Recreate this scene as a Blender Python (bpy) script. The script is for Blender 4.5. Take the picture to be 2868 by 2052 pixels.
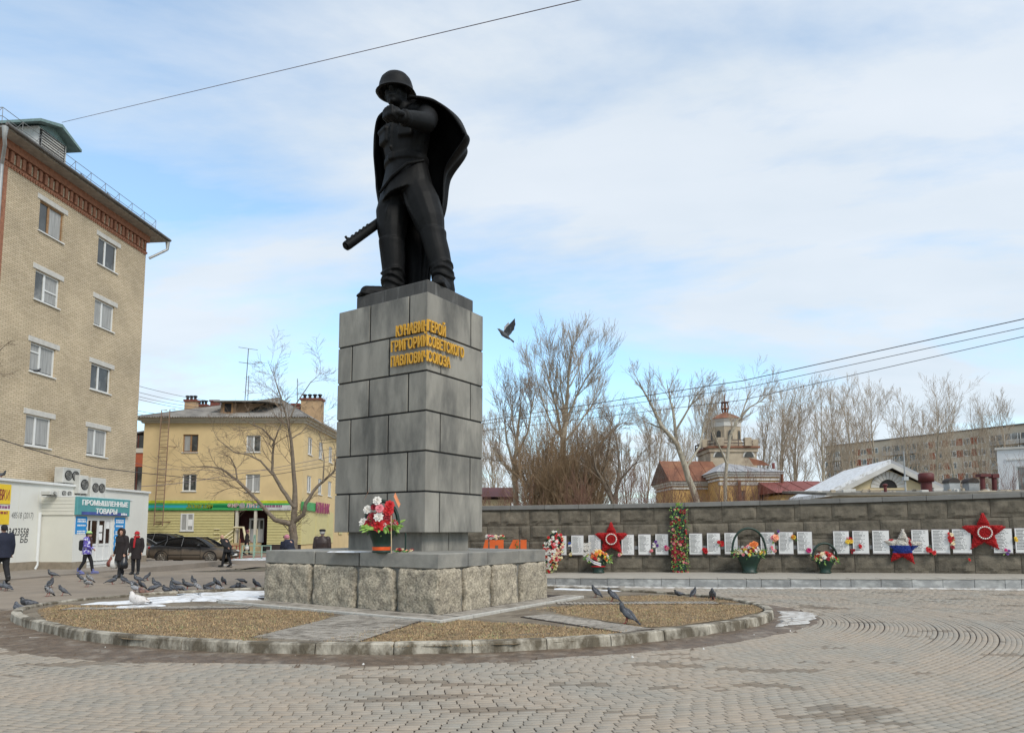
import bpy, math, random
import numpy as np
from mathutils import Vector, Matrix, noise as mnoise
scene = bpy.context.scene
for o in list(bpy.data.objects): bpy.data.objects.remove(o)
COL = scene.collection
PI = math.pi
# ---------------------------------------------------------------- camera
F_PX, PITCH, PY0, W0, H0, EYE = 1930.0, 0.092, 1308.0, 2868.0, 2052.0, 1.6
cam_d = bpy.data.cameras.new('camera'); cam = bpy.data.objects.new('camera', cam_d); COL.objects.link(cam)
cam.location = (0, 0, EYE); cam.rotation_euler = (PI/2 + PITCH, 0, 0)
cam_d.sensor_width = 36.0; cam_d.lens = F_PX/W0*36.0
cam_d.shift_y = (PY0 - H0/2)/W0
cam_d.clip_start = 0.1; cam_d.clip_end = 3000
scene.camera = cam
# ---------------------------------------------------------------- sky and sun
SUN_EL, SUN_AZ = math.radians(43), math.radians(140)      # azimuth clockwise from +Y (north)
world = bpy.data.worlds.new('World'); scene.world = world; world.use_nodes = True
wn = world.node_tree; wn.nodes.clear()
def N(t, typ, **kw):
    n = t.nodes.new(typ)
    for k, v in kw.items(): setattr(n, k, v)
    return n
def L(t, a, b): t.links.new(a, b)
wo = N(wn, 'ShaderNodeOutputWorld'); bg = N(wn, 'ShaderNodeBackground'); bg.inputs['Strength'].default_value = 0.125
sky = N(wn, 'ShaderNodeTexSky', sky_type='NISHITA'); sky.sun_disc = False
sky.sun_elevation = SUN_EL; sky.sun_rotation = SUN_AZ; sky.air_density = 1.0; sky.dust_density = 0.15; sky.ozone_density = 1.2
tc = N(wn, 'ShaderNodeTexCoord'); sep = N(wn, 'ShaderNodeSeparateXYZ'); L(wn, tc.outputs['Generated'], sep.inputs[0])
zc = N(wn, 'ShaderNodeMath', operation='MAXIMUM'); L(wn, sep.outputs['Z'], zc.inputs[0]); zc.inputs[1].default_value = 0.0
za = N(wn, 'ShaderNodeMath', operation='ADD'); L(wn, zc.outputs[0], za.inputs[0]); za.inputs[1].default_value = 0.16
dx = N(wn, 'ShaderNodeMath', operation='DIVIDE'); L(wn, sep.outputs['X'], dx.inputs[0]); L(wn, za.outputs[0], dx.inputs[1])
dy = N(wn, 'ShaderNodeMath', operation='DIVIDE'); L(wn, sep.outputs['Y'], dy.inputs[0]); L(wn, za.outputs[0], dy.inputs[1])
cb = N(wn, 'ShaderNodeCombineXYZ'); L(wn, dx.outputs[0], cb.inputs[0]); L(wn, dy.outputs[0], cb.inputs[1])
mp = N(wn, 'ShaderNodeMapping'); L(wn, cb.outputs[0], mp.inputs[0])
mp.inputs['Location'].default_value = (3.1, 7.4, 0); mp.inputs['Rotation'].default_value = (0, 0, 0.35); mp.inputs['Scale'].default_value = (0.62, 1.15, 1)
n1 = N(wn, 'ShaderNodeTexNoise'); n1.inputs['Scale'].default_value = 0.75; n1.inputs['Detail'].default_value = 9; n1.inputs['Roughness'].default_value = 0.58; n1.inputs['Distortion'].default_value = 0.35
L(wn, mp.outputs[0], n1.inputs['Vector'])
r1 = N(wn, 'ShaderNodeValToRGB'); L(wn, n1.outputs['Fac'], r1.inputs[0])
r1.color_ramp.elements[0].position = 0.36; r1.color_ramp.elements[0].color = (0.22, 0.22, 0.22, 1)
r1.color_ramp.elements[1].position = 0.51; r1.color_ramp.elements[1].color = (0.93, 0.93, 0.93, 1)
n2 = N(wn, 'ShaderNodeTexNoise'); n2.inputs['Scale'].default_value = 2.4; n2.inputs['Detail'].default_value = 6
L(wn, mp.outputs[0], n2.inputs['Vector'])
r2 = N(wn, 'ShaderNodeValToRGB'); L(wn, n2.outputs['Fac'], r2.inputs[0])
r2.color_ramp.elements[0].position = 0.3; r2.color_ramp.elements[0].color = (4.55, 5.05, 5.55, 1)
r2.color_ramp.elements[1].position = 0.7; r2.color_ramp.elements[1].color = (5.25, 5.6, 6.0, 1)
mx = N(wn, 'ShaderNodeMix', data_type='RGBA'); L(wn, r1.outputs[0], mx.inputs[0])
sg = N(wn, 'ShaderNodeMix', data_type='RGBA', blend_type='MULTIPLY'); sg.inputs[0].default_value = 1; L(wn, sky.outputs[0], sg.inputs[6]); sg.inputs[7].default_value = (1.36, 1.72, 1.72, 1)
L(wn, sg.outputs[2], mx.inputs[6]); L(wn, r2.outputs[0], mx.inputs[7])
L(wn, mx.outputs[2], bg.inputs['Color']); L(wn, bg.outputs[0], wo.inputs['Surface'])
sun_d = bpy.data.lights.new('sun', 'SUN'); sun = bpy.data.objects.new('sun', sun_d); COL.objects.link(sun)
sun_d.energy = 1.9; sun_d.angle = math.radians(20); sun_d.color = (1.0, 0.95, 0.87)
sdir = Vector((math.sin(SUN_AZ)*math.cos(SUN_EL), math.cos(SUN_AZ)*math.cos(SUN_EL), math.sin(SUN_EL)))
sun.rotation_euler = sdir.to_track_quat('Z', 'Y').to_euler(); sun.location = sdir*200
scene.view_settings.view_transform = 'Standard'; scene.view_settings.look = 'None'
scene.view_settings.exposure = 0.36; scene.view_settings.gamma = 1.0
# ---------------------------------------------------------------- survey helpers (place things at their own distance)
_c, _s = math.cos(PITCH), math.sin(PITCH)
def G(px, py, z=0.0):
    u = (px-W0/2)/F_PX; v = (PY0-py)/F_PX
    d = Vector((u, _c - v*_s, _s + v*_c)); t = (z-EYE)/d.z
    return Vector((d.x*t, d.y*t, z))
def A(px, py, Y):
    u = (px-W0/2)/F_PX; v = (PY0-py)/F_PX
    d = Vector((u, _c - v*_s, _s + v*_c)); t = Y/d.y
    return Vector((d.x*t, Y, EYE + d.z*t))
def sstep(a, b, x):
    t = min(1, max(0, (x-a)/(b-a))); return t*t*(3-2*t)
def gz(x, y):       # the lie of the land: a dip round the parked cars, a slight rise towards the memorial wall
    return -0.2*sstep(27, 32, y)*(1-sstep(40, 46, y))*(1-sstep(-8, -4, x)) + 0.09*sstep(3, 12, x)*sstep(13, 18, y)
# ---------------------------------------------------------------- mesh builder
class Fr:           # a local frame: origin, three axes
    def __init__(s, o, u, v, w=(0, 0, 1)):
        s.o = Vector(o); s.u = Vector(u); s.v = Vector(v); s.w = Vector(w)
    def __call__(s, a, b, c=0.0): return s.o + s.u*a + s.v*b + s.w*c
    def at(s, a, b, c=0.0): return Fr(s(a, b, c), s.u, s.v, s.w)
WORLD = Fr((0, 0, 0), (1, 0, 0), (0, 1, 0))
def yawfr(o, a): return Fr(o, (math.cos(a), math.sin(a), 0), (-math.sin(a), math.cos(a), 0))
class MB:
    def __init__(s): s.v = []; s.f = []; s.sm = []
    def add(s, vs, fs, smooth=False):
        b = len(s.v); s.v += [tuple(p) for p in vs]
        s.f += [tuple(i+b for i in f) for f in fs]; s.sm += [smooth]*len(fs); return s
    def box(s, fr, a0, a1, b0, b1, c0, c1):
        vs = [fr(a, b, c) for c in (c0, c1) for b in (b0, b1) for a in (a0, a1)]
        return s.add(vs, [(0, 2, 3, 1), (4, 5, 7, 6), (0, 1, 5, 4), (2, 6, 7, 3), (0, 4, 6, 2), (1, 3, 7, 5)])
    def cbox(s, fr, a0, a1, b0, b1, c0, c1, h=0.01):
        lo = (a0, b0, c0); hi = (a1, b1, c1); idx = {}; vs = []
        for sx in (0, 1):
            for sy in (0, 1):
                for sz in (0, 1):
                    sg = (sx, sy, sz)
                    for ax in range(3):
                        p = []
                        for k in range(3):
                            e = hi[k] if sg[k] else lo[k]
                            if k != ax: e += -h if sg[k] else h
                            p.append(e)
                        idx[(sg, ax)] = len(vs); vs.append(fr(*p))
        fs = []
        for ax in range(3):
            o1, o2 = [(1, 2), (2, 0), (0, 1)][ax]
            for d in (0, 1):
                q = []
                for e1, e2 in ((0, 0), (1, 0), (1, 1), (0, 1)):
                    g = [0, 0, 0]; g[ax] = d; g[o1] = e1; g[o2] = e2; q.append(idx[(tuple(g), ax)])
                fs.append(tuple(q if d else q[::-1]))
            for e1 in (0, 1):
                for e2 in (0, 1):
                    g0 = [0, 0, 0]; g0[o1] = e1; g0[o2] = e2; g1 = list(g0); g1[ax] = 1
                    q = (idx[(tuple(g0), o1)], idx[(tuple(g1), o1)], idx[(tuple(g1), o2)], idx[(tuple(g0), o2)])
                    fs.append(q if e1 == e2 else q[::-1])
        for sg in [(x, y, z) for x in (0, 1) for y in (0, 1) for z in (0, 1)]:
            q = tuple(idx[(sg, k)] for k in range(3)); fs.append(q if sum(sg) % 2 else q[::-1])
        return s.add(vs, fs)
    def prism(s, poly, ext):        # poly: list of 3D points, ext: vector
        n = len(poly); ext = Vector(ext); P = [Vector(p) for p in poly]
        vs = P + [p+ext for p in P]
        fs = [tuple(range(n))[::-1], tuple(range(n, 2*n))] + [(i, (i+1) % n, n+(i+1) % n, n+i) for i in range(n)]
        return s.add(vs, fs)
    def loft(s, rings, cap=True, smooth=True, closed=True):
        n = len(rings[0]); vs = [p for r in rings for p in r]; fs = []
        for i in range(len(rings)-1):
            for j in range(n if closed else n-1):
                k = (j+1) % n; fs.append((i*n+j, i*n+k, (i+1)*n+k, (i+1)*n+j))
        s.add(vs, fs, smooth)
        if cap and closed:
            s.add(rings[0], [tuple(range(n))[::-1]]); s.add(rings[-1], [tuple(range(n))])
        return s
    def tube(s, pts, rad, n=8, cap=True, smooth=True, flat=1.0):
        pts = [Vector(p) for p in pts]
        if not hasattr(rad, '__len__'): rad = [rad]*len(pts)
        rings = []; ref = Vector((0, 0, 1))
        t0 = (pts[-1]-pts[0])
        if abs(t0.normalized().z) > 0.9: ref = Vector((0, 1, 0))
        for i, p in enumerate(pts):
            t = (pts[min(i+1, len(pts)-1)]-pts[max(i-1, 0)]).normalized()
            x = t.cross(ref)
            if x.length < 1e-4: x = t.cross(Vector((1, 0, 0)))
            x.normalize(); y = x.cross(t)
            rings.append([p + (x*math.cos(2*PI*k/n) + y*math.sin(2*PI*k/n)*flat)*rad[i] for k in range(n)])
        return s.loft(rings, cap, smooth)
    def ell(s, c, r, n=12, m=8, fr=None):
        fr = fr or WORLD; c = Vector(c); rings = []
        for i in range(m+1):
            t = PI*i/m; q = max(math.sin(t), 0.02)
            rings.append([c + fr.u*(r[0]*q*math.cos(2*PI*k/n)) + fr.v*(r[1]*q*math.sin(2*PI*k/n)) + fr.w*(-r[2]*math.cos(t)) for k in range(n)])
        return s.loft(rings, True, True)
    def mesh(s, name='m', off=None):
        me = bpy.data.meshes.new(name)
        v = s.v if off is None else [(p[0]-off[0], p[1]-off[1], p[2]-off[2]) for p in s.v]
        me.from_pydata(v, [], s.f)
        if any(s.sm): me.polygons.foreach_set('use_smooth', s.sm)
        me.update(); return me
    def build(s, name, mat, parent=None, off=None):
        if parent is not None and off is None: off = parent.get('_b')
        return obj(name, s.mesh(name, off), mat, parent)
def obj(name, me, mat, parent=None, loc=None):
    o = bpy.data.objects.new(name, me); COL.objects.link(o)
    if mat is not None and (len(me.materials) == 0 or me.materials[0] is not mat):
        me.materials.clear(); me.materials.append(mat)
    if parent is not None: o.parent = parent
    if loc is not None: o.location = loc
    return o
def tag(o, label, cat, group=None):
    o['label'] = label; o['category'] = cat
    if group: o['group'] = group
    return o
def struct(o): o['kind'] = 'structure'; return o
def stuff(o): o['kind'] = 'stuff'; return o
def thing(name, label, cat, loc=(0, 0, 0), rz=0.0, group=None, sc=None, world=True):
    # an Empty at the thing's base; with world=True its parts are given in world coordinates
    o = bpy.data.objects.new(name, None); COL.objects.link(o); o.location = loc; o.rotation_euler = (0, 0, rz); o.empty_display_size = 0.2
    if sc: o.scale = (sc, sc, sc)
    if world: o['_b'] = tuple(loc)
    return tag(o, label, cat, group)
def copy_tree(o, parent=None):
    c = o.copy(); COL.objects.link(c); c.parent = parent
    for ch in list(o.children): copy_tree(ch, c)
    return c
def npmesh(name, V, Fq, smooth=False):      # V (n,3), Fq (m,k) with k = 3 or 4
    V = np.asarray(V, np.float32); Fq = np.asarray(Fq, np.int32); me = bpy.data.meshes.new(name)
    me.vertices.add(len(V)); me.vertices.foreach_set('co', V.ravel()); k = Fq.shape[1]
    me.loops.add(Fq.size); me.loops.foreach_set('vertex_index', Fq.ravel())
    me.polygons.add(len(Fq)); me.polygons.foreach_set('loop_start', np.arange(0, Fq.size, k, dtype=np.int32))
    if smooth: me.polygons.foreach_set('use_smooth', np.ones(len(Fq), bool))
    me.update(calc_edges=True); return me
def remesh(mb, voxel, smooth_it=4, name='m', fac=0.5):
    me = mb.mesh(name); o = bpy.data.objects.new('t', me); COL.objects.link(o)
    m = o.modifiers.new('r', 'REMESH'); m.mode = 'VOXEL'; m.voxel_size = voxel; m.use_smooth_shade = True
    if smooth_it:
        q = o.modifiers.new('s', 'SMOOTH'); q.factor = fac; q.iterations = smooth_it
    dg = bpy.context.evaluated_depsgraph_get(); dg.update()
    r = bpy.data.meshes.new_from_object(o.evaluated_get(dg)); bpy.data.objects.remove(o); bpy.data.meshes.remove(me)
    r.name = name; return r
_tc = {}
def text_geo(body, bold=0.0, extrude=0.0):
    k = (body, bold, extrude)
    if k in _tc: return _tc[k]
    cu = bpy.data.curves.new('t', 'FONT'); cu.body = body; cu.size = 1.0; cu.offset = bold; cu.extrude = extrude; cu.resolution_u = 3
    o = bpy.data.objects.new('t', cu); COL.objects.link(o)
    dg = bpy.context.evaluated_depsgraph_get(); dg.update()
    me = bpy.data.meshes.new_from_object(o.evaluated_get(dg))
    vs = [tuple(v.co) for v in me.vertices]; fs = [tuple(p.vertices) for p in me.polygons]
    bpy.data.objects.remove(o); bpy.data.curves.remove(cu); bpy.data.meshes.remove(me)
    _tc[k] = (vs, fs); return vs, fs
def text(mb, fr, body, a0, a1, c0, c1, b=0.0, depth=0.0, bold=0.0, slant=0.0):
    # lettering filling the rectangle a0..a1 x c0..c1 of the frame, standing proud by depth from b
    vs, fs = text_geo(body, bold, 0.5 if depth else 0.0)
    if not vs: return
    xs = [p[0] for p in vs]; ys = [p[1] for p in vs]; x0, x1, y0, y1 = min(xs), max(xs), min(ys), max(ys)
    out = []
    for p in vs:
        t = (p[1]-y0)/(y1-y0)
        out.append(fr(a0 + (p[0]-x0)/(x1-x0)*(a1-a0) + slant*t, b + (p[2]+0.5)*depth if depth else b, c0 + t*(c1-c0)))
    mb.add(out, fs)
def small_print(mb, fr, a0, a1, z0, z1, b):      # print too small to read in the photograph
    r = random.Random(int(a0*97)); x = a0
    while x < a1:
        w = (z1-z0)*r.uniform(.5, 1.1); mb.box(fr, x, min(a1, x+w), b, b+.002, z0, z0+(z1-z0)*r.uniform(.7, 1)); x += w*1.25
# ---------------------------------------------------------------- materials
MATS = {}
def mat(name, col, rough=0.8, var=0.25, scale=4.0, bump=0.0, bscale=30.0, metal=0.0, col2=None, mix=(0.45, 0.65), mscale=1.0, objrand=0.0, stretch=None, coat=0.0, tint=None, spec=0.5, detail=6.0):
    if name in MATS: return MATS[name]
    m = bpy.data.materials.new(name); m.use_nodes = True; t = m.node_tree; b = t.nodes['Principled BSDF']
    b.inputs['Roughness'].default_value = rough; b.inputs['Metallic'].default_value = metal; b.inputs['Specular IOR Level'].default_value = spec
    if coat: b.inputs['Coat Weight'].default_value = coat; b.inputs['Coat Roughness'].default_value = 0.15
    g = N(t, 'ShaderNodeNewGeometry'); vec = g.outputs['Position']
    if tint == 'object' or stretch == 'object':
        g2 = N(t, 'ShaderNodeTexCoord'); vec = g2.outputs['Object']
    if stretch and stretch != 'object':
        mpn = N(t, 'ShaderNodeMapping'); mpn.inputs['Scale'].default_value = stretch; L(t, vec, mpn.inputs[0]); vec2 = mpn.outputs[0]
    else: vec2 = vec
    n = N(t, 'ShaderNodeTexNoise'); n.inputs['Scale'].default_value = scale; n.inputs['Detail'].default_value = detail; n.inputs['Roughness'].default_value = 0.6; L(t, vec2, n.inputs['Vector'])
    rp = N(t, 'ShaderNodeMapRange'); rp.inputs['From Min'].default_value = 0.3; rp.inputs['From Max'].default_value = 0.7; rp.inputs['To Min'].default_value = 1-var; rp.inputs['To Max'].default_value = 1+var; L(t, n.outputs['Fac'], rp.inputs['Value'])
    base = N(t, 'ShaderNodeMix', data_type='RGBA'); base.inputs[0].default_value = 0; base.inputs[6].default_value = (*col, 1)
    if col2:
        base.inputs[7].default_value = (*col2, 1)
        n3 = N(t, 'ShaderNodeTexNoise'); n3.inputs['Scale'].default_value = mscale; n3.inputs['Detail'].default_value = 8; n3.inputs['Roughness'].default_value = 0.62; L(t, vec2, n3.inputs['Vector'])
        r3 = N(t, 'ShaderNodeMapRange'); r3.inputs['From Min'].default_value = mix[0]; r3.inputs['From Max'].default_value = mix[1]; L(t, n3.outputs['Fac'], r3.inputs['Value']); L(t, r3.outputs[0], base.inputs[0])
    cur = base.outputs[2]
    ml = N(t, 'ShaderNodeVectorMath', operation='SCALE'); L(t, cur, ml.inputs[0]); L(t, rp.outputs[0], ml.inputs['Scale']); cur = ml.outputs[0]
    if objrand:
        oi = N(t, 'ShaderNodeObjectInfo'); ro = N(t, 'ShaderNodeMapRange'); ro.inputs['To Min'].default_value = 1-objrand; ro.inputs['To Max'].default_value = 1+objrand; L(t, oi.outputs['Random'], ro.inputs['Value'])
        m2 = N(t, 'ShaderNodeVectorMath', operation='SCALE'); L(t, cur, m2.inputs[0]); L(t, ro.outputs[0], m2.inputs['Scale']); cur = m2.outputs[0]
    if tint == 'attr':
        at = N(t, 'ShaderNodeAttribute'); at.attribute_name = 'tint'
        m3 = N(t, 'ShaderNodeVectorMath', operation='MULTIPLY'); L(t, cur, m3.inputs[0]); L(t, at.outputs['Color'], m3.inputs[1]); cur = m3.outputs[0]
    L(t, cur, b.inputs['Base Color'])
    if bump:
        nb = N(t, 'ShaderNodeTexNoise'); nb.inputs['Scale'].default_value = bscale; nb.inputs['Detail'].default_value = 5; L(t, vec2, nb.inputs['Vector'])
        bp = N(t, 'ShaderNodeBump'); bp.inputs['Strength'].default_value = bump; bp.inputs['Distance'].default_value = 0.02; L(t, nb.outputs['Fac'], bp.inputs['Height']); L(t, bp.outputs[0], b.inputs['Normal'])
    MATS[name] = m; return m
def flat(name, col, rough=0.7, **k): return mat(name, col, rough, var=k.pop('var', 0.08), scale=k.pop('scale', 8), **k)
def glass(name, col=(0.05, 0.06, 0.07), rough=0.06):
    return mat(name, col, rough, var=0.3, scale=1.5, spec=0.6)
def rnd(seed): return random.Random(seed)
# ================================================================ the ground
M_asph = mat('asphalt', (0.245, 0.20, 0.155), 0.9, var=0.16, scale=1.1, bump=0.35, bscale=60, col2=(0.18, 0.15, 0.12), mix=(0.5, 0.72), mscale=0.35)
M_bed = mat('paver_joint_dirt', (0.038, 0.025, 0.018), 0.95, var=0.3, scale=20)
def ground_sheet():
    xs = np.unique(np.concatenate([np.linspace(-900, -60, 15), np.linspace(-60, 60, 97), np.linspace(60, 900, 15)]))
    ys = np.unique(np.concatenate([np.linspace(-60, 60, 97), np.linspace(60, 1500, 24)]))
    V = [(x, y, gz(x, y)-0.022) for y in ys for x in xs]; n = len(xs)
    Fq = [(j*n+i, j*n+i+1, (j+1)*n+i+1, (j+1)*n+i) for j in range(len(ys)-1) for i in range(n-1)]
    return struct(obj('ground', npmesh('ground', V, Fq, True), M_asph))
ground_sheet()
# island outline: an oval flower bed, surveyed radius profile
IC = (-2.26, 13.9); IA, IB = 7.22, 4.9
_pr = [(-9.47, 13.4), (-7.45, 11.19), (-5.95, 10.0), (-4.25, 9.34), (-2.8, 9.0), (-1.37, 9.07), (1.23, 9.59), (2.72, 10.6), (4.18, 11.81), (4.79, 12.71), (4.95, 13.5)]
_an = []; _fc = []
for x, y in _pr:
    e = ((x-IC[0])/IA, (y-IC[1])/IB); _an.append(math.atan2(e[1], e[0])); _fc.append(math.hypot(*e))
_an += [0.35, 1.2, PI/2, 2.0, 2.8]; _fc += [1.0, 1.0, 1.0, 1.0, 1.0]
_o = np.argsort(_an); _an = np.array(_an)[_o]; _fc = np.array(_fc)[_o]
_tt = np.linspace(-PI, PI, 1441); _ff = np.interp(_tt, _an, _fc, period=2*PI)
_kern = np.hanning(161); _kern /= _kern.sum()
_ff = np.convolve(np.concatenate([_ff[-241:-1], _ff, _ff[1:241]]), _kern, 'same')[240:-240]
def oval(d, n=1440):        # closed outline, d metres outside the kerb line
    t = np.linspace(-PI, PI, n+1)[:-1]; f = np.interp(t, _tt, _ff)
    return np.stack([IC[0]+(IA*f+d)*np.cos(t), IC[1]+(IB*f+d)*np.sin(t)], 1)
def resample(P, step, phase=0.0, closed=True):
    Q = np.vstack([P, P[:1]]) if closed else P
    s = np.concatenate([[0], np.cumsum(np.hypot(*np.diff(Q, axis=0).T))]); n = max(3, int(round(s[-1]/step)))
    u = (np.arange(n)+phase) % n * (s[-1]/n)
    pos = np.stack([np.interp(u, s, Q[:, 0]), np.interp(u, s, Q[:, 1])], 1)
    e = 0.02; p2 = np.stack([np.interp((u+e) % s[-1], s, Q[:, 0]), np.interp((u+e) % s[-1], s, Q[:, 1])], 1)
    t = p2-pos; t /= np.maximum(np.hypot(t[:, 0], t[:, 1])[:, None], 1e-9); return pos, t, s[-1]/n
def gz_np(x, y):
    ss = lambda a, b, v: (lambda t: t*t*(3-2*t))(np.clip((v-a)/(b-a), 0, 1))
    return -0.2*ss(27, 32, y)*(1-ss(40, 46, y))*(1-ss(-8, -4, x)) + 0.09*ss(3, 12, x)*ss(13, 18, y)
# ---- ring paving: concentric courses of clinker pavers
M_pav = mat('clinker_paver', (0.335, 0.280, 0.220), 0.85, var=0.09, scale=9, bump=0.25, bscale=90, tint='attr', col2=(0.295, 0.265, 0.220), mix=(0.42, 0.6), mscale=0.8)
PL, PW, PH = 0.172, 0.062, 0.03
rng = np.random.default_rng(5)
def paving_sites():
    out = []; k = 0; d = 0.16
    while d < 12.6:
        pos, t, st = resample(oval(d), PL, 0.5*(k % 2) + rng.uniform(-.28, .28))
        m = np.abs(pos[:, 0]) < 0.79*pos[:, 1] + 3.6
        m &= (pos[:, 1] > 3.6) & (pos[:, 1] < 20.5)
        m &= ~((pos[:, 0] < -2.0) & (pos[:, 1] > 14.3))
        m &= ~((pos[:, 1] > 16.0) & (pos[:, 0] < 3.0))
        out.append(np.concatenate([pos[m], t[m], np.full((m.sum(), 1), st)], 1)); k += 1; d += PW+float(rng.choice([.003, .005, .008, .014, .02]))
    return np.concatenate(out)
S = paving_sites()
# rows fade to plain material where single pavers can no longer be told apart: keep all to about 18.5 m
cz = gz_np(S[:, 0], S[:, 1]); nS = len(S)
low = np.array([mnoise.noise(Vector((x*0.8, y*3.2, 3.3))) + 0.3*mnoise.noise(Vector((x*4, y*9, 9.1))) for x, y in S[:, :2]])
dirt = low > 0.45                                     # silted-up pavers
tone = rng.normal(1.0, 0.028, nS)*np.where(dirt, 0.62, 1.0)
warm = rng.normal(0, 0.012, nS) + np.where(dirt, 0.06, 0)
tcol = np.stack([tone*(1+warm), tone, tone*(1-warm)], 1)
near = np.argsort(np.hypot(S[:, 0]*0.8, S[:, 1]))
inview = near[(np.abs(S[near, 0]) < 0.745*S[near, 1]) & (S[near, 1] > 5.1)][:300]
def paver_mesh(hl, hw, ch=0.006):
    z1 = 0.0; z0 = -PH
    return np.array([(-hl, -hw, z0), (hl, -hw, z0), (hl, hw, z0), (-hl, hw, z0), (-hl, -hw, z1-ch), (hl, -hw, z1-ch), (hl, hw, z1-ch), (-hl, hw, z1-ch),
                     (-hl+ch, -hw+ch, z1), (hl-ch, -hw+ch, z1), (hl-ch, hw-ch, z1), (-hl+ch, hw-ch, z1)])
PF = np.array([(0, 1, 5, 4), (1, 2, 6, 5), (2, 3, 7, 6), (3, 0, 4, 7), (4, 5, 9, 8), (5, 6, 10, 9), (6, 7, 11, 10), (7, 4, 8, 11), (8, 9, 10, 11)])
bed_v = []; bed_f = []
pb = [oval(0.0), oval(10.9)]; nb = len(pb[0])
BV = [(x, y, gz(x, y)-0.014) for P in pb[:1] for x, y in P]
rings_d = [0, 1.5, 3, 5, 7, 9, 11, 12.8]; BV = []
for d in rings_d: BV += [(x, y, gz(x, y)-0.012) for x, y in oval(d, 360)]
BF = [(r*360+i, (r+1)*360+i, (r+1)*360+(i+1) % 360, r*360+(i+1) % 360) for r in range(len(rings_d)-1) for i in range(360)]
_cen = np.array([[(BV[f[0]][0]+BV[f[2]][0])/2, (BV[f[0]][1]+BV[f[2]][1])/2] for f in BF])
_keep = ~((_cen[:, 0] < -1.0) & (_cen[:, 1] > 14.4)) & ~((_cen[:, 1] > 15.8) & (_cen[:, 0] < 3.2)) & (_cen[:, 1] > 0.5)
ring_paving = struct(obj('ring_paving', npmesh('ring_paving', BV, [f for f, k in zip(BF, _keep) if k]), M_bed))
def set_tint(me, cols):
    at = me.color_attributes.new('tint', 'FLOAT_COLOR', 'POINT'); at.data.foreach_set('color', np.asarray(cols, np.float32).ravel())
mask = np.ones(nS, bool); mask[inview] = False; I = np.where(mask)[0]
hl = (S[I, 4]-rng.uniform(.007, .015, len(I)))/2; hw = np.full(len(I), PW/2)
base = np.stack([paver_mesh(1, 1, 0)]*1)[0]
U = PF
V = np.zeros((len(I), 12, 3)); ch = 0.003
for k in range(12):
    sx = -1 if k % 4 in (0, 3) else 1; sy = -1 if k % 4 in (0, 1) else 1
    inset = ch if k >= 8 else 0.0
    a = sx*(hl-inset); b = sy*(hw-inset)
    V[:, k, 0] = S[I, 0] + S[I, 2]*a - S[I, 3]*b; V[:, k, 1] = S[I, 1] + S[I, 3]*a + S[I, 2]*b
    V[:, k, 2] = (-PH if k < 4 else -ch if k < 8 else 0.0)
tilt = rng.normal(0, 0.0012, len(I)); sink = np.where(dirt[I], -0.004, 0)
V[:, :, 2] += (cz[I]+sink)[:, None] + np.array([tilt*(1 if k % 4 in (0, 1) else -1) for k in range(12)]).T
Fq = (PF[None] + (np.arange(len(I))*12)[:, None, None]).reshape(-1, 4)
pm = npmesh('pavers', V.reshape(-1, 3), Fq)
set_tint(pm, np.repeat(np.concatenate([tcol[I], np.ones((len(I), 1))], 1), 12, axis=0))
stuff(obj('paver_field', pm, M_pav, ring_paving))
variants = []
for k in range(8):
    me = npmesh('paver', paver_mesh(PL/2-0.007, PW/2, .003), PF); q = tcol[inview[k*31]]
    set_tint(me, [(*q, 1)]*12); me.materials.append(M_pav); variants.append(me)
for k, i in enumerate(inview):
    o = bpy.data.objects.new('paver', variants[k % 8]); COL.objects.link(o); o.parent = ring_paving
    o.location = (S[i, 0], S[i, 1], cz[i]); o.rotation_euler = (rng.normal(0, .008), rng.normal(0, .008), math.atan2(S[i, 3], S[i, 2]))
# ---- mud washed against the kerb
M_mud = mat('mud', (0.118, 0.082, 0.054), 0.6, var=0.4, scale=7, bump=0.6, bscale=25, col2=(0.21, 0.17, 0.13), mix=(0.5, 0.65), mscale=2.5)
def mud():
    n = 720; inn = oval(-0.02, n); V = []; Fq = []
    t = np.linspace(-PI, PI, n+1)[:-1]
    wid = []
    for i in range(n):
        x, y = inn[i]; q = mnoise.noise(Vector((x*.45, y*.45, 1.7)))*.22 + mnoise.noise(Vector((x*2.2, y*2.2, 4.)))*.07 + mnoise.noise(Vector((x*9, y*9, 4.)))*.03
        s = 0.52 + 0.5*max(0, math.cos(t[i]+2.6))**2 + 0.35*max(0, math.cos(t[i]-0.05))**6
        wid.append(max(0.12, s+q))
    dirs = oval(1.0, n)-oval(0.0, n); R = 8
    for r in range(R+1):
        for i in range(n):
            p = inn[i]+dirs[i]*wid[i]*r/R; x, y = p
            hgt = 0.026*(1-r/R)**.6*(0.75+0.5*mnoise.noise(Vector((x*1.5, y*5, 2.)))) + 0.012*max(0, mnoise.noise(Vector((x*4, y*4, 7.))))*(1-r/R)
            V.append((x, y, gz(x, y)+0.0035+hgt-(0.012 if r == R else 0)))
    for r in range(R):
        for i in range(n):
            j = (i+1) % n
            if V[r*n+i][1] < 15.2: Fq.append((r*n+i, (r+1)*n+i, (r+1)*n+j, r*n+j))
    stuff(tag(obj('mud', npmesh('mud', V, Fq, True), M_mud), 'brown mud washed up in a band along the outside of the kerb', 'mud'))
mud()
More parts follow.
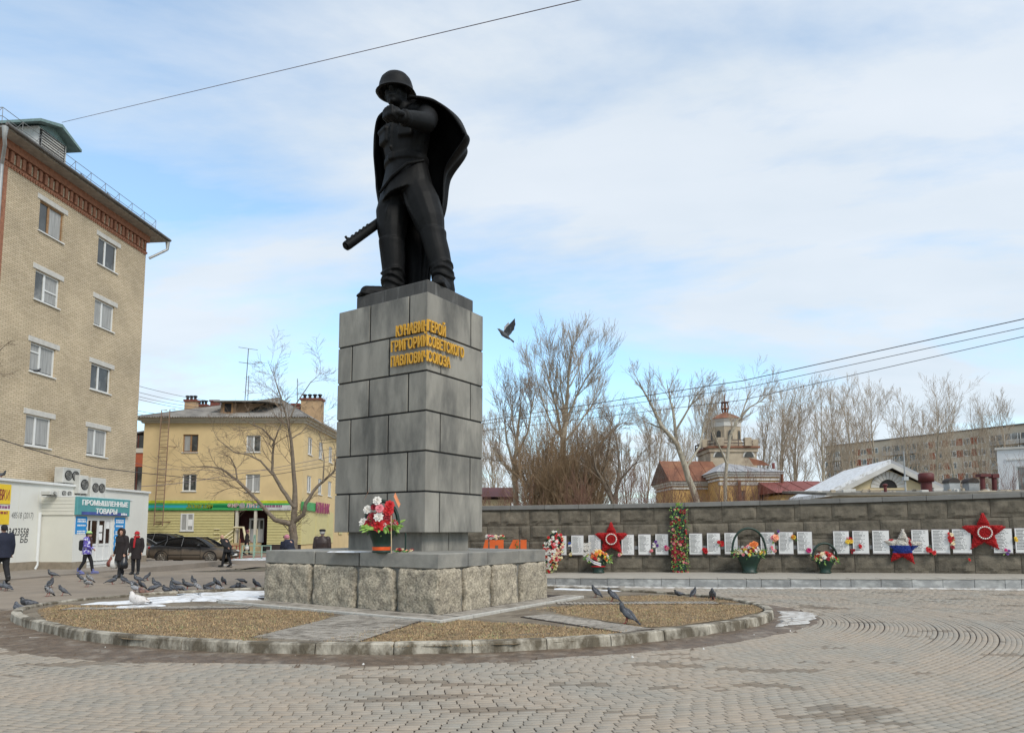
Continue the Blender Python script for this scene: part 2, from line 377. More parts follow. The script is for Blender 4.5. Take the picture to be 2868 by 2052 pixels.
def clods():      # crumbs of earth, ice and litter swept up in the mud and along the kerb
    g = np.random.default_rng(12); P = oval(0.0, 720); D = oval(1.0, 720)-P; kinds = {'earth_clods': ([], M_mud, 420, .028, 'crumbs of brown earth scattered over the mud along the kerb'), 'ice_crumbs': ([], mat('ice_crumb', (.62, .60, .56), .7, var=.2, scale=40), 150, .016, 'small white crumbs of ice scattered along the kerb')}
    for nm, (vs, mt, n, s, lab) in kinds.items():
        V = []; F_ = []
        for k in range(n):
            i = g.integers(0, 720); d = abs(g.normal(.25, .22))+.03; x, y = P[i]+D[i]*d
            if y > 14.6 or y < 8: continue
            b = len(V); q = s*g.uniform(.4, 1.5); z = gz(x, y)+.012
            for j in range(5): a = j*2*PI/5+g.uniform(-.3, .3); r = q*g.uniform(.7, 1.2); V.append((x+r*math.cos(a), y+r*math.sin(a), z-.012))
            V.append((x+q*g.uniform(-.3, .3), y+q*g.uniform(-.3, .3), z+q*g.uniform(.4, .8)))
            F_ += [(b+j, b+(j+1) % 5, b+5) for j in range(5)]
        stuff(tag(obj(nm, npmesh(nm, V, F_), mt), lab, 'debris'))
clods()
# ---- kerb
M_kerb = mat('kerb_concrete', (0.42, 0.38, 0.31), 0.9, var=0.2, scale=7, bump=0.6, bscale=35, col2=(0.11, 0.09, 0.062), mix=(0.40, 0.57), mscale=3.2, stretch=(1, 1, 0.55), objrand=0.12)
KZ = 0.165
def kerb():
    core = oval(-0.07, 360); V = []; Fq = []
    for z in (-0.02, KZ-0.02):
        for w in (-0.05, 0.05):
            V += [(x, y, z) for x, y in oval(-0.08+w, 360)]
    for i in range(360):
        j = (i+1) % 360; Fq += [(i, j, 720+j, 720+i), (360+i, 1080+i, 1080+j, 360+j), (720+i, 720+j, 1080+j, 1080+i)]
    k = struct(obj('kerb', npmesh('kerb', V, Fq), M_bed))
    r = rnd(3); s = 0.0; P, T, st = resample(oval(-0.08), 0.05); n = len(P); i = 0
    while i < n-3:
        m = min(n-1-i, r.choice([17, 19, 20, 20, 21])); 
        if n-1-(i+m) < 8: m = n-1-i
        mb = MB(); rings = []; dz = r.uniform(-.005, .005); sh = r.uniform(-.004, .004); w = 0.078
        idx = [min(i+q, n-1) for q in range(0, m+1)]
        for q, a in enumerate(idx):
            tx, ty = T[a]; dd_ = .007*((q == 0)-(q == len(idx)-1)); p = (P[a][0]+tx*dd_, P[a][1]+ty*dd_); nx, ny = ty, -tx
            c = 0.02; ee = 0.0
            jag = lambda k: 0.007*mnoise.noise(Vector((p[0]*7, p[1]*7, k*3.1)))
            e0 = 0.006 if q in (0, len(idx)-1) else 0
            prof = [(w+0.012, -0.03), (w+0.006, 0.06), (w-e0+jag(1), KZ-c-e0), (w-c+jag(2)-e0, KZ-e0+jag(3)*.5), (-w+c+e0, KZ-e0+jag(4)*.5), (-w+e0, KZ-c-e0), (-w, -0.03)]
            rings.append([(p[0]+nx*(b+sh), p[1]+ny*(b+sh), z+dz) for b, z in prof])
        mb.loft(rings, True, False); mb.build('kerb_stone', M_kerb, k); i += m
kerb()
# ---- soil inside the kerb, beds of dry turf, radial brick paths
M_soil = mat('island_soil', (0.20, 0.165, 0.12), 0.95, var=0.25, scale=6, bump=0.7, bscale=30, col2=(0.13, 0.10, 0.07), mix=(0.45, 0.6), mscale=1.4)
IZ = 0.115
def island_soil():
    n = 240; V = [(IC[0], IC[1], IZ)]; Fq = []
    P = [oval(-0.15-0.0, n)]
    fr_ = np.linspace(0.04, 1, 16)
    V = []; 
    for f in fr_: V += [(IC[0]+(x-IC[0])*f, IC[1]+(y-IC[1])*f, IZ+0.012*mnoise.noise(Vector((x*f*.8, y*f*.8, 1)))) for x, y in P[0]]
    for r in range(15): Fq += [(r*n+i, (r+1)*n+i, (r+1)*n+(i+1) % n, r*n+(i+1) % n) for i in range(n)]
    me = npmesh('island_ground', V, Fq, True)
    return struct(obj('island_ground', me, M_soil))
island_soil()
def poly_px(pts, z): return [G(x, y, z) for x, y in pts]
BEDS = [[(105, 1712), (150, 1694), (330, 1697), (470, 1710), (700, 1706), (940, 1712), (925, 1726), (830, 1760), (700, 1800), (560, 1800), (400, 1790), (250, 1772), (140, 1742)],
        [(880, 1800), (1000, 1772), (1240, 1733), (1340, 1738), (1520, 1752), (1770, 1768), (1640, 1790), (1400, 1805), (1100, 1810)],
        [(1480, 1706), (1600, 1696), (1800, 1690), (2000, 1690), (2140, 1696), (2130, 1712), (2040, 1733), (1900, 1750), (1800, 1757), (1640, 1728)],
        [(1670, 1676), (1740, 1668), (1860, 1666), (1990, 1676), (2100, 1686), (1960, 1687), (1840, 1684), (1720, 1683)]]
def inpoly(P, poly):
    x, y = P[:, 0], P[:, 1]; r = np.zeros(len(P), bool); n = len(poly)
    for i in range(n):
        x1, y1 = poly[i][:2]; x2, y2 = poly[i-1][:2]
        r ^= ((y1 > y) != (y2 > y)) & (x < (x2-x1)*(y-y1)/(y2-y1+1e-12)+x1)
    return r
M_grass = mat('dry_grass', (0.39, 0.265, 0.14), 0.9, var=0.45, scale=5, tint='attr')
def grass():
    g = np.random.default_rng(9)
    allV = []; cols = []
    for bi, bd in enumerate(BEDS):
        poly = np.array([p[:2] for p in poly_px(bd, IZ)]); lo, hi = poly.min(0)-.15, poly.max(0)+.15
        area = np.prod(hi-lo); n = int(area*[2600, 3200, 2600, 1700][bi]); P = g.uniform(lo, hi, (n, 2))
        jit = np.stack([[mnoise.noise(Vector((a*1.7, b*1.7, 3.+bi)))*.16 for a, b in P], [mnoise.noise(Vector((a*1.7, b*1.7, 8.+bi)))*.16 for a, b in P]], 1)
        dn = np.array([mnoise.noise(Vector((a*2.1, b*2.1, 5.))) + .5*mnoise.noise(Vector((a*6, b*6, 2.))) for a, b in P])
        k = inpoly(P+jit, poly) & (dn > g.uniform(-1.3, -.05, n)); P = P[k]; dn = dn[k]; n = len(P)
        yaw = g.uniform(0, 2*PI, n); ln = g.uniform(.02, .06, n); el = np.abs(g.normal(.35, .3, n)).clip(.05, 1.3); w = g.uniform(.003, .006, n)
        dx, dy, dz = np.cos(yaw)*np.cos(el)*ln, np.sin(yaw)*np.cos(el)*ln, np.sin(el)*ln
        z0 = IZ+0.004
        a = np.stack([P[:, 0]-np.sin(yaw)*w, P[:, 1]+np.cos(yaw)*w, np.full(n, z0)], 1); b = np.stack([P[:, 0]+np.sin(yaw)*w, P[:, 1]-np.cos(yaw)*w, np.full(n, z0)], 1)
        c = np.stack([P[:, 0]+dx, P[:, 1]+dy, z0+dz], 1)
        allV.append(np.stack([a, b, c], 1).reshape(-1, 3))
        tn = g.uniform(.6, 1.35, n)+dn*.2; gr = (g.random(n) < .1+.25*(dn > .35))
        cols.append(np.repeat(np.stack([tn*np.where(gr, .6, 1), tn*np.where(gr, .95, 1), tn*np.where(gr, .8, 1), np.ones(n)], 1), 3, 0))
    V = np.concatenate(allV); me = npmesh('grass', V, np.arange(len(V)).reshape(-1, 3)); set_tint(me, np.concatenate(cols))
    stuff(tag(obj('grass', me, M_grass), 'short dry brown turf growing in the beds inside the kerb', 'grass'))
    # matted thatch under the blades
    M_th = mat('thatch', (0.25, 0.17, 0.09), 0.95, var=0.4, scale=16, bump=0.8, bscale=50, col2=(0.19, 0.135, 0.075), mix=(.45, .6), mscale=3)
    for bi, bd in enumerate(BEDS):
        pts = []
        q = poly_px(bd, IZ+.006); n = len(q)
        for i in range(n):
            for s in range(12):
                p = q[i].lerp(q[(i+1) % n], s/12); v = Vector((p.x*1.3, p.y*1.3, 1.)); w = Vector((p.x*6, p.y*6, 1.))
                pts.append(p+Vector((mnoise.noise(v)*.14+mnoise.noise(w)*.05, mnoise.noise(v+Vector((0, 0, 9)))*.14+mnoise.noise(w+Vector((0, 0, 9)))*.05, 0)))
        mb = MB(); mb.add(pts, [tuple(range(len(pts)))]); me = mb.mesh('turf_bed')
        stuff(tag(obj('turf_bed', me, M_th), ['matted dead turf of the bed beside the snow', 'matted dead turf of the bed in front of the stone plinth', 'matted dead turf of the bed under the large standing pigeon', 'narrow strip of matted dead turf behind the plinth path'][bi], 'turf'))
grass()
M_path = mat('path_brick', (0.33, 0.295, 0.25), 0.9, var=0.2, scale=8, bump=0.3, bscale=60, objrand=0.16, col2=(0.19, 0.165, 0.135), mix=(.48, .62), mscale=3)
M_edge = mat('edge_strip', (0.42, 0.40, 0.36), 0.9, var=0.15, scale=10, bump=.3)
# ================================================================ the monument
PC = Vector((-2.268, 15.202, 0)); PHI = 0.573
dL = Vector((-math.cos(PHI), math.sin(PHI), 0)); dR = Vector((math.sin(PHI), math.cos(PHI), 0))
def corner(a, b): return PC - dL*a - dR*b
def mon(a, b):      # frame at the front corner of a rectangle with half sides a, b: u along the left face, v along the right face
    return Fr(corner(a, b), dL, dR)
# paved surround of the plinth with a pale edging, laid inside the kerb
def surround():
    f = mon(2.369, 1.895); b = MB(); b.box(f, -0.62, 5.3, -0.72, 4.4, -0.02, IZ+0.016)
    s = struct(b.build('plinth_surround', M_bed, None))
    r = rnd(8)
    for side in range(2):       # slabs along the two faces in view
        L_ = 5.2 if side == 0 else 4.3; x = -0.6
        while x < L_:
            w = 0.30
            for q in range(3 if side == 0 else 2):
                d0 = -0.10-q*0.2; m = MB(); z = IZ+0.028+r.uniform(-.003, .003)
                if side == 0: m.box(f, x, x+w-.008, d0-.192, d0, 0.05, z)
                else:
                    if x < -0.1: continue
                    m.box(f, d0-.192, d0, x, x+w-.008, 0.05, z)
                m.build('slab', M_path, s)
            x += w
    for (a0, a1, b0, b1) in ((-0.70, 5.2, -0.80, -0.72), (-0.70, -0.62, -0.715, 4.3)):
        n = 6
        for k in range(n):
            m = MB()
            if a1-a0 > 1: m.cbox(f, a0+(a1-a0)*k/n, a0+(a1-a0)*(k+1)/n-.012, b0, b1, 0.03, IZ+0.05, .008)
            else: m.cbox(f, a0, a1, b0+(b1-b0)*k/n, b0+(b1-b0)*(k+1)/n-.012, 0.03, IZ+0.05, .008)
            m.build('edging', M_edge, s)
surround()
# radial brick paths
def path_strip(name, px0, px1, width, label, ext=1.0):
    a = G(*px0, IZ); b = G(*px1, IZ); d = (b-a); ln = d.length; d.normalize(); n = Vector((d.y, -d.x, 0)); f = Fr(a, d, n)
    m = MB(); m.box(f, 0, ln, -width/2-.03, width/2+.03, -0.1, 0.012); s = struct(m.build(name, M_bed))
    r = rnd(int(px0[0])); x = 0; k = 0; cnt = 0
    field = MB()
    while x < ln-.05:
        y = -width/2 - (0.1 if k % 2 else 0)
        while y < width/2:
            y0 = max(y, -width/2); y1 = min(y+.2, width/2)
            if y1-y0 > .05:
                tgt = MB() if cnt < 290 else field
                tgt.box(f, x, x+.068, y0, y1-.012, -.02, 0.018+r.uniform(-.003, .003))
                if tgt is not field: tgt.build('brick', M_path, s)
                cnt += 1
            y += .2
        x += .085; k += 1
    if field.v: stuff(field.build('brick_field', M_path, s))
path_strip('brick_path', (1085, 1726), (850, 1792), 1.6, '')
path_strip('brick_path', (1500, 1724), (1790, 1768), 0.62, '')
path_strip('brick_path', (1560, 1690), (2010, 1688), 0.42, '')
path_strip('brick_path', (700, 1700), (180, 1705), 0.36, '')
# ---- plinth of rough stone with a smooth coping
ZB, ZM, ZT = IZ-0.03, 0.927, 1.19
plinth = thing('plinth', 'low oblong plinth of rough grey granite blocks with smooth coping under the pedestal', 'plinth', (PC.x, PC.y, 0))
M_rough = mat('rough_granite', (0.40, 0.345, 0.26), 0.9, var=0.55, scale=24, bump=1.0, bscale=26, col2=(0.25, 0.215, 0.165), mix=(.44, .62), mscale=4.5, objrand=.1, detail=9)
M_cop = mat('coping_stone', (0.24, 0.228, 0.20), 0.75, var=0.16, scale=3.5, bump=.2, bscale=40, col2=(0.125, 0.125, 0.12), mix=(.5, .72), mscale=1.6, objrand=.13)
M_mort = mat('mortar', (0.20, 0.19, 0.17), 0.95, var=.25, scale=9, bump=.4)
M_joint = mat('black_joint', (0.018, 0.018, 0.018), 0.9, var=.2, scale=12)
def rough_block(mb, f, a0, a1, b0, b1, c0, c1, amp=0.05, rnd_=0.05, seed=0.0, n=0.045):
    na, nb_, nc = [max(2, int(round((h-l)/n))) for l, h in ((a0, a1), (b0, b1), (c0, c1))]
    ca, cb_, cc = (a0+a1)/2, (b0+b1)/2, (c0+c1)/2
    def P(a, b, c):
        q = [a, b, c]; 
        # round the arrises
        e = [min(a-a0, a1-a), min(b-b0, b1-b), min(c-c0, c1-c)]
        ins = [max(0, rnd_-x)/rnd_ for x in e]
        for k, (lo, hi, m) in enumerate(((a0, a1, ca), (b0, b1, cb_), (c0, c1, cc))):
            oth = math.hypot(*[ins[j] for j in range(3) if j != k]); 
            if ins[k] > .98: q[k] += (1 if q[k] < m else -1)*rnd_*.45*oth**2
        w = f(*q); v = w*3.2+Vector((seed, seed*2, 0)); v2 = w*9+Vector((seed, 0, seed)); v3 = w*24
        d = amp*(mnoise.noise(v)*.9+mnoise.noise(v2)*.55+mnoise.noise(v3)*.25)
        nrm = Vector((0, 0, 0))
        for k, ax in enumerate((f.u, f.v, f.w)):
            if ins[k] > .98: nrm += ax*(1 if q[k] > (ca, cb_, cc)[k] else -1)
        if nrm.length > 0: nrm.normalize()
        return w+nrm*d
    for k, (r1, r2) in enumerate((((a0, a1, na), (c0, c1, nc)), ((b0, b1, nb_), (c0, c1, nc)), ((a0, a1, na), (b0, b1, nb_)))):
        for side in (0, 1):
            vs = []
            for j in range(r2[2]+1):
                for i in range(r1[2]+1):
                    s1 = r1[0]+(r1[1]-r1[0])*i/r1[2]; s2 = r2[0]+(r2[1]-r2[0])*j/r2[2]
                    q = (s1, (b0, b1)[side], s2) if k == 0 else ((a0, a1)[side], s1, s2) if k == 1 else (s1, s2, (c0, c1)[side])
                    vs.append(P(*q))
            w = r1[2]+1; fs = [(j*w+i, j*w+i+1, (j+1)*w+i+1, (j+1)*w+i) for j in range(r2[2]) for i in range(r1[2])]
            mb.add(vs, fs, True)
def plinth_build():
    f = mon(2.369, 1.895); LA, LB = 2*2.369, 2*1.895
    m = MB(); m.box(f, 0.06, LA-.06, 0.06, LB-.06, 0.0, ZM-0.005); m.build('core', M_mort, plinth)
    j = 0.05; k = 0
    # left face pieces measured from the corner, then the right face
    lf = [0.0, 1.00, 2.03, 3.28, LA]; rf = [0.68, 1.63, 2.65, LB]
    def st(a0, a1, b0, b1):
        nonlocal k; k += 1
        mb = MB(); rough_block(mb, f, a0, a1, b0, b1, ZB-.03, ZM-.008, .045, .05, k*3.7); me = mb.build('stone', M_rough, plinth)
    st(-0.03, lf[1]-j, -0.03, rf[0])
    for i in range(1, 4): st(lf[i]+j*.5, lf[i+1]-(j if i < 3 else -.02), -0.03, 0.34)
    for i in range(3): st(-0.03, 0.34, rf[i]+j*1.6, rf[i+1]-(j*.4 if i < 2 else -.02))
    b = MB()
    for q in range(4): rough_block(b, f, LA*q/4+.03, LA*(q+1)/4-.03, LB-.3, LB+.03, ZB-.03, ZM-.008, .04, .05, 60+q, n=.12)
    b2 = MB(); rough_block(b2, f, LA-.3, LA+.03, .4, LB-.4, ZB-.03, ZM-.008, .04, .05, 70, n=.12)
    b.build('stone', M_rough, plinth); b2.build('stone', M_rough, plinth)
    # coping
    m = MB(); m.box(f, 0.03, LA-.03, 0.03, LB-.03, ZM-.003, ZT-.012); m.build('coping_bed', M_joint, plinth)
    lj = [0, 1.96, 3.2, LA]; rj = [0.9, 1.53, 2.68, LB]
    g = 0.012
    def cp(a0, a1, b0, b1): 
        m = MB(); m.cbox(f, a0, a1, b0, b1, ZM, ZT+rnd(a0+b0*7).uniform(-.004, .004), .012); m.build('coping', M_cop, plinth)
    cp(0, lj[1]-g, 0, rj[0]-g); cp(lj[1]+g, lj[2]-g, 0, rj[0]-g); cp(lj[2]+g, lj[3], 0, rj[0]-g)
    for i in range(3):
        cp(0, lj[1]-g, rj[i]+.004, rj[i+1]-.004 if i < 2 else LB); cp(lj[1]+g, LA, rj[i]+.004, rj[i+1]-.004 if i < 2 else LB)
plinth_build()
# ---- pedestal shaft
SA, SB, Z0, HR = 1.281, 0.979, 1.571, 0.815
pedestal = thing('pedestal', 'tall grey stone pedestal of coursed blocks with gold raised lettering on its corner', 'pedestal', (PC.x, PC.y, ZT))
M_shl = mat('pedestal_stone', (0.262, 0.246, 0.212), 0.72, var=0.2, scale=2.6, bump=.12, bscale=50, col2=(0.12, 0.115, 0.102), mix=(.44, .64), mscale=1.5, stretch=(1, 1, .32), objrand=.12, detail=8)
M_cap = mat('statue_base_stone', (0.055, 0.052, 0.048), 0.7, var=.3, scale=5, bump=.2, bscale=40, col2=(0.17, 0.165, 0.155), mix=(.55, .75), mscale=4, stretch=(1, 1, .18))
def pedestal_build():
    ia, ib = SA-.235, SB-.195
    f = mon(ia, ib); la, lb = 2*ia, 2*ib
    m = MB(); m.box(f, .03, la-.03, .03, lb-.03, ZT-.02, Z0+.02); m.build('base_core', M_joint, pedestal)
    for a0, a1, b0, b1 in ((0, .82, 0, .86), (.84, la, 0, .4), (0, .4, .88, lb), (.42, la, .42, lb)):
        m = MB(); m.cbox(f, a0, a1, b0, b1, ZT-.015, Z0+.01, .008); m.build('base_block', M_shl, pedestal)
    f = mon(SA, SB); LA, LB = 2*SA, 2*SB
    m = MB(); m.box(f, .022, LA-.022, .022, LB-.022, Z0+.01, Z0+6*HR-.01); m.build('core', M_joint, pedestal)
    ja, jb = .020, .018
    for r in range(6):
        z0 = Z0+r*HR+(.018 if r else 0); z1 = Z0+(r+1)*HR-(.018 if r < 5 else 0)
        if r % 2 == 0: lu = [1.03, 2.13]; rv = [.46]
        else: lu = [.49, 1.60]; rv = [1.50]
        def blk(a0, a1, b0, b1):
            m = MB(); m.cbox(f, a0, a1, b0, b1, z0, z1, .007); m.build('block', M_shl, pedestal)
        blk(0, lu[0]-ja, 0, rv[0]-jb); blk(lu[0]+ja, lu[1]-ja, 0, .4); blk(lu[1]+ja, LA, 0, .4)
        blk(0, .4, rv[0]+jb, LB); blk(LA-.4, LA, .42, LB-.42); blk(.42, LA, LB-.4, LB)
    zt = Z0+6*HR
    f2 = Fr(f(0.035, .05, 0), dL, dR); m = MB(); m.cbox(f2, 0, 2.05, 0, 1.58, zt-.01, zt+.29, .02); m.build('statue_base', M_cap, pedestal)
    return f, zt
SHF, SZT = pedestal_build()
M_gold = mat('gold_letter', (0.62, 0.34, 0.035), 0.55, var=.12, scale=6)
def lettering():
    fl = Fr(SHF(0, 0, 0), -dL, -dR); fr_ = Fr(SHF(0, 0, 0), dR, -dL)   # a runs to the viewer's right on each face, b outward
    zs = [SZT-.735, SZT-1.045, SZT-1.36]
    for (tl, wl), z in zip((('КУНАВИН', .80), ('ГРИГОРИЙ', .93), ('ПАВЛОВИЧ', .93)), zs):
        m = MB(); hh = .305 if 'Й' in tl else .235
        text(m, fl, tl, -wl, .055, z-.1, z-.1+hh, .03, .035, .018); m.build('lettering', M_gold, pedestal)
    for (tr, wr), z in zip((('ГЕРОЙ', .53), ('СОВЕТСКОГО', 1.17), ('СОЮЗА', .70)), zs):
        m = MB(); hh = .305 if 'Й' in tr else .235
        text(m, fr_, tr, -.04, wr, z-.1, z-.1+hh, .03, .035, .018); m.build('lettering', M_gold, pedestal)
lettering()
# ================================================================ memorial wall with its terrace
def quad3(x, p): 
    (x0, y0), (x1, y1), (x2, y2) = p
    return y0*(x-x1)*(x-x2)/((x0-x1)*(x0-x2)) + y1*(x-x0)*(x-x2)/((x1-x0)*(x1-x2)) + y2*(x-x0)*(x-x1)/((x2-x0)*(x2-x1))
def wY(x): return quad3(x, ((-.95, 23.6), (7.66, 22.2), (14.9, 20.0)))
def wB(x): return 0.19+(x+.95)/15.85*0.177
def wT(x): return quad3(x, ((-.95, 2.45), (7.66, 2.56), (14.9, 2.72)))
def sY(x): return quad3(x, ((1, 20.55), (7.3, 19.1), (13.6, 18.0)))
def wallframe(x):
    e = .05; t = Vector((2*e, wY(x+e)-wY(x-e), 0)).normalized(); n = Vector((t.y, -t.x, 0)); return Fr((x, wY(x), 0), t, n)   # v points out of the wall, to the plaza
def onwall(px, py, out=0.0):
    x = (px-W0/2)/F_PX*22
    for _ in range(12):
        y = wY(x)-out; p = A(px, py, y); x = p.x
    return p
wall = thing('memorial_wall', 'long curved memorial wall of rough grey stone blocks with smooth coping', 'wall', (5, wY(5), 0))
M_wall = mat('wall_rock', (0.150, 0.128, 0.096), 0.92, var=.22, scale=5, bump=.7, bscale=22, col2=(0.085, 0.072, 0.054), mix=(.45, .66), mscale=2.4, objrand=.12)
M_wcop = mat('wall_coping', (0.165, 0.16, 0.15), 0.85, var=.12, scale=4, bump=.2, objrand=.1)
M_wmor = mat('wall_joint', (0.125, 0.10, 0.075), 0.95, var=.2, scale=9)
def wall_build():
    X0, X1 = -4.6, 18.4; n = 24
    core = MB(); rings = []
    for i in range(n+1):
        x = X0+(X1-X0)*i/n; f = wallframe(x); z0, z1 = -0.1, wT(x)-.15
        rings.append([f(0, -.012, z0), f(0, -.012, z1), f(0, -.52, z1), f(0, -.52, z0)])
    core.loft(rings, True, False); core.build('core', M_wmor, wall)
    r = rnd(21); k = 0
    for c in range(4):
        x = X0 + (0.5 if c % 2 else 0) ; first = True
        while x < X1-.3:
            w = r.choice([1.05, 1.08, 1.0, 1.1, .98, 1.04, .38 if r.random() < .25 else 1.06]); xe = min(x+w, X1)
            xm = (x+xe)/2; f = wallframe(xm); hw = (xe-x)/2/f.u.x
            zb, zt = wB(xm), wT(xm)-.16; h = (zt-zb)/4; z1 = zt-c*h; z0 = z1-h
            m = MB(); g = .008; k += 1
            na, nc = max(3, int(hw*2/.085)), 7
            P = []
            for j in range(nc+1):
                for i in range(na+1):
                    a = -hw+g+(2*hw-2*g)*i/na; zz = z0+g+(h-2*g)*j/nc
                    ea = min(i, na-i)/na*2; ec = min(j, nc-j)/nc*2
                    w_ = f(a, 0, zz); v = Vector((w_.x*1.6+k*5.1, w_.y*1.6, w_.z*2.2)); v2 = w_*6.5+Vector((k, 0, 0))
                    edge = 1 if (i in (0, na) or j in (0, nc)) else 0
                    bel = (1-(1-min(1, ea*3.0))**2)*(1-(1-min(1, ec*2.2))**2)
                    low = -.035 if j == 1 and mnoise.noise(Vector((w_.x*2.4, k*1.3, 0))) > -.15 else 0.0
                    out = .006+(.042+.04*mnoise.noise(v)+.022*mnoise.noise(v2)+low)*bel
                    P.append(f(a, max(.0, out), zz + (.02*mnoise.noise(Vector((w_.x*5, k, 3.)))*bel)))
            wd = na+1; m.add(P, [(j*wd+i, j*wd+i+1, (j+1)*wd+i+1, (j+1)*wd+i) for j in range(nc) for i in range(na)])
            # returns into the joint
            m.box(f, -hw+g, hw-g, -.14, .004, z0+g, z1-g)
            m.build('stone', M_wall, wall); x = xe
    x = X0
    while x < X1-.1:
        xe = min(x+1.14, X1); xm = (x+xe)/2; f = wallframe(xm); hw = (xe-x)/2/f.u.x
        s = (wT(xe)-wT(x))/2; zt = wT(xm); m = MB()
        ff = Fr(f(0, 0, zt), (f.u+Vector((0, 0, s/hw))).normalized(), f.v)
        m.cbox(ff, -hw+.004, hw-.004, -.56, .10, -.15, rnd(x).uniform(-.003, .003), .01); m.build('coping', M_wcop, wall); x = xe
wall_build()
# ---- terrace (raised step) along the wall
M_ter = mat('terrace_top', (0.35, 0.32, 0.27), 0.9, var=.12, scale=3, bump=.2)
M_mar = mat('grey_marble', (0.255, 0.255, 0.25), 0.6, var=.2, scale=3, col2=(0.40, 0.40, 0.385), mix=(.47, .62), mscale=3.2, objrand=.15, stretch=(1, 1, 1.8))
def terrace():
    X0, X1, n = -4.6, 18.4, 46; V = []; zt = lambda x: wB(x)+.002
    for i in range(n+1):
        x = X0+(X1-X0)*i/n
        V += [(x, sY(x), zt(x)), (x, wY(x)+.1, zt(x))]
    me = npmesh('terrace', V, [(2*i, 2*i+2, 2*i+3, 2*i+1) for i in range(n)]); t = struct(obj('terrace', me, M_ter))
    x = X0
    r = rnd(4)
    while x < X1-.2:
        xe = min(x+r.choice([.72, .74, .75, .38 if r.random() < .2 else .73]), X1); xm = (x+xe)/2
        tv = Vector((xe-x, sY(xe)-sY(x), 0)); hw = tv.length/2; tv.normalize(); f = Fr((xm, sY(xm), 0), tv, (tv.y, -tv.x, 0))
        m = MB(); m.cbox(f, -hw+.004, hw-.004, -.03, .025, -.12, zt(xm)-.004, .006); m.build('facing_slab', M_mar, t)
        m = MB(); m.cbox(f, -hw+.003, hw-.003, -.45, .04, zt(xm)-.002, zt(xm)+.012, .004); m.build('tread_slab', M_ter, t)
        x = xe
terrace()
M_snow = mat('old_snow', (0.72, 0.73, 0.75), 0.7, var=.1, scale=6, bump=.6, bscale=14, col2=(0.45, 0.43, 0.40), mix=(.50, .66), mscale=3.5)
M_ice = mat('salt_crust', (0.52, 0.50, 0.47), 0.8, var=.2, scale=6, bump=.4, bscale=20, col2=(0.30, 0.27, 0.235), mix=(.45, .58), mscale=5)
def patch(name, pts, z, matl, label, cat, amp=.12, hgt=.03, dens=9, pred=None):
    # an irregular low mound: outline points in the world, ragged by noise
    q = [Vector(p) for p in pts]; n = len(q); out = []
    for i in range(n):
        for s in range(dens):
            p = q[i].lerp(q[(i+1) % n], s/dens); v = Vector((p.x*1.7, p.y*3.0, z*3)); w = Vector((p.x*7, p.y*9, z))
            out.append(p+Vector((mnoise.noise(v)*amp*2+mnoise.noise(w)*amp*.7, mnoise.noise(v+Vector((0, 0, 9)))*amp*.9+mnoise.noise(w+Vector((0, 0, 9)))*amp*.5, 0)))
    c = sum(out, Vector())/len(out); R = 7; V = []; m = len(out)
    for r in range(R+1):
        t = 1-r/R*.97
        for p in out:
            x = c.x+(p.x-c.x)*t; y = c.y+(p.y-c.y)*t; e = min(1, (1-t)*5)
            V.append((x, y, z+gz(x, y)-(.01 if r == 0 else 0)+hgt*e*(.55+.6*mnoise.noise(Vector((x*3, y*3, 2.))))))
    Fq = [(r*m+i, r*m+(i+1) % m, (r+1)*m+(i+1) % m, (r+1)*m+i) for r in range(R) for i in range(m)]
    return stuff(tag(obj(name, npmesh(name, V, Fq, True), matl), label, cat))
def snow():
    patch('snow', [G(x, y, IZ) for x, y in ((250, 1693), (420, 1676), (560, 1662), (700, 1653), (760, 1655), (760, 1682), (640, 1684), (520, 1683), (400, 1691))], IZ+.012, M_snow, 'long patch of old white snow inside the kerb beside the plinth', 'snow', .26, .045, 14)
    patch('snow', [G(x, y, IZ) for x, y in ((305, 1700), (390, 1694), (455, 1694), (430, 1701), (350, 1705))], IZ+.012, M_snow, 'small tongue of snow on the turf under the white pigeon', 'snow', .1, .025)
    patch('snow', [G(x, y, .0) for x, y in ((1520, 1655), (1620, 1656), (1760, 1664), (1800, 1668), (1700, 1668), (1560, 1663))], IZ+.01, M_snow, 'thin streak of snow on the turf behind the plinth', 'snow', .08, .012)
    patch('snow', [G(x, y, 0) for x, y in ((0, 1722), (60, 1728), (130, 1775), (200, 1800), (110, 1800), (0, 1785))], .006, M_ice, 'pale crust of salt and ice along the kerb', 'ice', .12, .012)
    patch('snow', [G(x, y, 0) for x, y in ((2185, 1712), (2260, 1716), (2290, 1735), (2230, 1752), (2180, 1758))], .03, M_ice, 'pale crust of ice off the end of the kerb beside the paving rings', 'ice', .1, .01)
    n = 60; V = []
    for i in range(n+1):
        x = -1+18.5*i/n; w = .26+.12*mnoise.noise(Vector((x*1.3, 0, 0)))+.06*mnoise.noise(Vector((x*6, 0, 0)))
        for k, (d, h) in enumerate(((.03, .02), (w*.5, .03), (w, -.005))):
            V.append((x, sY(x)-d, gz(x, sY(x))+h+.004))
    Fq = [(3*i+k, 3*i+k+1, 3*i+k+4, 3*i+k+3) for i in range(n) for k in range(2)]
    stuff(tag(obj('snow', npmesh('snow', V, [f[::-1] for f in Fq], True), M_ice), 'dirty strip of snow along the foot of the terrace step', 'snow'))
snow()
